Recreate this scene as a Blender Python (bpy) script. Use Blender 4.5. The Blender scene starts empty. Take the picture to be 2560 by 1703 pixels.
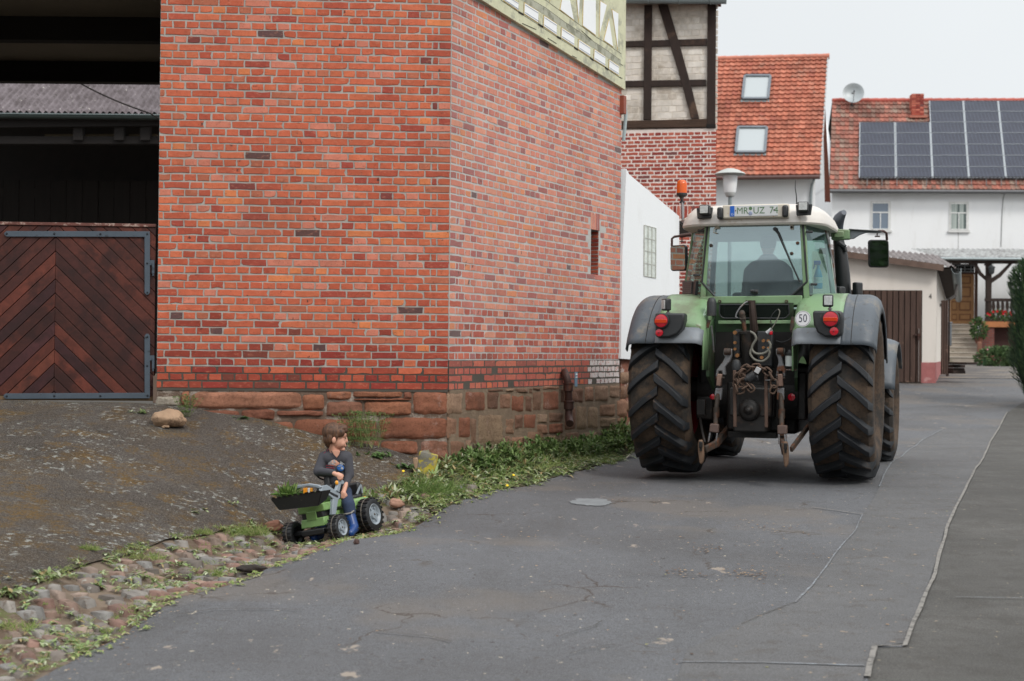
import bpy, bmesh, math, random
import numpy as np
from mathutils import Vector, Matrix, noise as mnoise
R_ = math.radians
rng = random.Random(7)
C = bpy.context.scene.collection
# ------------------------------------------------------------------ camera
F = 3555.0; CAMZ = 1.28; PITCH = 0.0085; ROLL = 0.009
_f = Vector((0, math.cos(PITCH), math.sin(PITCH)))
_u0 = Vector((0, -math.sin(PITCH), math.cos(PITCH)))
_r = Vector((1, 0, 0)) * math.cos(ROLL) + _u0 * math.sin(ROLL)
_u = _u0 * math.cos(ROLL) - Vector((1, 0, 0)) * math.sin(ROLL)
CAM = Vector((0, 0, CAMZ))
cd = bpy.data.cameras.new('camera'); cam = bpy.data.objects.new('camera', cd); C.objects.link(cam)
M = Matrix((_r, _u, -_f)).transposed().to_4x4(); M.translation = CAM
cam.matrix_world = M
cd.sensor_width = 36; cd.lens = F / 2560 * 36; cd.clip_start = .05; cd.clip_end = 2000
cd.dof.use_dof = True; cd.dof.focus_distance = 12.6; cd.dof.aperture_fstop = 2.8
bpy.context.scene.camera = cam
def ray(px, py):
    return (_f + _r * ((px - 1280) / F) - _u * ((py - 851.5) / F))
def AT(px, py, Y):
    d = ray(px, py); return CAM + d * (Y / d.y)
def PL(px, py, p0, n):
    d = ray(px, py); return CAM + d * ((p0 - CAM).dot(n) / d.dot(n))
# ------------------------------------------------------------------ world and sun
SUN_EL, SUN_AZ = R_(44), R_(142)     # azimuth measured clockwise from +Y: bright part of the cloud is to the right and behind
w = bpy.data.worlds.new('World'); bpy.context.scene.world = w; w.use_nodes = True
nt = w.node_tree; nt.nodes.clear()
out = nt.nodes.new('ShaderNodeOutputWorld'); bg = nt.nodes.new('ShaderNodeBackground'); bg.inputs[1].default_value = 0.10
sky = nt.nodes.new('ShaderNodeTexSky'); sky.sky_type = 'NISHITA'; sky.sun_disc = False
sky.sun_elevation = SUN_EL; sky.sun_rotation = SUN_AZ; sky.dust_density = 4
tc = nt.nodes.new('ShaderNodeTexCoord'); sep = nt.nodes.new('ShaderNodeSeparateXYZ')
cr = nt.nodes.new('ShaderNodeValToRGB')       # overcast cloud layer: dull at the horizon, bright overhead
cr.color_ramp.elements[0].position = 0.0; cr.color_ramp.elements[0].color = (.80, .835, .855, 1)
cr.color_ramp.elements[1].position = 1.0; cr.color_ramp.elements[1].color = (2.05, 2.1, 2.15, 1)
e = cr.color_ramp.elements.new(.27); e.color = (.825, .855, .87, 1)
ns = nt.nodes.new('ShaderNodeTexNoise'); ns.inputs['Scale'].default_value = 2.2; ns.inputs['Detail'].default_value = 4
mr = nt.nodes.new('ShaderNodeMapRange'); mr.inputs[3].default_value = .91; mr.inputs[4].default_value = 1.07
mul = nt.nodes.new('ShaderNodeVectorMath'); mul.operation = 'SCALE'
mul10 = nt.nodes.new('ShaderNodeVectorMath'); mul10.operation = 'SCALE'; mul10.inputs['Scale'].default_value = 10
mix = nt.nodes.new('ShaderNodeMix'); mix.data_type = 'RGBA'; mix.inputs[0].default_value = .93
L = nt.links.new
L(tc.outputs['Generated'], sep.inputs[0]); L(sep.outputs[2], cr.inputs[0]); L(tc.outputs['Generated'], ns.inputs['Vector'])
L(ns.outputs['Fac'], mr.inputs[0]); L(cr.outputs[0], mul.inputs[0]); L(mr.outputs[0], mul.inputs['Scale'])
L(mul.outputs[0], mul10.inputs[0]); L(sky.outputs[0], mix.inputs[6]); L(mul10.outputs[0], mix.inputs[7])
L(mix.outputs[2], bg.inputs[0]); L(bg.outputs[0], out.inputs[0])
sl = bpy.data.lights.new('sun', 'SUN'); sl.energy = 1.5; sl.angle = R_(14); sl.color = (1, .96, .90)
so = bpy.data.objects.new('sun', sl); C.objects.link(so)
sd = Vector((math.sin(SUN_AZ) * math.cos(SUN_EL), math.cos(SUN_AZ) * math.cos(SUN_EL), math.sin(SUN_EL)))
so.rotation_euler = sd.to_track_quat('Z', 'Y').to_euler()
vs = bpy.context.scene.view_settings
vs.view_transform = 'Standard'; vs.look = 'None'; vs.exposure = 0.12; vs.gamma = 1
# ------------------------------------------------------------------ mesh helper
def V(*a): return Vector(a)
def frame(z, x=None):
    z = Vector(z).normalized()
    if x is None: x = V(1, 0, 0) if abs(z.x) < .9 else V(0, 1, 0)
    y = z.cross(x).normalized(); x = y.cross(z).normalized()
    return x, y, z
class MB:
    def __init__(s): s.v = []; s.f = []; s.m = []; s.c = []
    def add(s, vs_, fs, mat=0, col=None):
        o = len(s.v); s.v.extend([tuple(p) for p in vs_])
        for f in fs: s.f.append(tuple(i + o for i in f)); s.m.append(mat); s.c.append(col)
        return s
    def box(s, c, size, mat=0, R=None, col=None):
        c = Vector(c); hx, hy, hz = size[0] / 2, size[1] / 2, size[2] / 2
        P = [V(x, y, z) for x in (-hx, hx) for y in (-hy, hy) for z in (-hz, hz)]
        if R is not None: P = [R @ p for p in P]
        return s.add([c + p for p in P], [(0, 1, 3, 2), (4, 6, 7, 5), (0, 4, 5, 1), (2, 3, 7, 6), (0, 2, 6, 4), (1, 5, 7, 3)], mat, col)
    def bar(s, a, b, w_, h_, mat=0, up=(0, 0, 1), col=None):
        a = Vector(a); b = Vector(b); d = (b - a); x = d.normalized(); y = Vector(up).cross(x)
        if y.length < 1e-4: y = V(1, 0, 0)
        y.normalize(); z = x.cross(y); P = []
        for q in (a, b):
            for sy, sz in ((-1, -1), (1, -1), (1, 1), (-1, 1)): P.append(q + y * (w_ / 2 * sy) + z * (h_ / 2 * sz))
        return s.add(P, [(0, 1, 2, 3), (7, 6, 5, 4), (0, 4, 5, 1), (1, 5, 6, 2), (2, 6, 7, 3), (3, 7, 4, 0)], mat, col)
    def tube(s, pts, r, n=8, mat=0, caps=True, col=None):
        pts = [Vector(p) for p in pts]; k = len(pts)
        rr = r if isinstance(r, (list, tuple)) else [r] * k
        P = []; x = None
        for i, p in enumerate(pts):
            t = (pts[min(i + 1, k - 1)] - pts[max(i - 1, 0)])
            if t.length < 1e-7: t = V(0, 0, 1)
            x, y, z = frame(t, x)
            for j in range(n):
                a = 2 * math.pi * j / n; P.append(p + x * (rr[i] * math.cos(a)) + y * (rr[i] * math.sin(a)))
        Fc = [(i * n + j, i * n + (j + 1) % n, (i + 1) * n + (j + 1) % n, (i + 1) * n + j) for i in range(k - 1) for j in range(n)]
        if caps: Fc += [tuple(range(n))[::-1], tuple(range((k - 1) * n, k * n))]
        return s.add(P, Fc, mat, col)
    def lathe(s, prof, p0=(0, 0, 0), axis=(0, 0, 1), n=24, mat=0, xdir=None, a0=0, a1=2 * math.pi, mats=None):
        x, y, z = frame(axis, Vector(xdir) if xdir else None); p0 = Vector(p0); P = []; closed = abs(a1 - a0 - 2 * math.pi) < 1e-6
        na = n if closed else n + 1
        for (r, h) in prof:
            for j in range(na):
                a = a0 + (a1 - a0) * j / n; P.append(p0 + x * (r * math.cos(a)) + y * (r * math.sin(a)) + z * h)
        for i in range(len(prof) - 1):
            fs = []
            for j in range(n if closed else n):
                j2 = (j + 1) % na
                fs.append((i * na + j, i * na + j2, (i + 1) * na + j2, (i + 1) * na + j))
            if i == 0: o = len(s.v); s.v.extend([tuple(p) for p in P])
            for f in fs: s.f.append(tuple(q + o for q in f)); s.m.append(mats[i] if mats else mat); s.c.append(None)
        return s
    def prism(s, poly, vec, mat=0, col=None):
        poly = [Vector(p) for p in poly]; vec = Vector(vec); n = len(poly)
        P = poly + [p + vec for p in poly]
        return s.add(P, [tuple(range(n))[::-1], tuple(range(n, 2 * n))] + [(i, (i + 1) % n, n + (i + 1) % n, n + i) for i in range(n)], mat, col)
    def grid(s, fn, nu, nv, mat=0, matfn=None, colfn=None):
        P = [fn(i / nu, j / nv) for i in range(nu + 1) for j in range(nv + 1)]; o = len(s.v); s.v.extend([tuple(p) for p in P])
        for i in range(nu):
            for j in range(nv):
                a = o + i * (nv + 1) + j; s.f.append((a, a + nv + 1, a + nv + 2, a + 1))
                s.m.append(matfn(i, j) if matfn else mat); s.c.append(colfn(i, j) if colfn else None)
        return s
    def ell(s, c, r, mat=0, R=None, nu=16, nv=10, col=None):
        c = Vector(c); P = []
        for i in range(nv + 1):
            th = math.pi * i / nv
            for j in range(nu):
                a = 2 * math.pi * j / nu; p = V(r[0] * math.sin(th) * math.cos(a), r[1] * math.sin(th) * math.sin(a), r[2] * math.cos(th))
                P.append(c + (R @ p if R is not None else p))
        return s.add(P, [(i * nu + j, (i + 1) * nu + j, (i + 1) * nu + (j + 1) % nu, i * nu + (j + 1) % nu) for i in range(nv) for j in range(nu)], mat, col)
    def build(s, name, mats, parent=None, bevel=0, smooth=40, fix=True, solid=0):
        me = bpy.data.meshes.new(name); me.from_pydata(s.v, [], s.f); 
        if not isinstance(mats, (list, tuple)): mats = [mats]
        for m_ in mats: me.materials.append(m_)
        me.polygons.foreach_set('material_index', s.m)
        if any(c is not None for c in s.c):
            ca = me.color_attributes.new('col', 'FLOAT_COLOR', 'CORNER'); arr = []
            for f, c in zip(s.f, s.c):
                cc = c if c is not None else (.5, .5, .5, 0)
                if len(cc) == 3: cc = (*cc, 0)
                arr.extend(list(cc) * len(f))
            ca.data.foreach_set('color', arr)
        if fix:
            b = bmesh.new(); b.from_mesh(me); bmesh.ops.remove_doubles(b, verts=b.verts, dist=1e-5); bmesh.ops.recalc_face_normals(b, faces=b.faces); b.to_mesh(me); b.free()
        if smooth:
            me.polygons.foreach_set('use_smooth', [True] * len(me.polygons)); me.set_sharp_from_angle(angle=R_(smooth))
        me.update()
        o = bpy.data.objects.new(name, me); C.objects.link(o)
        if parent is not None: o.parent = parent
        if solid:
            md = o.modifiers.new('solid', 'SOLIDIFY'); md.thickness = solid; md.offset = 0
        if bevel:
            md = o.modifiers.new('bevel', 'BEVEL'); md.width = bevel; md.segments = 2; md.limit_method = 'ANGLE'; md.angle_limit = R_(40); md.harden_normals = False
        return o
def tag(o, label, cat, group=None, kind=None):
    if label: o['label'] = label
    if cat: o['category'] = cat
    if group: o['group'] = group
    if kind: o['kind'] = kind
    return o
def thing(name, label, cat, mat=None, group=None, loc=(0, 0, 0)):
    o = bpy.data.objects.new(name, None); C.objects.link(o); o.empty_display_size = .2
    if mat is not None: o.matrix_world = mat
    else: o.location = loc
    return tag(o, label, cat, group)
def struct(o): o['kind'] = 'structure'; return o
def copy_thing(root, mat, label=None):
    r = root.copy(); C.objects.link(r); r.matrix_world = mat
    if label: r['label'] = label
    for ch in [o for o in C.objects if o.parent is root]:
        c = ch.copy(); C.objects.link(c); c.parent = r
    return r
def text_mesh(txt, size, fn, mb, mat=0, depth=0, sx=1):
    """lay out real lettering: fn(x, y) -> 3D point"""
    cu = bpy.data.curves.new('lettering', 'FONT'); cu.body = txt; cu.size = size; cu.align_x = 'CENTER'; cu.align_y = 'CENTER'; cu.resolution_u = 3
    ob = bpy.data.objects.new('lettering', cu); C.objects.link(ob); bpy.context.view_layer.update()
    me = bpy.data.meshes.new_from_object(ob.evaluated_get(bpy.context.evaluated_depsgraph_get()))
    mb.add([fn(v.co.x * sx, v.co.y) for v in me.vertices], [tuple(p.vertices) for p in me.polygons], mat)
    bpy.data.objects.remove(ob); bpy.data.curves.remove(cu); bpy.data.meshes.remove(me)
# ------------------------------------------------------------------ materials
def srgb(r, g, b, k=1.0):
    f = lambda c: (c / 255 / 12.92 if c / 255 <= .04045 else ((c / 255 + .055) / 1.055) ** 2.4) * k
    return (f(r), f(g), f(b), 1)
class N:
    def __init__(s, name):
        s.mat = bpy.data.materials.new(name); s.mat.use_nodes = True; s.t = s.mat.node_tree; s.t.nodes.clear()
        s.out = s.t.nodes.new('ShaderNodeOutputMaterial'); s.b = s.t.nodes.new('ShaderNodeBsdfPrincipled'); s.l(s.b.outputs[0], s.out.inputs[0])
        s.tc = s.t.nodes.new('ShaderNodeTexCoord').outputs['Object']
    def l(s, a, b): s.t.links.new(a, b)
    def noise(s, scale, detail=5, rough=.6, vec=None, dist=0):
        n = s.t.nodes.new('ShaderNodeTexNoise'); n.inputs['Scale'].default_value = scale; n.inputs['Detail'].default_value = detail
        n.inputs['Roughness'].default_value = rough; n.inputs['Distortion'].default_value = dist; s.l(vec or s.tc, n.inputs['Vector']); return n.outputs['Fac']
    def vor(s, scale, feat='F1', vec=None, out='Distance'):
        n = s.t.nodes.new('ShaderNodeTexVoronoi'); n.feature = feat; n.inputs['Scale'].default_value = scale; s.l(vec or s.tc, n.inputs['Vector']); return n.outputs[out]
    def stretch(s, sx, sy, sz, rot=(0, 0, 0)):
        n = s.t.nodes.new('ShaderNodeMapping'); n.inputs['Scale'].default_value = (sx, sy, sz); n.inputs['Rotation'].default_value = rot; s.l(s.tc, n.inputs[0]); return n.outputs[0]
    def rng(s, v, a, b, c=0, d=1, smooth=False):
        n = s.t.nodes.new('ShaderNodeMapRange'); n.inputs[1].default_value = a; n.inputs[2].default_value = b; n.inputs[3].default_value = c; n.inputs[4].default_value = d
        if smooth: n.interpolation_type = 'SMOOTHSTEP'
        s.l(v, n.inputs[0]); return n.outputs[0]
    def mix(s, fac, a, b, mode='MIX'):
        n = s.t.nodes.new('ShaderNodeMix'); n.data_type = 'RGBA'; n.blend_type = mode; n.clamp_result = False
        for i, q in ((0, fac), (6, a), (7, b)):
            if hasattr(q, 'is_output') or hasattr(q, 'links'): s.l(q, n.inputs[i])
            else: n.inputs[i].default_value = q if i == 0 else (q if len(q) == 4 else (*q, 1))
        return n.outputs[2]
    def math(s, op, a, b=0):
        n = s.t.nodes.new('ShaderNodeMath'); n.operation = op
        for i, q in ((0, a), (1, b)):
            if hasattr(q, 'links'): s.l(q, n.inputs[i])
            else: n.inputs[i].default_value = q
        return n.outputs[0]
    def gray(s, v):
        n = s.t.nodes.new('ShaderNodeCombineColor')
        for i in range(3): s.l(v, n.inputs[i])
        return n.outputs[0]
    def attr(s, name='col'):
        n = s.t.nodes.new('ShaderNodeAttribute'); n.attribute_name = name; return n
    def bump(s, h, strength=.3, dist=.01):
        n = s.t.nodes.new('ShaderNodeBump'); n.inputs['Strength'].default_value = strength; n.inputs['Distance'].default_value = dist; s.l(h, n.inputs['Height']); s.l(n.outputs[0], s.b.inputs['Normal'])
    def set(s, col=None, rough=None, metal=None, spec=None):
        for k, q in (('Base Color', col), ('Roughness', rough), ('Metallic', metal), ('Specular IOR Level', spec)):
            if q is None: continue
            if hasattr(q, 'links'): s.l(q, s.b.inputs[k])
            else: s.b.inputs[k].default_value = q
        return s.mat
def pm(name, base, rough=.6, metal=0, var=.15, vs_=6, bump=.15, bs=60, bd=.004, dirt=None, attr=False, spec=.5, stretch=None, dirt2=None):
    n = N(name); vec = n.stretch(*(stretch[0] if len(stretch) == 1 else stretch)) if stretch else None
    c = n.attr().outputs['Color'] if attr else base
    v1 = n.noise(vs_, 6, .65, vec); g = n.gray(n.rng(v1, .25, .75, 1 - var, 1 + var))
    c = n.mix(1.0, c, g, 'MULTIPLY')
    for d_ in (dirt, dirt2):
        if d_:
            dc, lo, hi, dscale = d_; m_ = n.rng(n.noise(dscale, 7, .7), lo, hi, 0, 1, True); c = n.mix(m_, c, dc)
    if bump: n.bump(n.noise(bs, 6, .7, vec), bump, bd)
    return n.set(c, rough, metal, spec)
# ================================================================== GROUND
def road_z(y):
    return float(np.interp(y, [-10, 0, 6, 12, 15.3, 20, 26, 33, 45, 60, 100, 400], [-.6, -.40, -.27, -.10, 0, .02, .28, .66, .86, 1.0, 1.3, 2.0]))
W = [(-14, 13.3), (-9, 13.65), (-3.5, 14.0), (-2.05, 14.1), (-.631, 14.2)]                # foot of the barn front
L1 = [(-4.6, 3.0), (-3.6, 6.2), (-2.9, 8.08), (-2.69, 9.3), (-2.50, 10.4), (-2.24, 11.06), (-1.95, 11.58), (-1.72, 12.0), (-1.49, 12.3), (-1.14, 12.7), (-.8, 13.6), (-.631, 14.2)]
W2 = [(-.631, 14.2), (1.385, 18.3), (2.4, 20.35), (3.0, 22.5), (3.8, 27.0), (4.6, 33), (6, 45)]  # foot of barn side and lean-to
L2 = [(-2.7, 2.0), (-2.4, 4.6), (-2.18, 6.6), (-2.03, 8.25), (-1.61, 9.44), (-1.26, 10.6), (-.64, 12.1), (.17, 14.1), (.81, 15.6), (1.40, 17.4), (2.2, 19.6), (3.1, 22.5), (4.0, 27.0), (4.8, 33), (6.2, 45)]
L3 = [(1.2, 2.0), (1.35, 5.4), (1.6, 6.4), (2.1, 7.6), (3.0, 10.1), (3.95, 12.9), (5.4, 16.5), (7.05, 20.6), (9.4, 26.5), (12, 33), (17, 45)]
ctrl = []
for X, Y in L2: ctrl.append((X, Y, road_z(Y)))
for Y in (2, 5, 8, 11, 14, 17, 20, 22.5, 25, 29, 33, 38, 45):
    for k in (1.2, 3.0, 5.5, 9): ctrl.append((float(np.interp(Y, [p[1] for p in L2], [p[0] for p in L2])) + k, Y, road_z(Y)))
for p in [(-4.6, 3, -.25), (-3.6, 6.2, -.17), (-2.9, 8.08, -.13), (-2.69, 9.3, -.10), (-2.5, 10.4, -.10), (-2.24, 11.06, -.12), (-1.95, 11.58, -.16), (-1.49, 12.3, -.06), (-1.14, 12.7, .02), (-.8, 13.6, .13),
          (-1.173, 11.85, -.228), (-1.379, 11.4, -.243), (-1.755, 11.6, -.318), (-1.55, 11.5, -.29), (-1.9, 10.7, -.27), (-2.2, 9.4, -.26), (-2.45, 8.1, -.28), (-2.75, 6.4, -.33),
          (-.631, 14.2, .18), (-.95, 14.18, .245), (-1.35, 14.13, .345), (-1.75, 14.12, .42), (-2.15, 14.1, .52), (-2.5, 14.08, .61), (-3.0, 14.05, .68), (-3.5, 14, .74), (-5, 13.9, .76), (-9, 13.65, .78), (-14, 13.3, .8),
          (-4.2, 10.6, .22), (-6, 10.4, .30), (-3.0, 12.2, .28), (-4.5, 12.4, .52), (-7, 12.2, .55), (-2.2, 13.0, .28), (-4.6, 8.0, -.02), (-7, 7.5, .05), (-5, 5, -.15),
          (.3, 16.1, .16), (1.385, 18.3, .24), (2.4, 20.35, .26), (3.0, 22.5, .28), (3.8, 27, .40), (-.2, 15.0, .16), (0, 14.9, .09)]: ctrl.append(p)
ctrl = np.array(ctrl); _cs = ctrl[:, 2] - np.array([road_z(y) for y in ctrl[:, 1]])
def _phi(r2): return np.where(r2 > 1e-12, .5 * r2 * np.log(r2 + 1e-12), 0)
_n = len(ctrl); _A = np.zeros((_n + 3, _n + 3)); _d2 = ((ctrl[:, None, :2] - ctrl[None, :, :2]) ** 2).sum(-1)
_A[:_n, :_n] = _phi(_d2) + np.eye(_n) * .0008; _A[:_n, _n] = 1; _A[:_n, _n + 1:] = ctrl[:, :2]; _A[_n, :_n] = 1; _A[_n + 1:, :_n] = ctrl[:, :2].T
_w = np.linalg.solve(_A, np.concatenate([_cs, [0, 0, 0]]))
def gz(x, y):
    if y > 14.25 and x < -.75: return .78
    d2 = (ctrl[:, 0] - x) ** 2 + (ctrl[:, 1] - y) ** 2
    v = float(_phi(d2) @ _w[:_n] + _w[_n] + _w[_n + 1] * x + _w[_n + 2] * y)
    fade = max(0., min(1., (46 - y) / 14)) * max(0., min(1., (13 - x) / 4))
    return road_z(y) + v * fade
def gpt(px, py, dz=.004):
    lo, hi = 3., 90.
    d = ray(px, py)
    for _ in range(60):
        mid = (lo + hi) / 2; p = CAM + d * (mid / d.y)
        if p.z > gz(p.x, p.y): lo = mid
        else: hi = mid
    p = CAM + d * (lo / d.y); return V(p.x, p.y, gz(p.x, p.y) + dz)
D_ = 1.0861
def dp(l): return [(a * D_, b * D_) for a, b in l]
SEAM = dp([(1996, 1562), (2002, 1530), (2013, 1491), (2083, 1490), (2100, 1440), (2120, 1400), (2148, 1330), (2166, 1270), (2178, 1220), (2200, 1170), (2226, 1120), (2246, 1080), (2262, 1058), (2278, 1020), (2300, 985), (2318, 950)])
L3 = [(1.30, 2.0), (1.42, 5.0)] + [tuple(gpt(*q)[:2]) for q in SEAM] + [(12.5, 33), (17, 45)]
def resamp(c, n):
    c = np.array(c, float); d = np.r_[0, np.cumsum(np.hypot(*(np.diff(c, axis=0).T)))]; t = np.linspace(0, d[-1], n + 1)
    # smooth a little
    x = np.interp(t, d, c[:, 0]); y = np.interp(t, d, c[:, 1]); return np.stack([x, y], 1)
def strip(name, A, B, nu, nv, mat, dz=0, amp=0, edge=0, kind='structure', seed=0):
    a = resamp(A, nu); b = resamp(B, nu); m = MB()
    if edge:
        for i in range(nu + 1):
            q = mnoise.noise(V(i * .31, seed, 0)) * edge + mnoise.noise(V(i * 1.3, seed, 4)) * edge * .5
            b[i, 0] += q; b[i, 1] -= q * .3
    def fn(u, v):
        i = int(round(u * nu)); x = a[i, 0] * (1 - v) + b[i, 0] * v; y = a[i, 1] * (1 - v) + b[i, 1] * v
        return (x, y, gz(x, y) + dz - (.02 * max(0, 1 - v * 5) if name == 'gutter_bed' else 0) + (1 - v ** 8 if name == 'driveway' else 1) * amp * mnoise.noise(V(x * 1.7, y * 1.7, seed)) + amp * .35 * mnoise.noise(V(x * 7, y * 7, seed)))
    m.grid(fn, nu, nv)
    o = m.build(name, mat, fix=False, smooth=180)
    if kind: o['kind'] = kind
    return o
# --- materials
n = N('road_asphalt')
c = n.mix(n.rng(n.noise(.55, 5, .6), .35, .65), srgb(120, 122, 126, .78), srgb(103, 103, 105, .78))
c = n.mix(n.rng(n.noise(1.0, 6, .62, n.stretch(.9, .35, 1, (0, 0, .5)), .3), .52, .70, 0, .55, True), c, srgb(88, 86, 85, .8))
c = n.mix(n.rng(n.noise(130, 4, .85), .44, .60, 0, .75), c, srgb(60, 59, 60, .75)); c = n.mix(n.rng(n.noise(22, 6, .8), .50, .64, 0, .4), c, srgb(72, 68, 64, .75)); c = n.mix(n.rng(n.noise(.45, 4, .6), .52, .62, 0, .5, True), c, srgb(116, 108, 100, .8))
c = n.mix(n.rng(n.noise(150, 3, .85), .58, .66, 0, .7), c, srgb(158, 158, 157, .8))
c = n.mix(n.rng(n.noise(5.0, 5, .6, n.stretch(1, .55, 1, (0, 0, .5))), .655, .70, 0, .65, True), c, srgb(178, 164, 148, .8))     # dried mud spots
c = n.mix(n.rng(n.noise(26, 3, .5, n.stretch(1, .7, 1)), .70, .73, 0, .8, True), c, srgb(190, 180, 160, .8))
c = n.mix(n.rng(n.noise(17, 3, .5), .70, .74, 0, .8, True), c, srgb(60, 52, 48, .8))
dv = n.t.nodes.new('ShaderNodeVectorMath'); dv.operation = 'SCALE'; nn_ = n.t.nodes.new('ShaderNodeTexNoise'); nn_.inputs['Scale'].default_value = 2.6; nn_.inputs['Detail'].default_value = 6; n.l(n.tc, nn_.inputs['Vector']); n.l(nn_.outputs['Color'], dv.inputs[0]); dv.inputs['Scale'].default_value = .55
av = n.t.nodes.new('ShaderNodeVectorMath'); av.operation = 'ADD'; n.l(n.tc, av.inputs[0]); n.l(dv.outputs[0], av.inputs[1])
ck = n.math('MULTIPLY', n.rng(n.vor(.95, 'DISTANCE_TO_EDGE', av.outputs[0]), .004, .014, 1, 0), n.rng(n.noise(.9, 5, .7), .50, .60, 0, .8, True)); c = n.mix(ck, c, srgb(74, 64, 56, .8))
ck2 = n.math('MULTIPLY', n.rng(n.vor(3.4, 'DISTANCE_TO_EDGE', av.outputs[0]), .008, .03, 1, 0), n.rng(n.noise(1.4, 5, .7), .58, .66, 0, .7, True)); c = n.mix(ck2, c, srgb(84, 76, 68, .8))
n.bump(n.noise(110, 5, .85), .7, .006); ROADM = n.set(c, .82, 0, .3)
n = N('pavement_asphalt')
c = n.mix(n.rng(n.noise(.9, 7, .7, n.stretch(.6, 1.1, 1, (0, 0, .1))), .35, .65), srgb(92, 90, 86, .7), srgb(116, 114, 110, .7)); c = n.mix(n.rng(n.noise(4.5, 7, .75), .46, .62, 0, .6, True), c, srgb(96, 92, 86, .6)); c = n.mix(n.rng(n.noise(150, 3, .85), .60, .68, 0, .6), c, srgb(150, 148, 144, .8))
c = n.mix(n.rng(n.noise(120, 4, .85), .44, .6, 0, .75), c, srgb(54, 53, 52, .75)); c = n.mix(n.rng(n.noise(17, 3, .5), .70, .73, 0, .7, True), c, srgb(160, 146, 126, .8)); n.bump(n.noise(100, 5, .85), .8, .006); PAVEM = n.set(c, .85, 0, .3)
n = N('driveway_asphalt')
c = n.mix(n.rng(n.noise(1.1, 7, .68), .35, .65), srgb(92, 85, 78, .95), srgb(130, 123, 116, .95))
c = n.mix(n.rng(n.noise(.8, 7, .75, n.stretch(1, .9, 1)), .46, .60, 0, .85, True), c, srgb(122, 106, 86, .9)); c = n.mix(n.rng(n.noise(38, 8, .85), .44, .58, 0, .6), c, srgb(60, 53, 48, .85)); c = n.mix(n.rng(n.noise(52, 8, .85), .52, .62, 0, .7), c, srgb(164, 156, 146, .9))
c = n.mix(n.rng(n.noise(2.6, 8, .75), .54, .63, 0, .75, True), c, srgb(122, 94, 48, .85))
c = n.mix(n.rng(n.noise(95, 4, .8), .42, .56, 0, .75), c, srgb(30, 27, 26, .8))
c = n.mix(n.rng(n.noise(120, 4, .85), .55, .62, 0, .85), c, srgb(158, 150, 140, .85))
c = n.mix(n.math('MULTIPLY', n.rng(n.noise(2.3, 8, .8), .50, .60, 0, 1, True), n.rng(n.noise(45, 6, .8), .42, .56, 0, .85, True)), c, srgb(126, 98, 50, .88)); li = n.math('MULTIPLY', n.rng(n.noise(19, 6, .72), .565, .60, 0, 1, True), n.rng(n.noise(1.3, 5, .65), .43, .55, 0, 1, True))
c = n.mix(li, c, srgb(178, 180, 174, .8)); n.bump(n.noise(60, 8, .85), 1.0, .025); DRIVEM = n.set(c, .92, 0, .2)
SOILM = pm('gutter_soil', srgb(122, 106, 90, .72), .95, var=.35, vs_=3, bump=.8, bs=40, bd=.01, dirt=(srgb(92, 74, 58, .8), .5, .6, 5), dirt2=(srgb(90, 92, 50, .8), .56, .64, 7))
VERGEM = pm('verge_soil', srgb(78, 70, 48, .7), .95, var=.3, vs_=4, bump=.8, bs=40, bd=.01, dirt=(srgb(60, 78, 34, .8), .42, .6, 5))
GRNDM = pm('ground_dirt', srgb(120, 112, 100, .6), .95, var=.2, vs_=.5)
m = MB(); m.add([(-300, -60, -.8), (300, -60, -.8), (300, 12, -.8), (-300, 12, -.8), (-300, 48, .2), (300, 48, .2), (-300, 500, 1.2), (300, 500, 1.2)], [(0, 1, 2, 3), (3, 2, 5, 4), (4, 5, 7, 6)])
struct(m.build('ground', GRNDM, fix=False, smooth=0))
strip('driveway', W, L1, 220, 70, DRIVEM, 0, .018, seed=3)
strip('passage_floor', [(-14, 30), (-.7, 30)], [(-14, 13.3), (-9, 13.65)] if 0 else [(-14, 14.0), (-.7, 14.36)], 10, 10, DRIVEM, -.01)
strip('gutter_bed', [(a - .30, b + .12) for a, b in L1[:-1]] + [(-.75, 14.15)], [p for p in L2 if p[1] < 15.0], 120, 16, SOILM, -.016, .008, seed=5)
_v2 = [(-.64, 12.1), (.17, 14.1), (.81, 15.6), (1.40, 17.4), (2.2, 19.6), (3.1, 22.5), (4.0, 27.0), (4.8, 33)]
strip('verge_bed', [(-1.0, 12.9)] + W2[:-1], _v2, 160, 10, VERGEM, .006, .02, seed=6)
strip('road', L3, L2, 420, 90, ROADM, 0, .003, edge=.05, seed=1)
L4 = [(6, 2.0), (6.5, 5.4), (7, 6.4), (7.5, 7.6), (9, 10.1), (10.5, 12.9), (12.5, 16.5), (14.5, 20.6), (17, 26.5), (20, 33), (26, 45)]
strip('side_pavement', L3, L4, 420, 60, PAVEM, 0, .003, seed=2)
n = N('paving_setts'); br = n.t.nodes.new('ShaderNodeTexBrick'); n.l(n.stretch(1, 1, 1, (0, 0, .35)), br.inputs[0]); br.inputs['Scale'].default_value = 1; br.inputs['Brick Width'].default_value = .22; br.inputs['Row Height'].default_value = .12; br.inputs['Mortar Size'].default_value = .012
br.inputs['Color1'].default_value = srgb(120, 116, 114, .7); br.inputs['Color2'].default_value = srgb(98, 94, 94, .7); br.inputs['Mortar'].default_value = srgb(70, 66, 60, .7)
c = n.mix(n.rng(n.noise(.8, 5), .5, .65, 0, .6), br.outputs[0], srgb(165, 150, 130, .7)); SETTM = n.set(c, .85)
m = MB(); m.grid(lambda u, v: (lambda x, y: (x, y, gz(x, y) + .01))(6 + 16 * u, 36.5 + 24 * v), 40, 40); struct(m.build('paved_yard', SETTM, fix=False, smooth=180))
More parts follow.
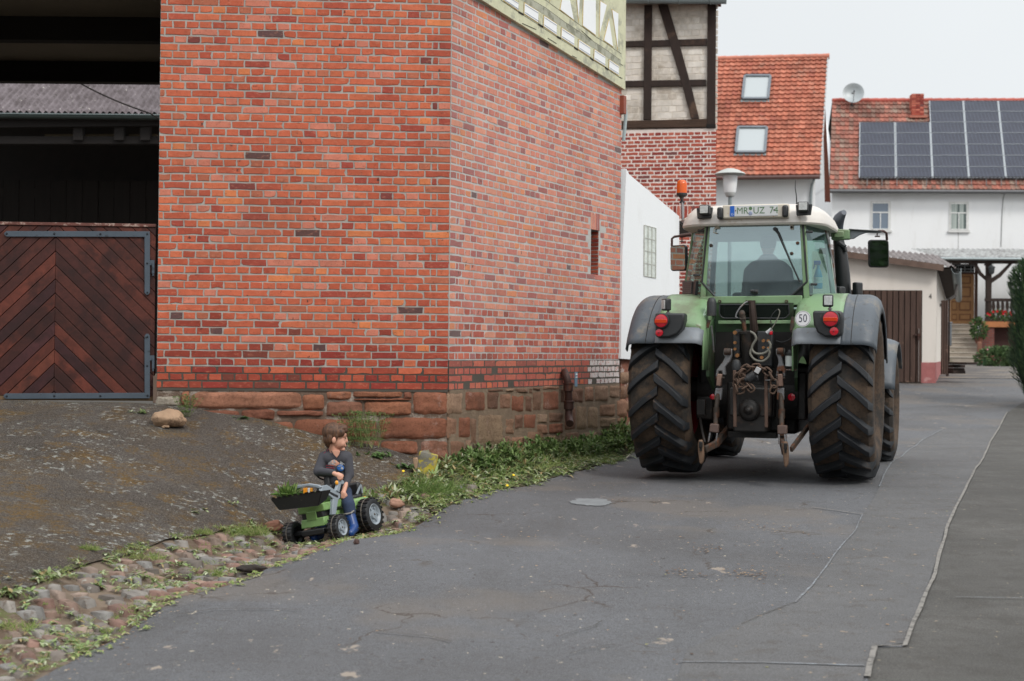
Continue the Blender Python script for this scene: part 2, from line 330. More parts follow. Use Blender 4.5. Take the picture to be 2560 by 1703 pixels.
m = MB(); m.grid(lambda u, v: (lambda x, y: (x, y, gz(x, y) - .01))(3.5 + 40 * u, 30 + 60 * v), 40, 40); struct(m.build('yard', PAVEM, fix=False, smooth=180))
# pale joints and cracks on the asphalt, thin sheets following pixel-measured lines on the ground
def gpt(px, py, dz=.004):
    lo, hi = 3., 90.
    d = ray(px, py)
    for _ in range(60):
        mid = (lo + hi) / 2; p = CAM + d * (mid / d.y)
        if p.z > gz(p.x, p.y): lo = mid
        else: hi = mid
    p = CAM + d * (lo / d.y); return V(p.x, p.y, gz(p.x, p.y) + dz)
def line_strip(name, pts, w0, w1, mat, dz=.004, seed=0, jit=.012, sub=10):
    P = [gpt(*p) for p in pts]; Q = []
    for a, b in zip(P[:-1], P[1:]):
        k = max(2, int((b - a).length / .06))
        for i in range(k): Q.append(a.lerp(b, i / k))
    Q.append(P[-1]); m = MB(); vs_ = []
    for i, q in enumerate(Q):
        t = (Q[min(i + 1, len(Q) - 1)] - Q[max(i - 1, 0)]); t.z = 0; t.normalize(); s = V(t.y, -t.x, 0); u = i / (len(Q) - 1)
        ww = (w0 + (w1 - w0) * u) * (1 + .35 * mnoise.noise(V(i * .09, seed, 0))); q = q + s * (jit * mnoise.noise(V(i * .07, seed, 5)) + .004 * mnoise.noise(V(i * .6, seed, 9)))
        for sg in (-.5, .5):
            p = q + s * ww * sg; vs_.append((p.x, p.y, gz(p.x, p.y) + dz + .0085))
    m.add(vs_, [(2 * i, 2 * i + 1, 2 * i + 3, 2 * i + 2) for i in range(len(Q) - 1)])
    return struct(m.build(name, mat, fix=False, smooth=0))
D_ = 1.0861
JOINT = pm('joint_concrete', srgb(142, 138, 132, .72), .9, var=.25, vs_=20, dirt=(srgb(100, 98, 94, .7), .5, .62, 14))
JOINT2 = pm('joint_pale', srgb(140, 146, 152, .74), .9, var=.3, vs_=20, dirt=(srgb(112, 113, 115, .8), .42, .55, 9))
CRACK = pm('crack_dark', srgb(74, 68, 62, .75), .95, var=.3, vs_=20)
def dp(l): return [(a * D_, b * D_) for a, b in l]
line_strip('asphalt_joint', SEAM[3:], .024, .022, JOINT, seed=2, jit=.008)
line_strip('asphalt_joint', SEAM[:3], .030, .028, JOINT, seed=4, jit=.004)
line_strip('asphalt_joint', SEAM[2:4], .014, .014, JOINT, seed=3, jit=.004)
line_strip('asphalt_seam', dp([(2172, 988), (2130, 1010), (2095, 1035), (2060, 1060), (2040, 1085), (2024, 1122)]), .018, .012, JOINT2, seed=5, jit=.03)
line_strip('asphalt_seam', dp([(1986, 1186), (1970, 1222), (1945, 1248), (1900, 1310), (1870, 1350), (1830, 1390)]), .008, .012, JOINT2, seed=6)
line_strip('asphalt_seam', dp([(1830, 1390), (1740, 1420), (1700, 1440)]), .005, .003, CRACK, seed=7, jit=.05)
line_strip('asphalt_seam', dp([(1870, 1170), (1930, 1178), (1986, 1186)]), .014, .014, JOINT, seed=8)
line_strip('asphalt_seam', dp([(1560, 1528), (1750, 1530), (1990, 1537)]), .012, .02, JOINT2, seed=9)
line_strip('asphalt_seam', dp([(2200, 1378), (2357, 1381)]), .008, .008, JOINT2, seed=10)
line_strip('asphalt_crack', dp([(405, 1420), (460, 1412), (500, 1408), (590, 1408), (700, 1410)]), .006, .006, CRACK, seed=11, jit=.05)
line_strip('asphalt_crack', dp([(625, 1350), (665, 1338)]), .006, .005, CRACK, seed=12)
line_strip('asphalt_crack', dp([(870, 1458), (990, 1470), (1040, 1482)]), .006, .006, CRACK, seed=13)
line_strip('asphalt_crack', dp([(1290, 1468), (1330, 1458), (1380, 1446), (1400, 1435)]), .005, .005, CRACK, seed=14, jit=.06)
line_strip('asphalt_crack', dp([(1310, 1510), (1350, 1500), (1420, 1490)]), .005, .005, CRACK, seed=15, jit=.06)
line_strip('asphalt_crack', dp([(1440, 1330), (1480, 1322), (1560, 1328), (1640, 1326)]), .006, .005, CRACK, seed=16, jit=.06)
line_strip('asphalt_crack', dp([(2075, 942), (2160, 936), (2255, 940)]), .02, .02, CRACK, seed=17, jit=.06)
n = N('relaid_asphalt'); c = n.mix(n.rng(n.noise(1.1, 7, .7, n.stretch(.6, 1.2, 1)), .35, .65), srgb(105, 105, 106, .79), srgb(119, 119, 120, .79)); c = n.mix(n.rng(n.noise(6, 7, .75), .5, .66, 0, .5, True), c, srgb(88, 80, 72, .8)); c = n.mix(n.rng(n.noise(130, 4, .85), .44, .60, 0, .7), c, srgb(58, 56, 55, .75)); c = n.mix(n.rng(n.noise(150, 3, .85), .58, .66, 0, .6), c, srgb(150, 148, 145, .8)); c = n.mix(n.rng(n.noise(17, 3, .5), .68, .72, 0, .7, True), c, srgb(170, 150, 124, .8)); n.bump(n.noise(110, 5, .85), .7, .006); RELAID = n.set(c, .85, 0, .3)
LA = [gpt(*q) for q in dp([(1545, 1590), (1560, 1560), (1580, 1500), (1660, 1460), (1740, 1420), (1830, 1390), (1870, 1350), (1900, 1310), (1945, 1248), (1970, 1222), (1986, 1186), (2010, 1150), (2024, 1122), (2040, 1085), (2060, 1060), (2095, 1035), (2130, 1010), (2172, 988)])]
LB = [gpt(*q) for q in [(1985 * D_, 1600 * D_)] + SEAM]
ya = np.linspace(LA[0].y, LA[-1].y, 221); xa_ = np.interp(ya, [p.y for p in LA], [p.x for p in LA]); xb_ = np.interp(ya, [p.y for p in LB], [p.x for p in LB]) - .015
m = MB(); m.grid(lambda u, v: (lambda i: (lambda x, y: (x, y, gz(x, y) + .007))(float(xa_[i] * (1 - v) + xb_[i] * v), float(ya[i])))(int(round(u * 220))), 220, 40); struct(m.build('relaid_asphalt', RELAID, fix=False, smooth=180))
# repaired patch and litter hollows
def blob(name, px, py, rx, ry, mat, seed, dz=.008, n=40):
    c0 = gpt(px, py); m = MB(); P = [(c0.x, c0.y, gz(c0.x, c0.y) + dz)]
    for i in range(n):
        a = 2 * math.pi * i / n; k = 1 + .35 * mnoise.noise(V(math.cos(a) * 1.5, math.sin(a) * 1.5, seed)) + .2 * mnoise.noise(V(math.cos(a) * 5, math.sin(a) * 5, seed))
        x = c0.x + rx * k * math.cos(a); y = c0.y + ry * k * math.sin(a); P.append((x, y, gz(x, y) + dz))
    m.add(P, [(0, 1 + i, 1 + (i + 1) % n) for i in range(n)]); return struct(m.build(name, mat, fix=False, smooth=0))
blob('asphalt_patch', 1480, 1257, .19, .27, pm('patch_asphalt', srgb(128, 132, 134, .8), .9, var=.2), 1)
# cobbles
COBM = pm('cobble_sandstone', (1, 1, 1, 1), .85, var=.28, vs_=14, bump=.6, bs=70, bd=.006, attr=True, dirt=(srgb(96, 80, 66, .8), .52, .66, 9), dirt2=(srgb(160, 158, 150, .8), .60, .68, 12))
m = MB(); a_ = resamp(L1[:-1] + [(-.9, 13.2)], 400); b_ = resamp([p for p in L2 if p[1] < 14.2], 400)
COBPOS = []
pal = [srgb(148, 122, 108, .8), srgb(134, 104, 92, .8), srgb(144, 138, 131, .76), srgb(118, 109, 101, .76), srgb(148, 129, 116, .76), srgb(134, 131, 127, .76)]
for i in range(0, 400, 3):
    Lw = float(np.hypot(*(a_[i] - b_[i]))); k = max(3, int(Lw / .15))
    for j in range(k - 1):
        v = (j + .5 + (.5 if (i // 3) % 2 else 0) * .9) / k + rng.uniform(-.02, .02)
        ii = min(400, int(i + 3 * (v - .5) * 4)) 
        if ii < 0 or v > .92: continue
        p = a_[ii] * (1 - v) + b_[ii] * v; x, y = p
        if y < 5.5 or y > 13.4 or rng.random() < .13 + .25 * max(0, mnoise.noise(V(x * 1.3, y * 1.3, 7))): continue
        t = a_[min(ii + 6, 400)] - a_[max(ii - 6, 0)]; ang = math.atan2(t[1], t[0]) + R_(58) + rng.uniform(-.25, .25)
        lx, ly = rng.uniform(.065, .125), rng.uniform(.038, .06); zz = gz(x, y) + rng.uniform(-.022, .002); ca, sa = math.cos(ang), math.sin(ang); sd_ = rng.random() * 100
        cc = rng.choice(pal); kk = rng.uniform(.75, 1.15); cc = tuple(q * kk for q in cc[:3]); h = rng.uniform(.020, .032); tx, ty = rng.uniform(-.1, .1), rng.uniform(-.1, .1)
        def fn(u, w_, lx=lx, ly=ly, zz=zz, ca=ca, sa=sa, x=x, y=y, sd_=sd_, h=h, tx=tx, ty=ty):
            s_, q = 2 * u - 1, 2 * w_ - 1; e = max(abs(s_), abs(q)); rr = 1 / max(1, (abs(s_) ** 3 + abs(q) ** 3) ** (1 / 3))
            k_ = 1 + .16 * mnoise.noise(V(s_ * 1.3, q * 1.3, sd_)); X = s_ * rr * lx * k_ * .9; Yl = q * rr * ly * k_ * 1.0
            return (x + X * ca - Yl * sa, y + X * sa + Yl * ca, zz + h * (1 - e ** 2.6) ** .7 - .008 + X * tx + Yl * ty + .004 * mnoise.noise(V(X * 40, Yl * 40, sd_)) if e < 1 else zz - .05)
        m.grid(fn, 6, 6, colfn=lambda a, b, cc=cc: cc)
struct(m.build('cobbled_gutter', COBM, fix=False, smooth=60))
# ================================================================== BARN
P0 = V(-3.50, 14.0, 0); PC = V(-.631, 14.2, 0); P1 = V(1.385, 18.3, 0)
fu = (PC - P0).normalized(); fn_ = V(fu.y, -fu.x, 0)            # front wall direction and outward normal (toward camera)
su = (P1 - PC).normalized(); sn = V(su.y, -su.x, 0)             # side wall
BRM = None
def brick_mat(name, blotch=.25, pale=0, painted=False):
    n = N(name); a = n.attr(); c = a.outputs['Color']
    c = n.mix(1.0, c, n.gray(n.rng(n.noise(9, 6, .7), .2, .8, 1 - blotch, 1 + blotch)), 'MULTIPLY')
    c = n.mix(n.rng(n.noise(40, 5, .75), .56, .70, 0, .6), c, srgb(92, 54, 44, .8)); c = n.mix(n.rng(n.noise(18, 6, .7, n.stretch(1, 1, 2.2, (.5, .4, 0))), .54, .70, 0, .38), c, srgb(222, 150, 120, .9))
    c = n.mix(n.rng(n.noise(13, 4, .6, n.stretch(1, 1, .6)), .665, .72, 0, .85, True), c, srgb(62, 48, 46, .8)); c = n.mix(n.rng(n.noise(.55, 5, .7), .48, .72, 0, .3, True), c, srgb(120, 76, 62, .8))
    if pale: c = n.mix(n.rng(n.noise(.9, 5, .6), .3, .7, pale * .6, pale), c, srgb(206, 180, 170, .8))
    w_ = n.math('MULTIPLY', a.outputs['Alpha'], n.rng(n.noise(22, 6, .75), .36, .5, 0, 1, True)); c = n.mix(w_, c, srgb(225, 215, 212, .8))
    n.bump(n.noise(70, 6, .75), .5, .005); return n.set(c, .85, 0, .3)
BR_FRONT = brick_mat('brick_orange_red', .22); BR_SIDE = brick_mat('brick_skylit_salmon', .2, .16)  # side brick paler, pinker: sky light put into the colour, plus efflorescence
MORTAR = pm('mortar_grey', srgb(170, 165, 158, .86), .95, var=.25, vs_=3, bump=.5, bs=80)
MORTAR_D = pm('mortar_dark', srgb(86, 80, 72, .8), .95, var=.25, vs_=3, bump=.5, bs=80)
DARK_SHADE = pm('dark_wood_shade', srgb(40, 33, 28, .6), .9, var=.3, vs_=5)  # near-black wood, with the shade of passage, slots and gaps in its colour
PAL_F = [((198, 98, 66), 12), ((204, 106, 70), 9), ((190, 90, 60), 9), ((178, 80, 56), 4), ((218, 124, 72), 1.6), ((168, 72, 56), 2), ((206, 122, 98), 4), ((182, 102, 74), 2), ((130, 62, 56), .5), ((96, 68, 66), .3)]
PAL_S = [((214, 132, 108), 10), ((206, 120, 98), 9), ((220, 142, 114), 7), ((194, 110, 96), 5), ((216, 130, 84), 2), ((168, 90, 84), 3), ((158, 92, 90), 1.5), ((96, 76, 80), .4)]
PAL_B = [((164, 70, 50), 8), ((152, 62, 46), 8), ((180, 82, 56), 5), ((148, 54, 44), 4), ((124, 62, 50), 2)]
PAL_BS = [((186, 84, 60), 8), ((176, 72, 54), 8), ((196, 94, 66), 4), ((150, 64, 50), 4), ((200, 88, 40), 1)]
PAL_T = [((176, 84, 66), 8), ((160, 68, 56), 7), ((188, 100, 80), 5), ((140, 56, 50), 4), ((126, 76, 74), 1)]
def pick(pal):
    t = rng.uniform(0, sum(w_ for _, w_ in pal))
    for c, w_ in pal:
        t -= w_
        if t <= 0: break
    k = rng.uniform(.88, 1.06); c = srgb(*c, .92); g_ = sum(c[:3]) / 3; return tuple((q * .94 + g_ * .06) * k for q in c[:3])
def brick(m, o, u, nrm, s0, s1, z0, z1, col, proud=.004, alpha=0, up=V(0, 0, 1), chip=1.0):
    j = lambda a: rng.uniform(-a, a) * chip; P = []; n_u = 3 if s1 - s0 > .16 else 2; pts = []
    for i in range(n_u): pts.append((s0 + (s1 - s0) * i / n_u, z0))
    for i in range(2): pts.append((s1, z0 + (z1 - z0) * i / 2))
    for i in range(n_u): pts.append((s1 - (s1 - s0) * i / n_u, z1))
    for i in range(2): pts.append((s0, z1 - (z1 - z0) * i / 2))
    k = len(pts); cs, cz = (s0 + s1) / 2, (z0 + z1) / 2; tilt = j(.0012)
    out_ = [(a + j(.0036), b + j(.0030)) for a, b in pts]
    if rng.random() < .22 * chip: q = rng.randrange(k); a, b = out_[q]; out_[q] = (a + (cs - a) * .12, b + (cz - b) * .25)
    for a, b in out_: P.append(o + u * a + up * b - nrm * .003)
    for a, b in out_: P.append(o + u * (a + (.003 if a < cs else -.003)) + up * (b + (.003 if b < cz else -.003)) + nrm * (proud + tilt) * .7)
    m.add(P, [tuple(range(k, 2 * k))] + [(i, (i + 1) % k, k + (i + 1) % k, k + i) for i in range(k)], 0, (*col, alpha))
CH = .0757; Z_B = float(AT(1119, 976, 14.2).z)      # brick courses start here
def course_wall(m, o, u, nrm, length, z0, ncourse, pal, header=.128, joint=.0145, ch=CH, skip=None, top=None, palf=None, alpha=None, start=0, chip=1.0):
    for r in range(ncourse):
        za = z0 + r * ch; zb = za + ch - joint; stretcher = (r + start) % 2 == 0; s = 0; first = True; wob = .0015 * math.sin(r * 2.1)
        Lb = header * 2 if stretcher else header
        if not stretcher: seq = [header, .062]      # queen closer near the corner
        else: seq = [header * 2]
        i = 0
        while s < length - .02:
            w_ = seq[i] if i < len(seq) else Lb * (1 + rng.uniform(-.02, .02)); i += 1
            if stretcher and i > 2 and rng.random() < .05: w_ = header
            e = min(s + w_, length); 
            if length - e < .03: e = length
            c0 = (s + e) / 2
            if top is not None and zb > top(c0): pass
            elif skip and skip(c0, (za + zb) / 2, s, e): pass
            else:
                pp = palf(r, c0) if palf else pal
                brick(m, o, u, nrm, s + joint / 2, e - joint / 2, za + wob + joint / 2, zb + wob + joint / 2, pick(pp), alpha=(alpha(c0, za) if alpha else 0), chip=chip)
            s = e
barn = thing('brick_barn', 'tall orange-red brick barn on rough sandstone footing, its corner pointing at the road', 'building', loc=(0, 0, 0))
# front wall: runs from the corner to the left
LF = (PC - P0).length; LS = (P1 - PC).length
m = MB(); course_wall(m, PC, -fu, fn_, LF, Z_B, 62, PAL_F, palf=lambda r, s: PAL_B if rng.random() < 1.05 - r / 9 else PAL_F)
wf = m.build('front_brick_wall', BR_FRONT, barn, fix=False, smooth=0)
m = MB(); m.box((PC + P0) / 2 - fn_ * .15 + V(0, 0, Z_B + 2.6), (LF - .01, .294, 5.2 - .01), R=Matrix((fu, -fn_, V(0, 0, 1))).transposed())
m.build('mortar_backing', MORTAR, barn)
m = MB(); m.box((PC + P0) / 2 - fn_ * .15 + V(0, 0, Z_B + .1), (LF - .008, .297, .24), R=Matrix((fu, -fn_, V(0, 0, 1))).transposed()); m.build('damp_mortar', MORTAR_D, barn)
# slot, sill line
def SWuv(px, py, off=0):
    p = PL(px, py, PC + sn * off, sn); d = p - PC; return d.dot(su), p.z
sl0, _ = SWuv(1477, 640); sl1, _ = SWuv(1496.5, 640); _, slt = SWuv(1486, 575); _, slb = SWuv(1486, 692)
t0s, t0z = SWuv(1192, 0); t1s, t1z = SWuv(1549, 222)
def sill_z(s): return t0z + (t1z - t0z) * (s - t0s) / (t1s - t0s)
wp = [SWuv(1465, 955), SWuv(1540, 905)]
def alph(s, z): return 1.0 if wp[0][0] < s < wp[1][0] + .1 and z < wp[1][1] else 0
m = MB()
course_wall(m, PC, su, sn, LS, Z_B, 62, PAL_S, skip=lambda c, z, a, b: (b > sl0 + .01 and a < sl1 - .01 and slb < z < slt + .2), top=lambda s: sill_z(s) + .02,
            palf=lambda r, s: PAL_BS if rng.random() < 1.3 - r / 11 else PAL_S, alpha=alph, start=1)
k = 5
for i in range(k):   # soldier bricks over the slot
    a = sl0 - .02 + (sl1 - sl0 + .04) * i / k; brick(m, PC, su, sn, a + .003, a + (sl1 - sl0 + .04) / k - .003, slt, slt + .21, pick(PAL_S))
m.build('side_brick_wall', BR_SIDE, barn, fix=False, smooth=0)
Rs = Matrix((su, -sn, V(0, 0, 1))).transposed()
m = MB()
def sbox(mm, s0, s1, z0, z1, t0, t1, mat=0):
    mm.box(PC + su * ((s0 + s1) / 2) + sn * ((t0 + t1) / 2) + V(0, 0, (z0 + z1) / 2), (s1 - s0, t1 - t0, z1 - z0), mat, Rs)
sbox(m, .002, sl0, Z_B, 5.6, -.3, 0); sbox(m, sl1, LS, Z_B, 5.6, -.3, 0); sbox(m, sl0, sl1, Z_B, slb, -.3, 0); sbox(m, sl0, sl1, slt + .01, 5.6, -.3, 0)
m.build('mortar_backing', pm('mortar_pale_grey', srgb(186, 184, 180, .88), .95, var=.22, vs_=3, bump=.5, bs=80), barn)  # lighter mortar copy; sky light on this side is in the colour
m = MB(); sbox(m, .002, LS - .002, Z_B, Z_B + .3, -.29, .002); m.build('damp_mortar', MORTAR_D, barn)
m = MB()      # slot reveal with brick courses
for r in range(12):
    za = slb + r * (slt - slb) / 12; h = (slt - slb) / 12
    brick(m, PC + su * (sl1 - .004), -sn, -su, .005, .12, za + .004, za + h - .006, pick(PAL_B)); brick(m, PC + su * (sl1 - .004), -sn, -su, .13, .25, za + .004, za + h - .006, pick(PAL_B))
m.build('vent_slot_reveal', BR_FRONT, barn, fix=False, smooth=0)
m = MB(); sbox(m, sl0 - .1, sl1 + .1, slb - .1, slt + .1, -.36, -.301); m.build('vent_slot_shade', DARK_SHADE, barn)
# ---- sandstone footing
n = N('red_sandstone'); a = n.attr(); c = n.mix(1.0, a.outputs['Color'], n.gray(n.rng(n.noise(5, 7, .7), .25, .75, .68, 1.3)), 'MULTIPLY')
c = n.mix(n.rng(n.noise(2.4, 8, .8), .48, .66, 0, .45, True), c, srgb(104, 78, 64, .85)); c = n.mix(n.rng(n.noise(3.3, 8, .8), .56, .66, 0, .6, True), c, srgb(196, 164, 150, .8))
c = n.mix(n.rng(n.noise(38, 8, .85), .50, .64, 0, .6), c, srgb(100, 66, 52, .85)); n.bump(n.noise(28, 9, .85), 1.0, .035); STONEM = n.set(c, .92, 0, .2)
def stone(m, q, nrm, col, depth=.02, seed=0, rnd=.22, nu=12, nv=7):
    """q: four corner points on the wall plane (bl, br, tr, tl)"""
    q = [Vector(p) for p in q]
    def fn(u, v):
        s_, t_ = 2 * u - 1, 2 * v - 1; e = max(abs(s_), abs(t_)); rr = 1 / max(1, (abs(s_) ** 7 + abs(t_) ** 7) ** (1 / 7)); s2, t2 = s_ * rr, t_ * rr
        uu, vv = (s2 + 1) / 2, (t2 + 1) / 2; p = (q[0] * (1 - uu) + q[1] * uu) * (1 - vv) + (q[3] * (1 - uu) + q[2] * uu) * vv
        k = mnoise.noise(V(p.x * 6, p.z * 6, seed)); w_ = (q[1] - q[0]).normalized()
        p = p + (w_ * (mnoise.noise(V(p.x * 11, p.z * 11, seed + 3)) * .012) + V(0, 0, mnoise.noise(V(p.x * 11, p.z * 11, seed + 8)) * .010)) * e
        dpt = depth * (1 - e ** 5) * (1 + .6 * k) + .010 * mnoise.noise(V(p.x * 17, p.z * 17, seed)) + .006 * mnoise.noise(V(p.x * 40, p.z * 40, seed)) - (.012 if e > .99 else 0)
        return p + nrm * dpt
    m.grid(fn, nu, nv, colfn=lambda a, b: col)
def spal(kind):
    P = {'f': [(182, 122, 94), (170, 112, 88), (190, 134, 108), (158, 104, 84), (176, 124, 102)], 's': [(166, 130, 106), (176, 134, 110), (148, 116, 96), (170, 144, 118), (142, 106, 88), (178, 146, 122)], 'sr': [(172, 112, 88), (160, 106, 84)], 'p': [(196, 186, 170)]}[kind]
    c = srgb(*rng.choice(P), .84); k = rng.uniform(.88, 1.1); return tuple(x * k for x in c[:3])
m = MB()
def FS(x0, y0, x1, y1, kind='f', depth=.022, sk=0):
    pl = lambda x, y: PL(x, y, PC, fn_); stone(m, [pl(x0, y1), pl(x1, y1 + sk), pl(x1, y0 + sk), pl(x0, y0)], fn_, spal(kind), depth, rng.random() * 99, nu=18 if x1 - x0 > 80 else 10, nv=8)
for q in [(388, 991, 449, 1016, 'p'), (454, 979, 474, 1014), (477, 980, 753, 1022), (757, 987, 811, 1026), (817, 979, 878, 999), (882, 979, 1006, 994), (1009, 980, 1028, 997), (1033, 979, 1119, 1036), (882, 997, 1028, 1001),
          (817, 1004, 905, 1042), (911, 1003, 1029, 1039), (392, 1019, 460, 1040), (464, 1026, 600, 1060), (604, 1024, 686, 1050), (691, 1027, 808, 1040), (735, 1048, 942, 1096), (640, 1054, 731, 1090), (947, 1044, 1119, 1098), (560, 1058, 640, 1080),
          (810, 1099, 948, 1140), (952, 1103, 1045, 1136), (1052, 1102, 1119, 1150), (940, 1139, 1050, 1175), (1055, 1153, 1119, 1185), (840, 1142, 935, 1170), (690, 1094, 805, 1130)]: FS(*q)
m.build('stone_footing', STONEM, barn, fix=False, smooth=180)
m = MB(); Rf = Matrix((fu, -fn_, V(0, 0, 1))).transposed()
m.box((PC + P0) / 2 - fn_ * .17 + V(0, 0, (Z_B - .5) / 2 - .0), (LF - .02, .32, Z_B + .5), R=Rf); m.build('footing_mortar', pm('mortar_brown', srgb(120, 100, 86, .8), .95, var=.3, vs_=6, bump=1, bs=40, bd=.02, dirt=(srgb(185, 172, 160, .8), .5, .6, 3)), barn)
m = MB()
def SS(x0, y0, x1, y1, kind='s', depth=.03):
    X = lambda v: 1110 + v / 4.61; Yy = lambda v: 840 + v / 4.61
    pl = lambda x, y: PL(X(x), Yy(y), PC, sn); x0 -= 3; y0 -= 3; x1 += 3; y1 += 3; stone(m, [pl(x0, y1), pl(x1, y1), pl(x1, y0), pl(x0, y0)], sn, spal(kind), depth * .6, rng.random() * 99, nu=10, nv=8)
for q in [(48, 637, 210, 915), (222, 632, 480, 875, 'sr'), (488, 640, 622, 860), (632, 658, 765, 850), (770, 672, 915, 885, 'sr'), (930, 692, 1005, 880), (1012, 628, 1112, 875), (1124, 622, 1325, 865, 'sr'), (1335, 600, 1452, 780), (1460, 592, 1600, 778), (1612, 574, 1718, 765), (1725, 558, 1892, 762), (1900, 562, 2022, 722),
          (700, 612, 800, 640), (805, 607, 970, 655), (975, 608, 1010, 665), (1015, 590, 1110, 620), (1120, 582, 1330, 612), (490, 612, 690, 636),
          (45, 932, 148, 1190), (156, 920, 295, 1185, 'sr'), (303, 932, 362, 1270), (370, 882, 690, 1275), (698, 938, 800, 1145), (806, 895, 905, 1075), (910, 890, 1050, 1078, 'sr'), (1060, 898, 1188, 1010), (1195, 882, 1370, 998), (1195, 1006, 1370, 1130, 'sr'), (1060, 1018, 1190, 1130), (1380, 800, 1512, 1100), (1520, 788, 1640, 1100), (1648, 792, 1772, 1085), (1780, 780, 1975, 932), (1982, 735, 2110, 935),
          (60, 1198, 235, 1450), (242, 1195, 300, 1312), (250, 1322, 560, 1520), (568, 1255, 750, 1460), (690, 1150, 760, 1250), (765, 1152, 932, 1352), (944, 1088, 1150, 1290), (1158, 1138, 1380, 1255), (1385, 1108, 1560, 1230), (1565, 1106, 1770, 1200), (1780, 940, 1975, 1060), (1982, 942, 2115, 1010), (60, 1455, 245, 1560), (250, 1525, 480, 1560), (760, 1358, 940, 1460), (945, 1295, 1150, 1400), (1155, 1260, 1400, 1330), (1780, 1066, 2115, 1180)]: SS(*q)
m.build('stone_footing', STONEM, barn, fix=False, smooth=180)
m = MB(); sbox(m, .02, LS, -.5, Z_B, -.3, .006); m.build('footing_mortar', pm('mortar_brown_side', srgb(138, 118, 98, .8), .95, var=.35, vs_=6, bump=1, bs=40, bd=.02), barn)
# ---- painted timber upper storey on the side wall
TIMB = pm('painted_timber', srgb(208, 207, 176, .88), .8, var=.14, vs_=5, bump=.8, bs=30, bd=.01, dirt=(srgb(172, 172, 152, .85), .50, .60, 3.0), dirt2=(srgb(84, 80, 58, .8), .64, .70, 22), stretch=None)
PLAS = pm('white_infill', srgb(236, 238, 240, .92), .85, var=.03, bump=.2); YEL = pm('yellow_trim', srgb(214, 184, 112, .8), .8, var=.15)
BLU = pm('blue_line', srgb(140, 146, 160, .8), .8, var=.1)
def SP(px, py, off): return PL(px, py, PC + sn * off, sn)
storey = MB()
lo = [PC + su * s + V(0, 0, sill_z(s)) for s in (-.0, .8, 1.6, 2.4, 3.2, 4.0, LS)]
hi = [p.copy() for p in lo][::-1]
for p in hi: p.z = 7.4
storey.prism([p + sn * -.25 for p in lo + hi], sn * .30)
timber = storey.build('timber_storey', TIMB, barn)
tq = lambda L_: [(1110 + a / 5.124, b / 5.124) for a, b in L_]
def panel(poly, px_in=2.0, lines=True):
    P = [SP(x, y, .05) for x, y in poly]; m = MB(); m.prism(P, sn * .003); yy = m.build('panel_trim', YEL, timber)
    c = sum(P, V(0, 0, 0)) / len(P)
    Q = []
    for i, p in enumerate(P):
        a = (P[i - 1] - p).normalized(); b = (P[(i + 1) % len(P)] - p).normalized(); s_ = (a + b); sn_ = max(.25, a.cross(b).length); Q.append(p + s_ * (.009 / sn_))
    m = MB(); m.prism([q + sn * .004 for q in Q], sn * .003); m.build('infill_panel', PLAS, timber)
    if lines:
        m = MB()
        for e0, e1 in (((0, 1), (3, 2)),):
            a0, a1, b0, b1 = Q[0], Q[1], Q[3], Q[2]
            for t in (.14, .86): 
                p, q = a0.lerp(b0, t) + sn * .0085, a1.lerp(b1, t) + sn * .0085; m.bar(p + (q - p) * .02, q - (q - p) * .02, .002, .005, up=(0, 0, 1))
        m.build('painted_line', BLU, timber)
for poly in [[(765, -90), (955, 30), (950, 145), (760, 15)], [(1025, 30), (1208, 145), (1205, 303), (1020, 183)], [(1275, 195), (1443, 303), (1442, 462), (1268, 342)], [(1502, 348), (1668, 458), (1666, 600), (1495, 490)],
             [(1722, 500), (1872, 600), (1870, 735), (1715, 635)], [(1922, 625), (2065, 722), (2063, 860), (1914, 768)], [(2112, 757), (2238, 845), (2235, 975), (2105, 888)],
             [(510, -260), (705, -130), (700, -20), (505, -150)]]: panel(tq(poly))
for poly in [[(1530, -160), (1580, -160), (1662, 268), (1480, 128)], [(1680, -160), (1742, -160), (1722, 300)], [(1785, -160), (1942, -160), (1942, 462), (1770, 335)], [(1996, 6), (2085, 58), (1982, 485)], [(2110, 238), (2166, 610), (2040, 522)], [(2145, 115), (2232, 168), (2222, 650)], [(1340, -140), (1385, -140), (1352, 30)],
             [(1140, -160), (1300, -160), (1290, -50), (1150, -120)]]: panel(tq(poly), lines=False)
m = MB(); m.prism([SP(1110 + x / 5.124, y / 5.124, .05) for x, y in [(900, -160), (1130, 3), (1300, 103), (1545, 286), (1650, 353), (1900, 525), (2050, 625), (2262, 775), (2262, 852), (2100, 742), (1900, 608), (1668, 450), (1440, 298), (1205, 138), (1020, 22), (765, -150)]], sn * .002); m.build('middle_rail', pm('greyed_timber', srgb(176, 176, 158, .85), .85, var=.2, vs_=8, bump=.8, bs=30, bd=.01, dirt=(srgb(140, 140, 122, .8), .48, .6, 5)), timber)
m = MB()
for a, b in [((955, 150), (1018, 186)), ((1210, 308), (1268, 342)), ((1445, 465), (1495, 492)), ((1668, 604), (1714, 636)), ((1871, 738), (1914, 770)), ((2065, 862), (2104, 889))]:
    (x0, y0), (x1, y1) = tq([a, b]); m.bar(SP(x0, y0 + .6, .053), SP(x1, y1 + .6, .053), .012, .016)  # dark bars stand in for the shadow gaps below the joist ends
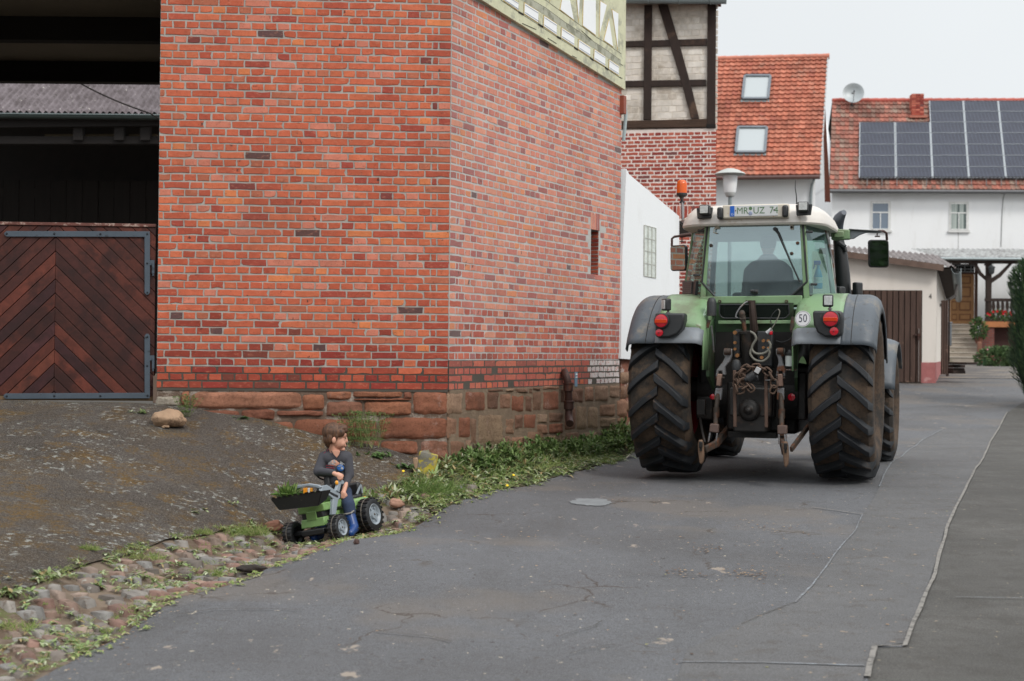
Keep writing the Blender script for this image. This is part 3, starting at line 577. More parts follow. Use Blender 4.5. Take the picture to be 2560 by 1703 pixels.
for chain_ in ([(1000, -90), (1130, 0), (1300, 100), (1545, 282), (1650, 350), (1900, 522), (2050, 622), (2262, 772)], [(1180, -85), (1480, 134), (1660, 262), (1770, 343), (1942, 470), (2040, 530), (2225, 662), (2270, 690)], [(600, -90), (760, 24), (950, 154), (1200, 312), (1445, 474), (1665, 608), (1870, 744), (2065, 868), (2235, 984), (2270, 1008)]):
    for a, b in zip(chain_[:-1], chain_[1:]):
        (x0, y0), (x1, y1) = tq([a, b]); m.bar(SP(x0, y0, .0505), SP(x1, y1, .0505), .003, .0045)
for px_ in (955, 1016, 1209, 1268, 1445, 1495, 1668, 1714, 1871, 1914, 2065, 2104):
    yb_ = (px_ - 1025) * .672 + 36; (x0, y0), (x1, y1) = tq([(px_, yb_), (px_, yb_ + 150)]); m.bar(SP(x0, y0, .0505), SP(x1, y1, .0505), .002, .003, up=(su.x, su.y, 0))
for a, b in [((1640, 715), (1700, 745)), ((2250, 815), (2290, 840)), ((2235, 985), (2285, 1005)), ((1760, 395), (1900, 520)), ((1000, 300), (1180, 380)), ((1330, 490), (1440, 560))]:
    (x0, y0), (x1, y1) = tq([a, b]); m.bar(SP(x0, y0, .051), SP(x1, y1, .051), .004, .007)
m.build('timber_gap_shade', DARK_SHADE, timber)
m = MB(); sbox(m, LS - .07, LS + .02, float(SP(1556, 262, .02).z) - .12, float(SP(1556, 240, .02).z), -.1, .06); m.build('corner_tile', pm('clay_tile', srgb(150, 80, 60, .8)), barn, bevel=.004)
dpp = [PL(x, y, P1 + V(.06, .1, 0), V(0, 1, 0)) for x, y in ((1556, 245), (1562, 262), (1565, 285), (1562, 320), (1559, 352))]; dw = thing('wall_pipe', 'thin pale grey pipe bending down behind the far end of the brick barn', 'pipe', loc=tuple(dpp[2])); m = MB(); m.tube([p - dw.location for p in dpp], .022, 8); m.build('pipe', pm('pale_pipe', srgb(176, 190, 192, .8), .5), dw)
# end wall + back so that it is a solid building
m = MB(); eu = V(-sn.x, -sn.y, 0)
m.prism([P1 + V(0, 0, -.4) - su * .01, P1 + eu * 4 + V(0, 0, -.4), P1 + eu * 4 + V(0, 0, 7.4), P1 + V(0, 0, 7.4) - su * .01], -su * .25); m.build('end_wall', pm('rear_brick', srgb(176, 90, 66, .8), .9), barn)
# drain pipe out of the side wall
IRON = pm('rusty_iron', srgb(72, 48, 42, .8), .6, .3, var=.3, vs_=12, bump=.4, dirt=(srgb(104, 62, 44, .8), .5, .65, 9))
qx = lambda x: 1110 + x / 4.61; qy = lambda y: 840 + y / 4.61
pts = [SP(qx(1385), qy(410), -.03), SP(qx(1392), qy(425), .05), SP(qx(1408), qy(470), .10), SP(qx(1425), qy(530), .12), SP(qx(1432), qy(600), .12), SP(qx(1438), qy(780), .12), SP(qx(1438), qy(900), .12), SP(qx(1442), qy(960), .14), SP(qx(1450), qy(1010), .19)]
drain = thing('drain_pipe', 'short rusty cast-iron drain pipe bending down the stone footing of the brick barn', 'pipe', loc=tuple(pts[4]))
def rel(m_, root): m_.v = [(x - root.location.x, y - root.location.y, z - root.location.z) for x, y, z in m_.v]; return m_
m = MB(); m.tube(pts, .045, 14); rel(m, drain).build('pipe', IRON, drain)
for a in ((1432, 590), (1438, 800)):
    m = MB(); p = SP(qx(a[0]), qy(a[1]), .12); m.lathe([(.046, -.05), (.058, -.045), (.058, .03), (.064, .035), (.064, .05), (.046, .055)], p, (0, 0, 1), 16); rel(m, drain).build('pipe_collar', IRON, drain)
p = SP(qx(1520), qy(500), .005); lb = thing('wall_marker', 'narrow blue-grey marker plate fixed to the lowest bricks beside the drain pipe', 'sign', loc=tuple(p))
m = MB(); m.box((0, 0, 0), (.075, .012, .145 * 1.2), R=Rs); m.build('plate', pm('plate_blue', srgb(120, 150, 172, .8), .5), lb, bevel=.002)
m = MB(); m.box(Rs @ V(.0, -.008, .06), (.05, .003, .02), R=Rs); m.box(Rs @ V(.0, -.008, .025), (.05, .003, .012), R=Rs); m.build('marking', PLAS, lb)
# ---- gate passage on the left
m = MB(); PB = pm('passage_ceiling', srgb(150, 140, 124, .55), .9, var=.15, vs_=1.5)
pas = thing('gate_passage', 'dark roofed gateway left of the brick wall with black ceiling beams', 'gateway', loc=(-6, 15, .8))
def pbox(name, x0, x1, y0, y1, z0, z1, mat, bevel=0, parent=pas):
    m = MB(); m.box(((x0 + x1) / 2, (y0 + y1) / 2, (z0 + z1) / 2), (x1 - x0, y1 - y0, z1 - z0)); return rel(m, parent).build(name, mat, parent, bevel)
BEAM = pm('black_beam', srgb(34, 28, 26, .5), .9, var=.3, vs_=4, stretch=((.3, 4, 4),))
CZ = 5.2
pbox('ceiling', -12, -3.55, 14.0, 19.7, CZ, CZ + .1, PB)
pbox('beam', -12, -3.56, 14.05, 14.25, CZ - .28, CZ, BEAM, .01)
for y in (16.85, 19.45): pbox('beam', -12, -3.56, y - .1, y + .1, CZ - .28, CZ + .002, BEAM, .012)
pbox('left_wall', -8.6, -8.3, 14.2, 19.7, .3, CZ, DARK_SHADE); 
m = MB(); m.prism([V(-3.52, 14.3, .3), V(-3.52 - .7, 19.7, .3), V(-3.52 - .7, 19.7, CZ), V(-3.52, 14.3, CZ)], V(.25, 0, 0)); rel(m, pas).build('right_wall', DARK_SHADE, pas)
# ---- gate leaf
GATEP = P0 - fn_ * .06
gate = thing('wooden_gate', 'dark red-brown herringbone plank gate with blue-grey iron straps beside the brick wall', 'gate', loc=tuple(AT(388, 1003, 14.05)))
GL = gate.location.copy(); gp = V(GL.x, GL.y, 0)
def G(px, py, off=0): return PL(px, py, gp + fn_ * off, fn_) 
n = N('gate_planks'); a = n.attr(); vec = n.stretch(1, 1, 1)
c = n.mix(1.0, a.outputs['Color'], n.gray(n.rng(n.noise(7, 7, .75, None, 1.2), .25, .75, .45, 1.5)), 'MULTIPLY')
c = n.mix(n.rng(n.noise(3.0, 6, .7), .46, .62, 0, .75, True), c, srgb(44, 22, 20, .8)); c = n.mix(n.rng(n.noise(26, 5, .7), .68, .74, 0, .6, True), c, srgb(24, 16, 16, .8))
n.bump(n.noise(60, 6, .7), .5, .004); GATEM = n.set(c, .6, 0, .35)
zt = G(200, 566).z; zb = G(200, 990).z; xr = (G(387, 800) - GL).dot(fu); xc = (G(137, 800) - GL).dot(fu); xl = xc - (xr - xc)
def clip(poly, ax, lim, keep_less):
    outp = []
    for i in range(len(poly)):
        a, b = poly[i], poly[(i + 1) % len(poly)]; ia = (a[ax] <= lim) == keep_less or a[ax] == lim; ib = (b[ax] <= lim) == keep_less or b[ax] == lim
        if ia: outp.append(a)
        if ia != ib: t = (lim - a[ax]) / (b[ax] - a[ax]); outp.append((a[0] + (b[0] - a[0]) * t, a[1] + (b[1] - a[1]) * t))
    return outp
for side in (0, 1):
    m = MB(); x0, x1 = (xl, xc - .001) if side == 0 else (xc + .001, xr); sg = -1 if side == 0 else 1; pw = .138; xo = -xr
    for k in range(-2, 32):
        z00 = zb - 1.2 + k * pw; sl_ = 1.0 if side == 0 else -1.0
        # plank band: line from centre going outward-down
        def zz(x, off): return z00 + off - abs(x - xc) * .98
        g_ = .006; poly = [(x0, zz(x0, g_)), (x1, zz(x1, g_)), (x1, zz(x1, pw - .002)), (x0, zz(x0, pw - .002))]
        poly = clip(clip(poly, 1, zb, False), 1, zt, True)
        if len(poly) < 3: continue
        kk = rng.uniform(.6, 1.2); cc = srgb(*rng.choice([(98, 48, 36), (84, 42, 33), (104, 54, 40), (76, 38, 32), (70, 37, 38)]), .8)
        m.prism([fu * x + V(0, 0, z - GL.z) + fn_ * rng.uniform(0, .002) for x, z in poly], -fn_ * .03, col=tuple(q * kk for q in cc[:3]))
    m.build('plank_panel', GATEM, gate, bevel=.003, fix=True)
m = MB(); m.box(fu * ((xl + xr) / 2) - fn_ * .045 + V(0, 0, (zt + zb) / 2 - GL.z), (xr - xl, .025, zt - zb), R=Rf); m.build('gate_back', DARK_SHADE, gate)
RAIL = pm('gate_rail', srgb(104, 60, 50, .8), .7, var=.3, vs_=20, dirt=(srgb(176, 150, 138, .8), .52, .6, 14))
m = MB(); m.box(fu * ((xl + xr) / 2) + V(0, 0, zt - GL.z + .018) - fn_ * .02, (xr - xl, .07, .03), R=Rf); m.build('top_rail', RAIL, gate, bevel=.004)
m = MB(); m.box(fu * ((xl + xr) / 2) + V(0, 0, zb - GL.z - .02) - fn_ * .02, (xr - xl, .03, .05), R=Rf); m.build('bottom_board', pm('weathered_board', srgb(120, 96, 70, .7), .9, var=.3, vs_=8), gate, bevel=.004)
STRAP = pm('strap_blue_grey', srgb(84, 96, 108, .7), .55, .1, var=.18, vs_=7, bump=.2, dirt=(srgb(52, 58, 64, .8), .6, .7, 12))
def gv(px, py, off=.012): p = G(px, py); return p - GL + fn_ * off
def strapbar(m, a, b, w_):
    d = (b - a).normalized(); s_ = fn_.cross(d); m.prism([a - s_ * w_ / 2, b - s_ * w_ / 2, b + d * w_ * .4 - s_ * w_ * .2, b + d * w_ * .4 + s_ * w_ * .2, b + s_ * w_ / 2, a + s_ * w_ / 2], fn_ * .007)
for pts in ([(366, 586), (15, 585)], [(369, 579), (369, 735)], [(368, 995), (369, 838)], [(366, 988), (14, 990)]):
    pass
m = MB(); strapbar(m, gv(375, 586), gv(18, 585), .055); strapbar(m, gv(369, 586, .014), gv(369, 732, .014), .053); m.build('hinge_strap', STRAP, gate, bevel=.002)
m = MB(); strapbar(m, gv(375, 989), gv(16, 990.5), .055); strapbar(m, gv(369, 990, .014), gv(369, 840, .014), .053); m.build('hinge_strap', STRAP, gate, bevel=.002)
for (x, y) in ((383, 665), (383, 903)):
    m = MB(); p = gv(x - 4, y - 8, .012); m.box(p, (.06, .012, .05), R=Rf); p = gv(x + 1, y + 6, .02); m.tube([p + V(0, 0, .05), p - V(0, 0, .05)], .014, 10); m.tube([p - V(0, 0, .05), p - V(0, 0, .075)], .009, 8); m.build('hinge_pin', STRAP, gate)
m = MB()
for (x, y) in ((18, 585), (137, 585), (252, 586), (369, 586), (369, 659), (369, 732), (369, 843), (369, 915), (370, 989), (252, 990), (137, 990), (18, 991)):
    p = gv(x, y, .02); m.lathe([(0, .007), (.007, .006), (.011, 0), (.012, -.004)], p, tuple(fn_), 10)
m.build('bolt', pm('bolt_dark', srgb(50, 54, 60, .8), .5, .5), gate)
pbox('hinge_post', -3.53, -3.49, 14.0, 14.06, .75, 1.02, pm('post_wood', srgb(110, 92, 80, .8), .9), .004)
# ================================================================== BACKGROUND BUILDINGS
def facing(px, Y, az):
    """vertical plane through pixel column px at depth Y, whose right-going direction is turned az radians toward +Y"""
    p = AT(px, 890, Y); p.z = 0; u = V(math.cos(az), math.sin(az), 0); return p, u, V(u.y, -u.x, 0)
class Wall:
    def __init__(s, px, Y, az, root=None): s.p, s.u, s.n = facing(px, Y, az); s.R = Matrix((s.u, -s.n, V(0, 0, 1))).transposed(); s.root = root
    def P(s, px, py, off=0):
        q = PL(px, py, s.p + s.n * off, s.n); return q - (s.root.location if s.root else V(0, 0, 0))
    def poly(s, m, pts, off, thick, mat=0, col=None):
        P = [s.P(x, y, off) for x, y in pts]; m.prism(P, s.n * thick, mat, col); return m
    def rect(s, m, x0, y0, x1, y1, off, thick, mat=0):
        a = s.P(x0, y1, off); b = s.P(x1, y0, off); ax, bx = a.dot(s.u), b.dot(s.u); c = (a + b) / 2 + s.n * thick / 2
        m.box(c, (abs(bx - ax), abs(thick), abs(b.z - a.z)), mat, s.R); return m
def render_mat(name, r, g, b, k=.85, stain=.12):
    n = N(name); c = n.mix(n.rng(n.noise(.6, 6, .65, n.stretch(1, 1, .35)), .45, .72, 0, stain * 3, True), srgb(r, g, b, k), srgb(r * .78, g * .76, b * .72, k))
    c = n.mix(n.rng(n.noise(2.4, 6, .7, n.stretch(1, 1, .25)), .58, .70, 0, stain * 2, True), c, srgb(r * .8, g * .78, b * .74, k)); n.bump(n.noise(30, 6, .7), .4, .01); return n.set(c, .9, 0, .2)
WHITE = render_mat('white_render', 236, 238, 240, .93, .08); WHITE2 = render_mat('house_render', 236, 237, 238, .97, .08)
DARKW = pm('tarred_timber', srgb(54, 38, 31, .68), .85, var=.4, vs_=3, bump=.6, bs=20, bd=.02, stretch=((4, 4, .5),), dirt=(srgb(96, 72, 56, .75), .56, .68, 1.5))
ZINC = pm('zinc_gutter', srgb(150, 160, 162, .8), .45, .4, var=.1, vs_=3)
# ---- lean-to with white wall, in line with the barn
lt = thing('lean_to', 'white rendered lean-to wall with a sloping top and glass-block window behind the big tractor', 'building', loc=(1.9, 19.3, 0))
wl = Wall(1620, 19.3, 0, lt); wl.p = P1 + sn * .03; wl.u = su; wl.n = sn; wl.R = Rs
m = MB(); wl.poly(m, [(1552, 897), (1556, 640), (1566, 422), (1573, 436), (1698, 541), (1698, 760), (1698, 905)], 0, -.28); m.build('white_wall', WHITE, lt)
m = MB(); wl.poly(m, [(1552, 1075), (1552, 897.5), (1698, 905.5), (1698, 1090)], -.06, -.2); m.build('low_wall', BR_SIDE if 0 else pm('low_wall_brick', srgb(150, 96, 76, .8), .95, var=.35, vs_=5, bump=1, bs=20, bd=.03, dirt=(srgb(196, 180, 172, .8), .5, .6, 4)), lt)
m = MB(); 
for q in [(1553, 930, 1572, 960), (1573, 925, 1590, 955), (1553, 963, 1566, 1000), (1568, 958, 1590, 995), (1553, 1003, 1575, 1030), (1577, 998, 1600, 1028)]:
    stone(m, [wl.P(q[0], q[3], -.05), wl.P(q[2], q[3], -.05), wl.P(q[2], q[1], -.05), wl.P(q[0], q[1], -.05)], sn, spal('s'), .03, rng.random() * 9, nu=6, nv=5)
m.build('footing_stones', STONEM, lt, fix=False, smooth=180)
gb = MB(); wl.poly(gb, [(1611, 563), (1640, 571), (1639, 695), (1610, 690)], .004, -.06); gbw = gb.build('window', pm('glass_block', srgb(214, 220, 214, .9), .35, var=.25, vs_=9, stretch=((1, 1, 3),)), lt)
m = MB()
for i in range(5):
    t = i / 4; m.bar(wl.P(1611, 563 + 127 * t, .006), wl.P(1640, 571 + 124 * t, .006), .006, .010)
for i in range(4):
    t = i / 3; m.bar(wl.P(1611 + 29 * t - .3, 563 + 8 * t, .008), wl.P(1610 + 29 * t, 690 + 5 * t, .008), .012, .014)
m.build('window_grid', pm('grid_grey', srgb(190, 190, 182, .85), .8), gbw)
# ---- half-timbered tower
tw = thing('half_timbered_house', 'tall half-timbered gable with black beams and pale brick infill above red brick', 'building', loc=tuple(AT(1700, 1000, 28)))
t = Wall(1788, 28, -R_(11), tw); X_ = lambda x: 1500 + x / 2.752; Y_ = lambda y: y / 2.752
m = MB(); t.rect(m, 1440, -40, 1788, 1050, -.3, -.3); a_, b_ = t.P(1440, 1050, -.6), t.P(1788, -40, -.6); TB = V(math.sin(R_(5)), math.cos(R_(5)), 0) * 5; m.prism([V(a_.x, a_.y, a_.z), V(b_.x, b_.y, a_.z), V(b_.x, b_.y, b_.z), V(a_.x, a_.y, b_.z)], TB); m.build('wall_core', pm('tower_mortar', srgb(196, 178, 166, .8), .95, var=.15, vs_=2, bump=.4), tw)
n = N('pale_brick'); a = n.attr(); c = n.mix(1.0, a.outputs['Color'], n.gray(n.rng(n.noise(5, 6, .7), .25, .75, .75, 1.2)), 'MULTIPLY'); c = n.mix(n.rng(n.noise(.9, 7, .75), .46, .66, 0, .65, True), c, srgb(150, 132, 108, .8)); n.bump(n.noise(30, 6, .7), .5, .01); PALEBR = n.set(c, .9)
zt_, zs = t.P(1650, 12).z + tw.location.z, t.P(1650, 321).z + tw.location.z
o0 = t.P(1789, 890) + tw.location; o0 = V(o0.x, o0.y, 0)
def trel(m_): return rel(m_, tw)
m = MB(); course_wall(m, o0 - t.n * .05, -t.u, t.n, 2.9, zs - .05, int((zt_ - zs) / .125) + 1, [((226, 217, 205), 5), ((221, 211, 199), 4), ((230, 222, 211), 3), ((212, 200, 186), 1)], header=.15, joint=.012, ch=.125, chip=1.6)
trel(m).build('infill_brick', PALEBR, tw, fix=False, smooth=0)
m = MB(); t.rect(m, 1440, -30, 1786, 321, -.052, -.2); m.build('infill_mortar', pm('infill_mortar_m', srgb(212, 202, 188, .9), .95, var=.2), tw)
BR_T = brick_mat('brick_tower', .2)
wt = [(1700 - 1.5, 565), (1729, 590)]
m = MB(); course_wall(m, o0 - t.n * .0, -t.u, t.n, 2.9, -1.0 + ((zs + 1.0) % .077), int((zs + 1.0) / .077) - 1, PAL_T, header=.131, joint=.022, ch=.077, chip=1.6,
                      skip=lambda c, z, a, b: t.P(1788, 588).z + tw.location.z - .02 < z < t.P(1788, 512).z + tw.location.z and -1.08 < -c < -.42)
trel(m).build('brick_wall', BR_T, tw, fix=False, smooth=0)
m = MB(); t.rect(m, 1440, 321, 1788, 1050, -.002, -.29); m.build('brick_mortar', pm('tower_mortar_pale', srgb(228, 214, 206, .9), .95, var=.12, vs_=3, bump=.4), tw)
m = MB(); x_s = -1.06
for i in range(9): brick(m, o0, -t.u, t.n, .43 + i * .073, .43 + i * .073 + .058, t.P(1788, 546).z + tw.location.z, t.P(1788, 514).z + tw.location.z, pick(PAL_T))
trel(m).build('lintel_bricks', BR_T, tw, fix=False, smooth=0)
m = MB(); t.rect(m, 1698, 552, 1745, 592, .0, .006); m.build('window', DARK_SHADE, tw)
m = MB()
for (x0, y0, x1, y1) in [(300, 38, 360, 828), (735, 35, 800, 885)]: t.rect(m, X_(x0), Y_(y0), X_(x1), Y_(y1), -.05, .06)
m.build('post', DARKW, tw, bevel=.008)
m = MB(); t.poly(m, [(X_(140), Y_(288)), (X_(736), Y_(270)), (X_(736), Y_(316)), (X_(140), Y_(328))], -.05, .056); t.poly(m, [(X_(140), Y_(560)), (X_(730), Y_(551)), (X_(730), Y_(594)), (X_(140), Y_(602))], -.05, .056); m.build('rail', DARKW, tw, bevel=.006)
m = MB(); t.poly(m, [(X_(400), Y_(38)), (X_(468), Y_(38)), (X_(555), Y_(330)), (X_(640), Y_(640)), (X_(684), Y_(822)), (X_(628), Y_(822)), (X_(575), Y_(620)), (X_(480), Y_(300))], -.05, .063); m.build('brace', DARKW, tw, bevel=.006)
m = MB(); t.poly(m, [(X_(100), Y_(838)), (X_(736), Y_(822)), (X_(736), Y_(880)), (X_(100), Y_(888))], -.06, .085); m.build('sill_beam', pm('worn_beam', srgb(84, 62, 48, .75), .9, var=.4, vs_=4, bump=1, bs=14, bd=.03, stretch=((.5, .5, 6),), dirt=(srgb(150, 130, 112, .75), .56, .66, 3)), tw, bevel=.01)
m = MB(); t.rect(m, X_(735) + 0, Y_(860), X_(798), Y_(886), -.1, .14); m.build('beam_end', BEAM, tw)
m = MB(); a, b = t.P(1430, Y_(2), .30), t.P(1816, Y_(8), .30); d = (b - a).normalized()
prof = [(math.cos(q) * .075, math.sin(q) * .075) for q in np.linspace(math.pi, 2 * math.pi, 9)]
m.grid(lambda u, v: a.lerp(b, u) + t.n * (.075 * math.cos(math.pi * (1 + v))) + V(0, 0, .075 * math.sin(math.pi * (1 + v)) + .02), 1, 10); m.tube([a + t.n * .075 + V(0, 0, .02), b + t.n * .075 + V(0, 0, .02)], .012, 6); m.tube([a - t.n * .075 + V(0, 0, .03), b - t.n * .075 + V(0, 0, .03)], .012, 6)
for k in (.1, .3, .5, .7, .9):
    q = a.lerp(b, k); m.tube([q + t.n * (.08 * math.cos(math.pi * (1 + j / 8))) + V(0, 0, .08 * math.sin(math.pi * (1 + j / 8)) + .02) for j in range(9)], .012, 5)
m.build('gutter', ZINC, tw, solid=.006)
m = MB(); m.prism([t.P(1430, -2, .28), t.P(1800, 2, .28), t.P(1800, 2, .28) + V(0, 0, .1) - t.n * .0, t.P(1430, -2, .28) + V(0, 0, .1)], -t.n * .5); 
q0, q1 = t.P(1430, -2, .30), t.P(1812, 4, .30); m.prism([q0 + V(0, 0, .10), q1 + V(0, 0, .10), q1 - t.n * 3 + V(0, 0, 2.6), q0 - t.n * 3 + V(0, 0, 2.6)], V(0, 0, .08)); m.build('roof', pm('tower_roof', srgb(110, 60, 50, .8), .9), tw)
# ---- tiled roofs
def tile_mat(name, lichen, dark):
    n = N(name); a = n.attr(); c = n.mix(1.0, a.outputs['Color'], n.gray(n.rng(n.noise(7, 6, .7), .25, .75, .75, 1.25)), 'MULTIPLY')
    c = n.mix(n.rng(n.noise(.55, 6, .7), .48, .66, 0, dark, True), c, srgb(96, 58, 48, .8)); c = n.mix(n.rng(n.noise(1.6, 7, .75), .54, .66, 0, lichen, True), c, srgb(150, 138, 124, .8))
    return n.set(c, .8, 0, .3)
def tile_roof(m, o, u, d, nrm, nu, nv, tw_, tl, pal, seed=0, jit=.006):
    """o: lower left corner; u along the eave, d up the slope"""
    for j in range(nv):
        sag = 0
        for i in range(nu):
            c = pick(pal); k = rng.uniform(.86, 1.1); c = tuple(q * k for q in c); jj = rng.uniform(-jit, jit); b = o + u * (i * tw_) + d * (j * tl + jj)
            prof = [(0, .018), (.18, .034), (.38, .014), (.62, -.004), (.84, .004), (1.0, .018)]; P = []
            for (a, h) in prof: P.append(b + u * (a * tw_) + nrm * (h + .055) + d * 0)
            for (a, h) in prof: P.append(b + u * (a * tw_) + nrm * (h + .004) + d * (tl + .02))
            for (a, h) in prof: P.append(b + u * (a * tw_) + nrm * (h - .002))
            n_ = len(prof); m.add(P, [(q, q + 1, n_ + q + 1, n_ + q) for q in range(n_ - 1)] + [(2 * n_ + q, 2 * n_ + q + 1, q + 1, q) for q in range(n_ - 1)], 0, (*c, 0))
PAL_R1 = [((182, 108, 84), 10), ((176, 102, 79), 8), ((188, 116, 92), 6), ((162, 92, 74), 2)]
PAL_R2 = [((156, 96, 80), 6), ((146, 90, 76), 6), ((142, 106, 92), 5), ((164, 104, 88), 4), ((126, 92, 80), 3), ((150, 124, 110), 2)]
# red-roofed house
rh = thing('white_house', 'white house with a steep orange-red tiled roof and two roof windows, second from the tower', 'building', loc=tuple(AT(1925, 1000, 45)))
h = Wall(2052, 45, -R_(9), rh); pR = h.P(2050, 437.5); pL = h.P(1740, 441); u = h.u; top = h.P(2060, 142)
ht = top.z - pR.z; run = ht / math.tan(R_(50)); d = (V(0, 0, ht) - h.n * run).normalized(); nr = u.cross(d).normalized(); 
if nr.dot(h.n) < 0: nr = -nr
# solve run so that the ridge lies on the ray of pixel row 142
q = AT(2060, 142, 45); rr_ = ray(2060, 142)
def ridge_for(run):
    P_ = pR + rh.location - h.n * run; k = (P_ - CAM).dot(h.n) / rr_.dot(h.n); return (CAM + rr_ * k)
run = 3.3; rp = ridge_for(run); ht = rp.z - (pR.z + rh.location.z); RB = V(math.sin(R_(16)), math.cos(R_(16)), 0); d = (V(0, 0, ht) + RB * run); SL = d.length; d.normalize(); nr = u.cross(d).normalized(); nr = nr if nr.dot(h.n) > 0 else -nr
nv = 27; tl = SL / nv; nu = 32; twd = .191; o_ = pR - u * (nu * twd) + h.n * .32 - V(0, 0, .32 * ht / run) 
eo = pR + h.n * 0; o_ = eo - u * (nu * twd)
m = MB(); tile_roof(m, o_, u, d, nr, nu, nv, twd, tl, PAL_R1); m.build('roof', tile_mat('clay_tiles_orange', .35, .5), rh, fix=False, smooth=50)
m = MB(); m.prism([o_ - nr * .03, o_ + u * nu * twd - nr * .03, o_ + u * nu * twd + d * SL - nr * .03, o_ + d * SL - nr * .03], -nr * .1); m.build('roof_deck', DARK_SHADE, rh)
m = MB()
for i in range(16): a = o_ + d * (SL - .02) + u * (i * .385) + V(0, 0, .02); m.tube([a, a + u * .40], [.085, .10], 10)
m.build('ridge_tiles', pm('ridge_clay', srgb(206, 130, 108, .8), .8, var=.25, vs_=3), rh)
m = MB(); b0 = pL - h.n * .45; b1 = pR - h.n * .45; b1 = b1 - u * .12; b1.z = b0.z = pR.z + .3; base = -rh.location.z - .5
m.prism([V(b0.x, b0.y, base), V(b1.x, b1.y, base), b1, b0], -h.n * 5.6)
g0 = b1; gr = pR - h.n * run - u * .12; gr.z = pR.z + ht - .12; g2 = b1 - h.n * 5.6
m.prism([b1 - u * .3, g2 - u * .3, gr - u * .3], u * .3); m.build('wall', WHITE, rh)
m = MB(); a, b = pL + h.n * .05 - V(0, 0, .07), pR + h.n * .05 - V(0, 0, .07); m.tube([a, b], .07, 10); m.build('gutter', pm('gutter_brown', srgb(96, 66, 60, .8), .5), rh)
m = MB(); q = h.P(2035, 448, -.1); m.tube([q, h.P(2030, 462, -.35), h.P(2028, 480, -.38), h.P(2025, 560, -.38)], .045, 10); m.build('downpipe', ZINC, rh)
m = MB()
for j in range(nv): a = pR + d * (j * tl) + u * .01; m.box(a + d * tl / 2 + nr * .01, (.05, tl * .92, .07), R=Matrix((u, d, nr)).transposed())
m.build('verge_trim', pm('verge_pale', srgb(190, 190, 190, .8), .7), rh)
m = MB(); a = pR + d * (SL - .1) + u * .1; qa = h.P(2058, 175, -3.4); qb = h.P(2068, 505, -6.4); qc = h.P(2062, 505, -6.4)
m.prism([qa, qb + u * .12, qc, qa - u * .02 - V(0, 0, .4)], -h.n * .05); m.build('bargeboard', pm('brown_board', srgb(112, 62, 48, .75), .7), rh)
FRM = pm('skylight_frame', srgb(120, 126, 132, .8), .4, .5); 
n = N('sky_glass'); n.set(srgb(150, 160, 165, .5), .04, 0, 1.0); n.b.inputs['Metallic'].default_value = .0; n.b.inputs['Base Color'].default_value = srgb(184, 192, 194, .75); SKG = n.mat
def RP(px, py, off=0):
    o2 = pR + rh.location + nr * off; return PL(px, py, o2, nr) - rh.location
for quad, lb in (([(1862, 191), (1926, 191), (1920, 248), (1856, 248)], 0), ([(1845, 320), (1917, 320), (1912, 382), (1839, 382)], 1)):
    P_ = [RP(x, y, .07) for x, y in quad]; m = MB()
    fw = .085
    for i in range(4):
        a, b = P_[i], P_[(i + 1) % 4]; dd = (b - a).normalized(); m.bar(a - dd * .0, b, fw, .14, up=tuple(nr))
    fr = m.build('skylight', FRM, rh, bevel=.01); m = MB(); m.prism([p + nr * .02 for p in P_], -nr * .04); m.build('pane', SKG, fr)
    m = MB(); m.prism([RP(quad[3][0] - 3, quad[3][1] + 1, .05), RP(quad[2][0] + 3, quad[2][1] + 1, .05), RP(quad[2][0] + 3, quad[2][1] + 7, .06), RP(quad[3][0] - 5, quad[3][1] + 7, .06)], nr * .01); m.build('flashing', ZINC, fr)
# solar house
sh = thing('farmhouse', 'long white house with a mossy red roof carrying solar panels, farthest on the right', 'building', loc=tuple(AT(2300, 930, 62)))
s = Wall(2300, 62, -R_(3.0), sh); X5 = lambda x: 1960 + x / 2.6133; Y5 = lambda y: 100 + y / 2.6133
eL, eR = s.P(X5(296), Y5(978)), s.P(2680, Y5(984)); u = s.u; ll = (eR - eL).dot(u)
rp = PL(2300, Y5(402), s.p - s.n * 4.6, s.n) - sh.location; ht = rp.z - eL.z; SBK = V(math.sin(R_(13.8)), math.cos(R_(13.8)), 0); d = V(0, 0, ht) + SBK * 4.6; SL = d.length; d.normalize(); nr = u.cross(d).normalized(); nr = nr if nr.dot(s.n) > 0 else -nr
nv = 20; tl = SL / nv; twd = .2; nu = int(ll / twd) + 1
m = MB(); tile_roof(m, eL + V(0, 0, 0), u, d, nr, nu, nv, twd, tl, PAL_R2, jit=.015); m.build('roof', tile_mat('clay_tiles_mossy', .7, .6), sh, fix=False, smooth=50)
m = MB(); m.prism([eL - nr * .03, eR - nr * .03, eR + d * SL - nr * .03, eL + d * SL - nr * .03], -nr * .15); a, b = eL + d * SL, eR + d * SL; m.prism([a, b, b - s.n * 4.4 - V(0, 0, ht), a - s.n * 4.4 - V(0, 0, ht)], -V(0, 0, .15)); m.build('roof_deck', DARK_SHADE, sh)
m = MB()
for i in range(int(ll / .42) + 1): a = eL + d * SL + u * (i * .42) + V(0, 0, .03); m.tube([a, a + u * .44], [.10, .125], 8)
m.build('ridge_tiles', pm('ridge_red', srgb(186, 92, 78, .8), .8, var=.25, vs_=2), sh)
m = MB(); m.tube([eL + s.n * .1 - V(0, 0, .08) - u * .1, eR + s.n * .1 - V(0, 0, .08)], .085, 10); m.build('gutter', pm('gutter_grey', srgb(104, 104, 106, .8), .5, .3), sh)
wz = -sh.location.z; m = MB()
a, b = eL - s.n * .45 + u * .18, eR - s.n * .45; m.prism([V(a.x, a.y, wz), V(b.x, b.y, wz), V(b.x, b.y, eL.z + .35), V(a.x, a.y, eL.z + .35)], -s.n * 8.3); 
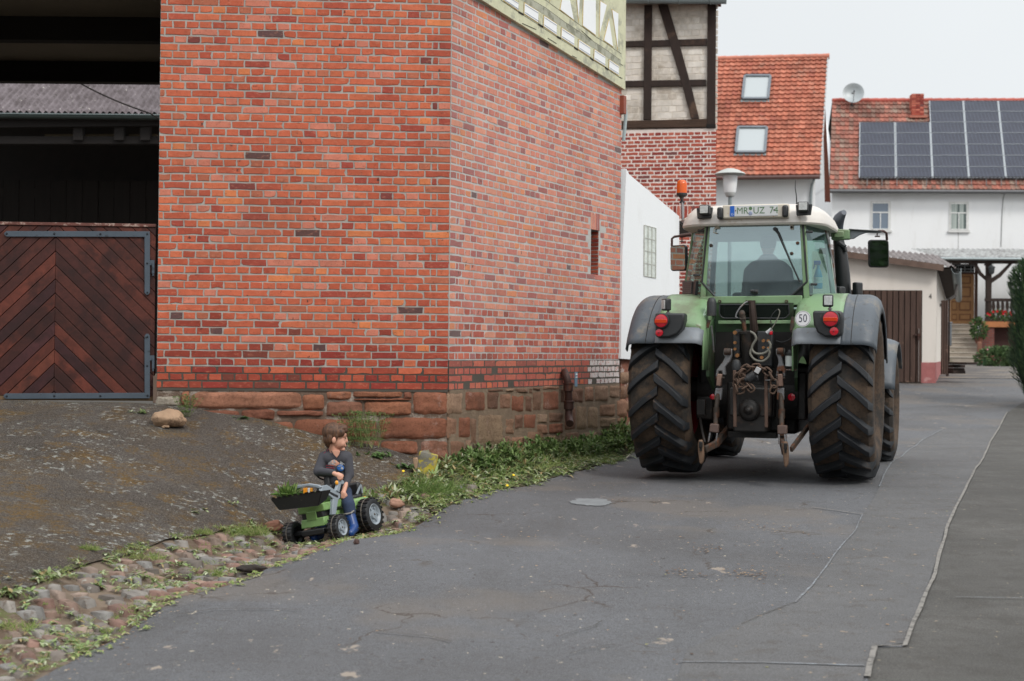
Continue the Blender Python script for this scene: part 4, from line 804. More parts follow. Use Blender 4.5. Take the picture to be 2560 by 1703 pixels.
a2, b2 = a, a - s.n * 8.3; m.prism([V(a.x, a.y, eL.z + .3), V(b2.x, b2.y, eL.z + .3), V((a.x + b2.x) / 2, (a.y + b2.y) / 2, eL.z + ht - .2)], u * .3); m.build('wall', WHITE2, sh)
swl = Wall(2300, 62, -R_(3.0), sh); swl.p = s.p - s.n * .45
def hwindow(x0, y0, x1, y1, curtain):
    cas = MB(); swl.rect(cas, x0 - 5, y0 - 4, x1 + 5, y1 + 3, .0, .03); wn = cas.build('window', pm('window_surround', srgb(226, 226, 224, .85), .8), sh)
    m = MB(); swl.rect(m, x0, y0, x1, y1, .012, .022)
    n = N('window_pane'); n.set(srgb(128, 146, 166, .6) if not curtain else srgb(110, 128, 122, .5), .08, 0, 1); 
    if curtain: n.l(n.mix(n.rng(n.noise(9, 2, .5, n.stretch(1, 1, .02)), .42, .55), srgb(70, 88, 84, .8), srgb(180, 190, 184, .8)), n.b.inputs['Base Color'])
    m.build('pane', n.mat, wn); m = MB(); FR = pm('casement_white', srgb(240, 240, 238, .9), .5)
    xm = (x0 + x1) / 2; yt = y0 + (y1 - y0) * .36
    for r in ((x0, y0, x0 + 1.6, y1), (x1 - 1.6, y0, x1, y1), (x0, y0, x1, y0 + 1.6), (x0, y1 - 1.6, x1, y1), (x0, yt - 1, x1, yt + 1.4), (xm - 1.1, yt, xm + 1.1, y1)): swl.rect(m, *r, .03, .03)
    m.build('frame', FR, wn); m = MB(); swl.rect(m, x0 - 7, y1 + 2, x1 + 7, y1 + 7, .0, .10); m.build('sill', pm('sill_stone', srgb(222, 222, 220, .85), .8), wn)
hwindow(X5(575), Y5(1064), X5(684), Y5(1238), False); hwindow(X5(1088), Y5(1068), X5(1194), Y5(1240), True)
# chimney
def RS(px, py, off=0): return PL(px, py, eL + sh.location + nr * off, nr) - sh.location
ch = MB(); cpt = RS(X5(875), Y5(520)); cr_ = RS(X5(915), Y5(520)); cl_ = RS(X5(835), Y5(520)); wdt = (cr_ - cl_).length
zt2 = (PL(X5(870), Y5(342), cpt + sh.location, s.n) - sh.location).z; tmp = MB()
cx = cpt - s.n * wdt / 2; ncs = int((zt2 - cpt.z + .6) / .1)
for r in range(ncs):
    z0_ = cpt.z - .6 + r * .1
    for k in range(3): cc = pick(PAL_T + [((200, 110, 90), 6)]); w2 = wdt / 2.9 * (1 if r % 2 else .94); tmp.box(V(cx.x, cx.y, 0) + u * ((k - 1) * wdt / 3.05) + V(0, 0, z0_ + .05), (wdt / 3.2, wdt, .084), R=s.R, col=cc)
chm = tmp.build('chimney', BR_T, sh, smooth=0); m = MB(); m.box(V(cx.x, cx.y, (cpt.z - .6 + zt2) / 2), (wdt - .12, wdt - .12, zt2 - cpt.z + .5), R=s.R); m.build('mortar', MORTAR, chm)
m = MB(); m.box(cx + V(0, 0, .12) + s.n * .1, (wdt + .22, wdt + .1, .1), R=s.R); m.build('flashing', pm('clay_flashing', srgb(190, 116, 96, .8), .8), chm)
m = MB(); swl2 = [swl.P(X5(1443), Y5(992), .02), swl.P(X5(1432), Y5(1040), .02), swl.P(X5(1425), Y5(1120), .02), swl.P(X5(1418), Y5(1350), .02)]; m.tube(swl2, .014, 5); m.build('cable', pm('cable_grey', srgb(140, 140, 140, .8), .8), sh)
m = MB(); swl.rect(m, 2395, 640, 2396.5, 520, 0, .004); m.build('render_joint', pm('joint_line', srgb(200, 200, 200, .8), .9), sh)
# solar panels: each a thing
n = N('solar_cells'); uvn = n.t.nodes.new('ShaderNodeTexCoord').outputs['Generated']
sp_ = n.t.nodes.new('ShaderNodeSeparateXYZ'); n.l(uvn, sp_.inputs[0])
def cellmask(sock, k): 
    f_ = n.math('FRACT', n.math('MULTIPLY', sock, k)); a_ = n.math('ABSOLUTE', n.math('SUBTRACT', f_, .5)); return n.rng(a_, .40, .46)
sx_ = cellmask(sp_.outputs[0], 10); sy_ = cellmask(sp_.outputs[1], 6); mk = n.math('MAXIMUM', sx_, sy_)
c = n.mix(mk, srgb(36, 40, 56, .75), srgb(84, 90, 106, .65)); c = n.mix(n.rng(n.noise(.8, 3), .4, .7, 0, .35), c, srgb(74, 78, 94, .8)); SOLM = n.set(c, .3, 0, .3)
PFR = pm('panel_frame', srgb(178, 184, 188, .8), .4, .5, var=.05)
cols = [([490, 728], [905, 832, 758, 685, 611, 541]), ([734, 968], [905, 832, 758, 685, 611, 541]), ([972, 1205], [905, 832, 758, 685, 611, 541, 471, 402]), ([1209, 1447], [905, 832, 758, 685, 611, 541, 471, 402]), ([1451, 1690], [905, 832, 758, 685, 611, 541, 471, 402])]
Rr = Matrix((u, d, nr)).transposed(); names_c = ['first', 'second', 'third', 'fourth', 'fifth']; names_r = ['lowest', 'second-lowest', 'third-lowest', 'middle', 'third-highest', 'second-highest', 'highest']
for ci, ((xa, xb), ys) in enumerate(cols):
    bx = RS(X5(xa), Y5(905), .12); bxx = RS(X5(xb), Y5(905), .12); wpx = 1.60
    for k in range(len(ys) - 1):
        a0 = RS(X5(xa), Y5(ys[k]), .12); a1_ = RS(X5(xa), Y5(ys[k + 1]), .12); hgt = (a1_.z - a0.z) / d.z; a = bx + d * ((a0.z - bx.z) / d.z); wd = (bxx - bx).dot(u); VP_ = nr.cross(u).normalized(); VP_ = VP_ if VP_.z > 0 else -VP_; ex, ey = d.dot(u), d.dot(VP_); CQ = lambda sx_, sy2, e_=.015: V(sx_ * (wd / 2 - e_) + sy2 * (hgt / 2 - e_) * ex, sy2 * (hgt / 2 - e_) * ey, 0)
        nrows = len(ys) - 1; rown = ['lowest', 'second-lowest', 'middle', 'second-highest', 'highest'][k] if nrows == 5 else names_r[k]
        mtx = Matrix.Translation(sh.location + a + u * wd / 2 + d * hgt / 2) @ Matrix((u, VP_, u.cross(VP_))).transposed().to_4x4()
        pt = thing('solar_panel', 'solar panel in the %s row of the %s roof column from the left' % (rown, names_c[ci]), 'solar panel', mtx, 'solar panels on the farmhouse roof')
        m = MB(); m.prism([CQ(-1, -1), CQ(1, -1), CQ(1, 1), CQ(-1, 1)], V(0, 0, .03)); o = m.build('cells', SOLM, pt, smooth=0)
        m = MB()
        for (p_, q_) in (((-1, -1), (1, -1)), ((1, -1), (1, 1)), ((1, 1), (-1, 1)), ((-1, 1), (-1, -1))): m.bar(CQ(*p_, .01) + V(0, 0, .018), CQ(*q_, .01) + V(0, 0, .018), .008 if p_[1] == q_[1] else .034, .05)
        m.build('frame', PFR, pt, smooth=0)
sg = thing('snow_guard', 'thin dark snow guard grating running under the solar panels above the eave', 'snow guard', loc=tuple(sh.location + RS(X5(490), Y5(918), .1)))
m = MB(); a, b = RS(X5(495), Y5(912), .10), RS(2670, Y5(912), .10); off = sh.location - sg.location; a += off; b += off; bh = nr * .16
m.tube([a, b], .014, 5); m.tube([a + bh, b + bh], .014, 5); k = int((b - a).length / .16)
for i in range(k): q = a.lerp(b, i / k); m.box(q + bh / 2, (.03, .02, .17), R=Rr)
m.build('grating', pm('guard_metal', srgb(70, 74, 76, .8), .6, .4), sg)
m = MB()
for i in range(14): q = a.lerp(b, (i + .5) / 14); m.bar(q + bh * .5, q - d * .45 + nr * .0, .03, .03)
m.build('bracket', pm('guard_bracket', srgb(110, 112, 112, .8), .6, .4), sg)
# satellite dish
base = sh.location + RS(X5(445), Y5(418), .1); dish = thing('satellite_dish', 'round grey satellite dish standing on the ridge of the mossy roof', 'satellite dish', loc=tuple(base))
cen = AT(X5(453), Y5(347), base.y - .3) - base; ax = V(-.18, -1, .25).normalized(); m = MB(); Rd = (X5(523) - X5(383)) / 2 * 62 / F
m.lathe([(0, -.14), (Rd * .4, -.115), (Rd * .75, -.055), (Rd, .03), (Rd + .02, .035), (Rd + .02, .02)], cen, tuple(ax), 32); m.build('reflector', pm('dish_grey', srgb(176, 182, 184, .8), .45, .2, var=.08), dish, smooth=60, solid=.012)
m = MB(); m.tube([V(0, 0, -.3), V(0, .05, cen.z * .9), cen - ax * .15], .035, 8); m.box(cen - ax * .2, (.16, .12, .2)); m.build('mast', pm('dish_mast', srgb(70, 70, 74, .8), .6), dish)
m = MB(); tip = cen + ax * .62 - V(0, 0, .18); m.tube([cen - V(0, 0, Rd) + ax * .04, tip], .016, 6); m.tube([tip - ax * .02, tip + ax * .1 + V(0, 0, .02)], .04, 8); m.build('feed_arm', FRM, dish)
# ---- garage
ga = thing('garage', 'white garage with a corrugated lean-to roof, brown plank door and pink plinth', 'building', loc=tuple(AT(2200, 968, 33)))
g = Wall(2328, 33, -R_(3), ga); GB = V(math.sin(R_(17.6)), math.cos(R_(17.6)), 0); X8 = lambda x: 2060 + x / 3.734; Y8 = lambda y: 580 + y / 3.734
gx0 = 2030
m = MB(); g.poly(m, [(gx0, 975), (X8(1037), 973), (X8(1054), Y8(322)), (X8(700), Y8(262)), (X8(200), Y8(205)), (gx0, 628)], 0, -.01); m.v = m.v[:6] + [tuple(V(*q) + GB * 18) for q in m.v[:6]]; m.build('wall', render_mat('garage_render', 226, 219, 211, .93, .12), ga)
m = MB(); g.poly(m, [(X8(905), 966), (X8(1034), 968), (X8(1037), Y8(1218)), (X8(905), Y8(1218))], .0, .012)
c1 = g.P(X8(1036), Y8(1218), .012); c0_ = g.P(X8(1036), 968, .012); side = GB
m.prism([V(c0_.x, c0_.y, c0_.z - .1), V(c0_.x, c0_.y, c0_.z - .1) + GB * 18, V(c1.x, c1.y, c1.z) + GB * 18, c1], g.u * .012); m.build('plinth', pm('pink_plinth', srgb(172, 106, 104, .8), .85, var=.2, vs_=4, dirt=(srgb(196, 150, 146, .8), .58, .66, 3)), ga)
m = MB(); rngd = 24; xa_, xb_ = 2085, X8(912)
DOORM = pm('brown_planks', srgb(84, 63, 54, .75), .85, var=.45, vs_=3, bump=.5, bs=20, stretch=((5, 5, .4),), dirt=(srgb(140, 112, 96, .78), .60, .72, 2.5))
for i in range(15):
    x0, x1 = xa_ + (xb_ - xa_) * i / 15, xa_ + (xb_ - xa_) * (i + 1) / 15 - .7; g.rect(m, x0, Y8(548), x1, Y8(1402), .008 + rng.uniform(0, .006), .03)
dr = m.build('plank_door', DOORM, ga, bevel=.004); m = MB(); g.rect(m, xa_, Y8(546), xb_ + 1.5, Y8(1404), .002, .006); m.build('door_frame', DARK_SHADE, dr)
m = MB(); g.rect(m, X8(878), Y8(900), X8(886), Y8(1400), .05, .03); m.build('worn_edge', pm('worn_edge_wood', srgb(150, 142, 138, .8), .9), dr)
m = MB(); g.rect(m, X8(840), Y8(955), X8(905), Y8(970), .04, .05); m.tube([g.P(X8(880), Y8(945), .09), g.P(X8(880), Y8(1010), .09)], .02, 6); m.build('latch', IRON, dr)
m = MB(); g.rect(m, X8(700), Y8(1408), X8(885), Y8(1480), -.05, .35); m.build('ramp_block', pm('ramp_wood', srgb(76, 66, 58, .8), .9), ga)
m = MB()
text_mesh('4', .17, lambda x, y: g.P(X8(993), Y8(603), .012) + g.u * (x * .8) + V(0, 0, y), m); m.build('house_number', pm('number_black', srgb(50, 48, 48), .6), ga)
# corrugated roof, sloping down to the right and away
CORR = None
def corr_mat(name, r, g_, b):
    n = N(name); c = n.mix(n.rng(n.noise(2.0, 7, .75), .4, .62), srgb(r, g_, b, .75), srgb(r * .7, g_ * .68, b * .68, .75)); c = n.mix(n.rng(n.noise(9, 6, .7), .58, .68, 0, .7, True), c, srgb(196, 188, 182, .75)); c = n.mix(n.rng(n.noise(6, 6, .7), .60, .68, 0, .7, True), c, srgb(64, 60, 48, .7)); return n.set(c, .9)
def corrugated(m, o, u, d, nrm, wid, ln, pitch, amp, nl=2, mat=0):
    nu = int(wid / pitch * 8)
    m.grid(lambda a, b: o + u * (a * wid) + d * (b * ln) + nrm * (amp * math.sin(a * wid / pitch * 2 * math.pi)), nu, nl, mat)
CM1 = corr_mat('fibre_cement', 150, 142, 140)
A = g.P(gx0 - 3, Y8(150), .25); B_ = g.P(X8(1115), Y8(312), .25); uu = (B_ - A).normalized(); A2 = g.P(gx0, Y8(182) + 1, .25)
A = g.P(X8(120), Y8(168), .25); uu = (g.P(X8(1160), Y8(312), .25) - A).normalized(); bk = GB
nn = uu.cross(bk).normalized(); nn = nn if nn.z > 0 else -nn
FA, FB = g.P(X8(60), Y8(160), .25), g.P(X8(1235), Y8(330), .25); BA = AT(X8(60), Y8(120), 38.5) - ga.location; BB = AT(X8(1050), Y8(215), 38.5) - ga.location; wv = int((FB - FA).length / .15); m = MB(); m.grid(lambda a, b: FA.lerp(FB, a).lerp(BA.lerp(BB, a), b) + V(0, 0, .028 * math.sin(a * wv * 2 * math.pi)), wv * 8, 4); m.build('roof', CM1, ga, fix=False, smooth=180)
m = MB(); m.bar(A - uu * .4 - nn * .07 + g.n * .01, g.P(X8(1118), Y8(324), .26) - nn * .03, .03, .14, up=tuple(nn)); m.build('fascia_board', pm('grey_fascia', srgb(112, 92, 82, .8), .9, var=.3, vs_=5), ga)
m = MB(); e0 = g.P(X8(1235), Y8(330), .25); pts = [e0 + bk * .0, e0 + bk * 2, e0 + bk * 6.2]; m.grid(lambda a, b: e0 + bk * (a * 18) + g.u * (.11 * math.cos(math.pi * (1 + b))) + V(0, 0, .13 * math.sin(math.pi * (1 + b)) - .02), 2, 8); m.build('gutter', ZINC, ga, solid=.008)
m = MB(); m.prism([g.P(X8(1058), Y8(330), .1), g.P(X8(1232), Y8(322), .1), g.P(X8(1232), Y8(340), .1), g.P(X8(1058), Y8(350), .1)], bk * 18); m.build('eave_underside', DARKW, ga)
m = MB(); q = e0 + bk * 5; m.tube([q + V(0, 0, -.13), q + V(-.05, 0, -.45), q - g.u * .50 + V(0, 0, -.75), V((q - g.u * .52).x, (q - g.u * .52).y, -ga.location.z + .9)], .045, 8); m.build('downpipe', pm('pipe_grey', srgb(104, 100, 98, .8), .6), ga)
# door leaf leaning open at the garage side
gd = thing('barn_door', 'tall weathered brown plank door standing ajar at the garage corner', 'door', loc=tuple(g.P(X8(1090), Y8(1325)) + ga.location))
m = MB()
for i in range(3): g3 = Wall(2328, 33.4, R_(16), gd); g3.rect(m, X8(1088) + i * 5.6, Y8(640), X8(1088) + i * 5.6 + 5.2, Y8(1328), 0, .05)
m.build('planks', DOORM, gd, bevel=.004)
m = MB(); g3.rect(m, X8(1158), Y8(625), X8(1166), Y8(1210), -.1, .05); m.build('side_stile', DARKW, gd)
pl = thing('plank_pile', 'low pile of old dark timbers at the foot of the weathered door', 'timber', loc=tuple(g.P(X8(1200), Y8(1300)) + ga.location))
m = MB(); 
for i, (x, y) in enumerate(((1150, 1295), (1150, 1270), (1160, 1240))): g4 = Wall(2328, 33.6, R_(16), pl); g4.rect(m, X8(x), Y8(y), X8(x + 115 - i * 6), Y8(y + 26), -.2 * i, .25)
g4.rect(m, X8(1150), Y8(1215), X8(1250), Y8(1232), -.3, .8); m.build('timbers', DARKW, pl, bevel=.01)
mb_ = thing('mailbox', 'small grey box hanging on the post between garage and steps', 'box', loc=tuple(AT(X8(1160), Y8(960), 38)))
m = MB(); m.box((0, 0, 0), (.16, .12, .6)); m.box((0, 0, .32), (.2, .16, .04)); m.build('box', FRM, mb_, bevel=.02)
m = MB(); m.box((0, .05, -1.0), (.06, .06, 2.4)); m.build('post', DARKW, mb_)
# ---- porch
po = thing('porch', 'dark timber porch with a corrugated roof, stone steps and balustrade at the far white house', 'porch', loc=tuple(AT(2440, 916, 56)))
p = Wall(2440, 56, -R_(3), po)
CM2 = corr_mat('pale_corrugated', 196, 198, 196)
a = p.P(X8(1070), Y8(238), 0); m = MB(); nn = (V(0, 0, 1) + p.n * .32).normalized(); dd = (-p.n + V(0, 0, .145)).normalized()
corrugated(m, a, p.u, dd, nn, 9.5, 4.8, .21, .035, 2); m.build('roof', CM2, po, fix=False, smooth=180)
m = MB(); m.tube([a + p.n * .05 - V(0, 0, .05), a + p.u * 9.5 + p.n * .05 - V(0, 0, .05)], .06, 8); m.build('gutter', ZINC, po)
m = MB(); p.rect(m, X8(1090), Y8(262), 2680, Y8(292), -.1, -.2); m.build('beam', DARKW, po, bevel=.01)
m = MB()
for x in (1225, 1395, 1560, 1725): p.rect(m, X8(x), Y8(248), X8(x + 18), Y8(264), .0, -3.5)
m.build('rafter', DARKW, po)
m = MB(); p.rect(m, X8(1515), Y8(290), X8(1568), Y8(840), -.1, -.2); m.build('post', DARKW, po, bevel=.02)
m = MB(); p.poly(m, [(X8(1395), Y8(292)), (X8(1425), Y8(292)), (X8(1470), Y8(375)), (X8(1515), Y8(420)), (X8(1515), Y8(452)), (X8(1455), Y8(400))], -.12, -.15); p.poly(m, [(X8(1765), Y8(292)), (X8(1735), Y8(292)), (X8(1640), Y8(385)), (X8(1570), Y8(430)), (X8(1570), Y8(475)), (X8(1650), Y8(420))], -.12, -.15); m.build('brace', DARKW, po)
m = MB(); p.rect(m, X8(1505), Y8(625), 2680, Y8(648), -.05, -.12); p.rect(m, X8(1505), Y8(812), 2680, Y8(840), -.05, -.12); 
for i in range(14): x = X8(1530) + i * 11.5; p.poly(m, [(x, Y8(645)), (x + 5, Y8(645)), (x + 7.5, Y8(700)), (x + 4.5, Y8(745)), (x + 7, Y8(815)), (x - 1, Y8(815)), (x + 1.5, Y8(745)), (x - 1.5, Y8(700))], -.08, -.05)
m.build('balustrade', DARKW, po)
m = MB(); p.rect(m, X8(1505), Y8(842), 2680, Y8(888), .0, -.5); m.build('tiled_ledge', pm('orange_tiles', srgb(190, 122, 74, .8), .6, var=.25, vs_=4), po)
m = MB(); p.rect(m, X8(1430), Y8(835), X8(1505), Y8(865), -.4, -.5); m.build('step_ledge', pm('red_tiles', srgb(150, 86, 60, .8), .6, var=.25, vs_=4), po)
n = N('porch_brick'); br = n.t.nodes.new('ShaderNodeTexBrick'); 
mp = n.t.nodes.new('ShaderNodeMapping'); n.l(n.tc, mp.inputs[0]); mp.inputs['Rotation'].default_value = (math.pi / 2, 0, 0); n.l(mp.outputs[0], br.inputs[0]); br.inputs['Scale'].default_value = 1; br.inputs['Brick Width'].default_value = .26; br.inputs['Row Height'].default_value = .09; br.inputs['Mortar Size'].default_value = .012
br.inputs['Color1'].default_value = srgb(140, 78, 66, .8); br.inputs['Color2'].default_value = srgb(120, 64, 56, .8); br.inputs['Mortar'].default_value = srgb(110, 90, 84, .8); PBR = n.set(br.outputs[0], .85)
m = MB(); p.rect(m, X8(1500), Y8(888), X8(1590), Y8(1200), -.05, -.6); m.build('brick_pier', PBR, po)
m = MB(); p.rect(m, X8(1588), Y8(886), 2680, Y8(1250), -.5, -.2); m.build('cellar_boards', pm('brown_boards', srgb(74, 44, 38, .8), .8, var=.2, vs_=3), po)
STEP = pm('stone_step', srgb(172, 160, 146, .8), .85, var=.15, vs_=4, dirt=(srgb(112, 108, 84, .8), .54, .66, 2))
m = MB(); sy = [1215, 1165, 1122, 1072, 1028, 985, 943, 903, 862]
for i in range(8): p.rect(m, X8(1170), Y8(sy[i + 1]), X8(1455 - i * 4), Y8(sy[i]) + 1, -.28 * i, -1.2 if i < 7 else -3.5)
m.build('steps', STEP, po, bevel=.015)
m = MB()
for i in range(8): p.rect(m, X8(1168), Y8(sy[i + 1]), X8(1458 - i * 4), Y8(sy[i + 1]) + 2.0, -.28 * i + .03, -.3)
m.build('step_nosing', pm('step_edge', srgb(196, 186, 172, .8), .8), po)
# front door: centre of the photo's door at off -3.6
WD = pm('oak_door', srgb(186, 136, 86, .8), .5, var=.15, vs_=3, stretch=((4, 4, .6),)); WDD = pm('oak_door_shade', srgb(140, 92, 54, .8), .5); 
m = MB(); p.rect(m, X8(1180), Y8(392), X8(1403), Y8(858), -3.5, -.08); dr = m.build('front_door', WD, po)
m = MB()
for (x0, x1) in ((1192, 1240), (1258, 1372)):
    for (y0, y1) in ((412, 485), (510, 610), (645, 735), (765, 825)):
        p.rect(m, X8(x0), Y8(y0), X8(x1), Y8(y1), -3.5, .02)
m.build('door_moulding', WDD, dr)
m = MB()
for (x0, x1) in ((1198, 1234), (1272, 1358)):
    for (y0, y1) in ((424, 473), (524, 596), (658, 722), (777, 813)): m = MB(); p.rect(m, X8(x0), Y8(y0), X8(x1), Y8(y1), -3.48, .02); m.build('door_panel', WD, dr)
m = MB(); p.rect(m, X8(1403), Y8(300), X8(1434), Y8(860), -3.5, .05); p.rect(m, X8(1150), Y8(380), X8(1434), Y8(394), -3.5, .05); m.build('door_frame', pm('brown_frame', srgb(92, 60, 48, .8), .7), dr)
m = MB(); p.rect(m, X8(1150), Y8(300), X8(1403), Y8(380), -3.5, -.05); m.build('fanlight', pm('dark_pane', srgb(36, 36, 38), .1), dr)
m = MB()
for x in (1250, 1310, 1370): p.rect(m, X8(x), Y8(306), X8(x + 6), Y8(376), -3.48, .03)
for y in (312, 345, 370): p.rect(m, X8(1235), Y8(y), X8(1400), Y8(y + 5), -3.48, .03)
m.build('fanlight_bars', PFR, dr)
ln = thing('wall_lantern', 'small dark lantern hanging on the porch post', 'lamp', loc=tuple(p.P(X8(1565), Y8(355), .05) + po.location))
m = MB(); m.lathe([(.0, .22), (.03, .2), (.16, .1), (.13, .08), (.10, -.12), (.06, -.16), (0, -.18)], (0, 0, 0), (0, 0, 1), 6); m.build('lantern_body', pm('lantern_black', srgb(60, 64, 66), .5), ln); m = MB(); m.tube([V(0, 0, .2), V(0, .1, .3), V(0, .2, .25)], .015, 6); m.build('bracket', DARK_SHADE, ln)
# ---- barn across the yard, seen through the gateway
yb = thing('yard_barn', 'dark open barn with a mossy corrugated roof seen through the gateway', 'barn', loc=(-8, 30, .8))
YB = 30.0
ez = AT(200, 287, YB).z; zl = AT(0, 287, YB)
m = MB(); slope = R_(30); dd = V(0, math.cos(slope), math.sin(slope)); nn = V(0, -math.sin(slope), math.cos(slope)); sk = V(.35, 0, 0)
o = V(-16, YB, ez + .05) - yb.location; dsk = (dd + V(.0, 0, 0)).normalized()
m.grid(lambda a, b: o + V(1, 0, 0) * (a * 13) + dsk * (b * 6) + nn * (.030 * math.sin(a * 13 / .135 * 2 * math.pi)) + V(1, 0, 0) * 0, 800, 4)
n = N('old_corrugated'); c = n.mix(n.rng(n.noise(3.0, 7, .75), .38, .62), srgb(98, 88, 90, .6), srgb(142, 132, 136, .6)); c = n.mix(n.rng(n.noise(11, 6, .7), .56, .64, 0, .8, True), c, srgb(60, 54, 48, .8)); c = n.mix(n.rng(n.noise(7, 5, .6), .66, .70, 0, .9, True), c, srgb(214, 210, 200, .8))
m.build('roof', n.set(c, .9), yb, fix=False, smooth=180)
m = MB(); g0 = V(-16, YB - .02, ez - .02) - yb.location; m.grid(lambda a, b: g0 + V(13 * a, .07 * math.cos(math.pi * (1 + b)), .075 * math.sin(math.pi * (1 + b))), 2, 8); m.tube([g0 - V(0, .075, -.005), g0 + V(13, -.075, .005)], .013, 6); m.build('gutter', pm('gutter_green', srgb(64, 76, 74, .8), .5, .3), yb, solid=.006)
m = MB(); g1 = g0 + V(0, -.07, .02); m.bar(g1, g1 + V(13, 0, 0), .02, .02); m.build('gutter_rim', ZINC, yb)
def yv(px, py, Y): return AT(px, py, Y) - yb.location
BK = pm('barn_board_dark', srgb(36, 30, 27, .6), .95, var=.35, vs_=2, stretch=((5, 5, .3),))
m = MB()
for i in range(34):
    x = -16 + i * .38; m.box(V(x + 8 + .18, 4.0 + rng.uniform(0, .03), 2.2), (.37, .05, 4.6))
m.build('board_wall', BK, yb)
m = MB(); m.box((-1.5, 5.6, 5.5), (13, .1, 12)); m.box((-8, 2, 2), (.1, 4, 5)); m.build('back_wall', DARK_SHADE, yb)
m = MB(); m.box((-1.5, 5.5, 4.2), (13, 3, .2)); m.build('loft_floor', DARK_SHADE, yb)
m = MB(); fz = yv(200, 352, YB + .4).z
m.bar(yv(-40, 352, YB + .4), yv(400, 352, YB + .4), .22, .16); m.bar(yv(-40, 310, YB + .2), yv(400, 305, YB + .2), .16, .18)
for px in (198, 300, 365): m.bar(yv(px, 290, YB + .3), yv(px, 352, YB + .3), .2, .2)
m.build('frame_beam', BEAM, yb)
m = MB(); 
for (a, b) in ((112, 196), (212, 290), (322, 392)): m.prism([yv(a, 347, YB + .6), yv(b, 347, YB + .6), yv(b, 335, YB + .6), yv(a, 336, YB + .6)], V(0, .1, 0))
for (a, b) in ((206, 290), (308, 360), (372, 392)): m.prism([yv(a, 314, YB + .6), yv(b, 314, YB + .6), yv(b, 296, YB + .6), yv(a, 296, YB + .6)], V(0, .1, 0))
m.build('clay_infill', pm('clay', srgb(120, 104, 76, .5), .9, var=.3, vs_=6), yb)
cb = thing('overhead_cable', 'thin black cable sagging across the yard in front of the corrugated roof', 'cable', loc=tuple(AT(187, 199, 22)))
m = MB(); A0, B0 = AT(150, 180, 22) - cb.location, AT(376, 284, 22) - cb.location; m.tube([A0.lerp(B0, i / 10) - V(0, 0, .05 * math.sin(math.pi * i / 10)) for i in range(11)], .012, 6); m.tube([B0, B0 + V(1.0, .5, -.6)], .012, 6); m.build('cable_line', DARK_SHADE, cb)
# ---- street lamp
sl_b = AT(1825, 700, 24); lamp = thing('street_lamp', 'white mushroom street lamp on a grey pole behind the tractor cab', 'street lamp', loc=(sl_b.x, sl_b.y, gz(sl_b.x, sl_b.y)))
c0 = AT(1825.5, 430, 24) - lamp.location; k = 24 / F; zt = lambda y: (AT(1825, y, 24) - lamp.location).z
m = MB(); m.lathe([(0, zt(421.5)), (10 * k, zt(422)), (22 * k, zt(426)), (36 * k, zt(433)), (38.5 * k, zt(436)), (36 * k, zt(437.5)), (20 * k, zt(440)), (0, zt(440))], (c0.x, c0.y, 0), (0, 0, 1), 32); m.build('lamp_shade', pm('shade_grey', srgb(188, 192, 188, .8), .5, var=.05), lamp)
n = N('lamp_opal'); n.set(srgb(240, 241, 242, .95), .35, 0, .5); n.b.inputs['Subsurface Weight'].default_value = .0
m = MB(); m.lathe([(18.5 * k, zt(440)), (17.5 * k, zt(455)), (15 * k, zt(478)), (14 * k, zt(482)), (0, zt(482))], (c0.x, c0.y, 0), (0, 0, 1), 32); m.build('lamp_glass', n.mat, lamp)
m = MB(); m.lathe([(14 * k, zt(481)), (13 * k, zt(484)), (10.5 * k, zt(491)), (9 * k, zt(492)), (0, zt(492))], (c0.x, c0.y, 0), (0, 0, 1), 24); m.build('lamp_collar', pm('collar_white', srgb(210, 212, 210, .85), .5), lamp)
m = MB(); m.tube([V(c0.x, c0.y, -.1), V(c0.x, c0.y, zt(490))], 4.6 * k, 14); m.build('pole', ZINC, lamp)
# ---- dish, pot plants, flowers near the porch
LEAF = {}
def leaf_mat(name, pal, rough=.6):
    n = N(name); a = n.attr(); c = n.mix(1, a.outputs['Color'], n.gray(n.rng(n.noise(20, 3), .3, .7, .85, 1.15)), 'MULTIPLY'); n.set(c, rough, 0, .35); n.b.inputs['Transmission Weight'].default_value = 0
    tr = n.t.nodes.new('ShaderNodeBsdfTranslucent'); mx = n.t.nodes.new('ShaderNodeMixShader'); mx.inputs[0].default_value = .25; n.l(c, tr.inputs[0]); n.l(n.b.outputs[0], mx.inputs[1]); n.l(tr.outputs[0], mx.inputs[2]); n.l(mx.outputs[0], n.out.inputs[0]); return n.mat
LEAFM = leaf_mat('leaf_green', None)
def quadleaf(m, p, d, nrm, ln, wd, col, bend=.25, seg=3):
    """a bent pointed leaf as a strip"""
    d = d.normalized(); s_ = d.cross(nrm)
    if s_.length < 1e-4: s_ = V(1, 0, 0)
    s_.normalize(); up = s_.cross(d).normalized(); P = []
    ws = [.35, 1.0, .8, .06] if seg == 3 else [.6, 1, .08]
    for i in range(seg + 1):
        t = i / seg; q = p + d * (ln * t) - V(0, 0, 1) * (bend * ln * t * t); P += [q - s_ * wd * .5 * ws[i] + up * wd * .12, q + s_ * wd * .5 * ws[i] + up * wd * .12]
    m.add(P, [(2 * i, 2 * i + 1, 2 * i + 3, 2 * i + 2) for i in range(seg)], 0, (*col, 0))
def rdir(el0=-.2, el1=1.2):
    a = rng.uniform(0, 2 * math.pi); e = rng.uniform(el0, el1); return V(math.cos(a) * math.cos(e), math.sin(a) * math.cos(e), math.sin(e))
def greencol(pal, lo=.75, hi=1.2):
    c = srgb(*rng.choice(pal), .8); k = rng.uniform(lo, hi); return tuple(x * k for x in c[:3])
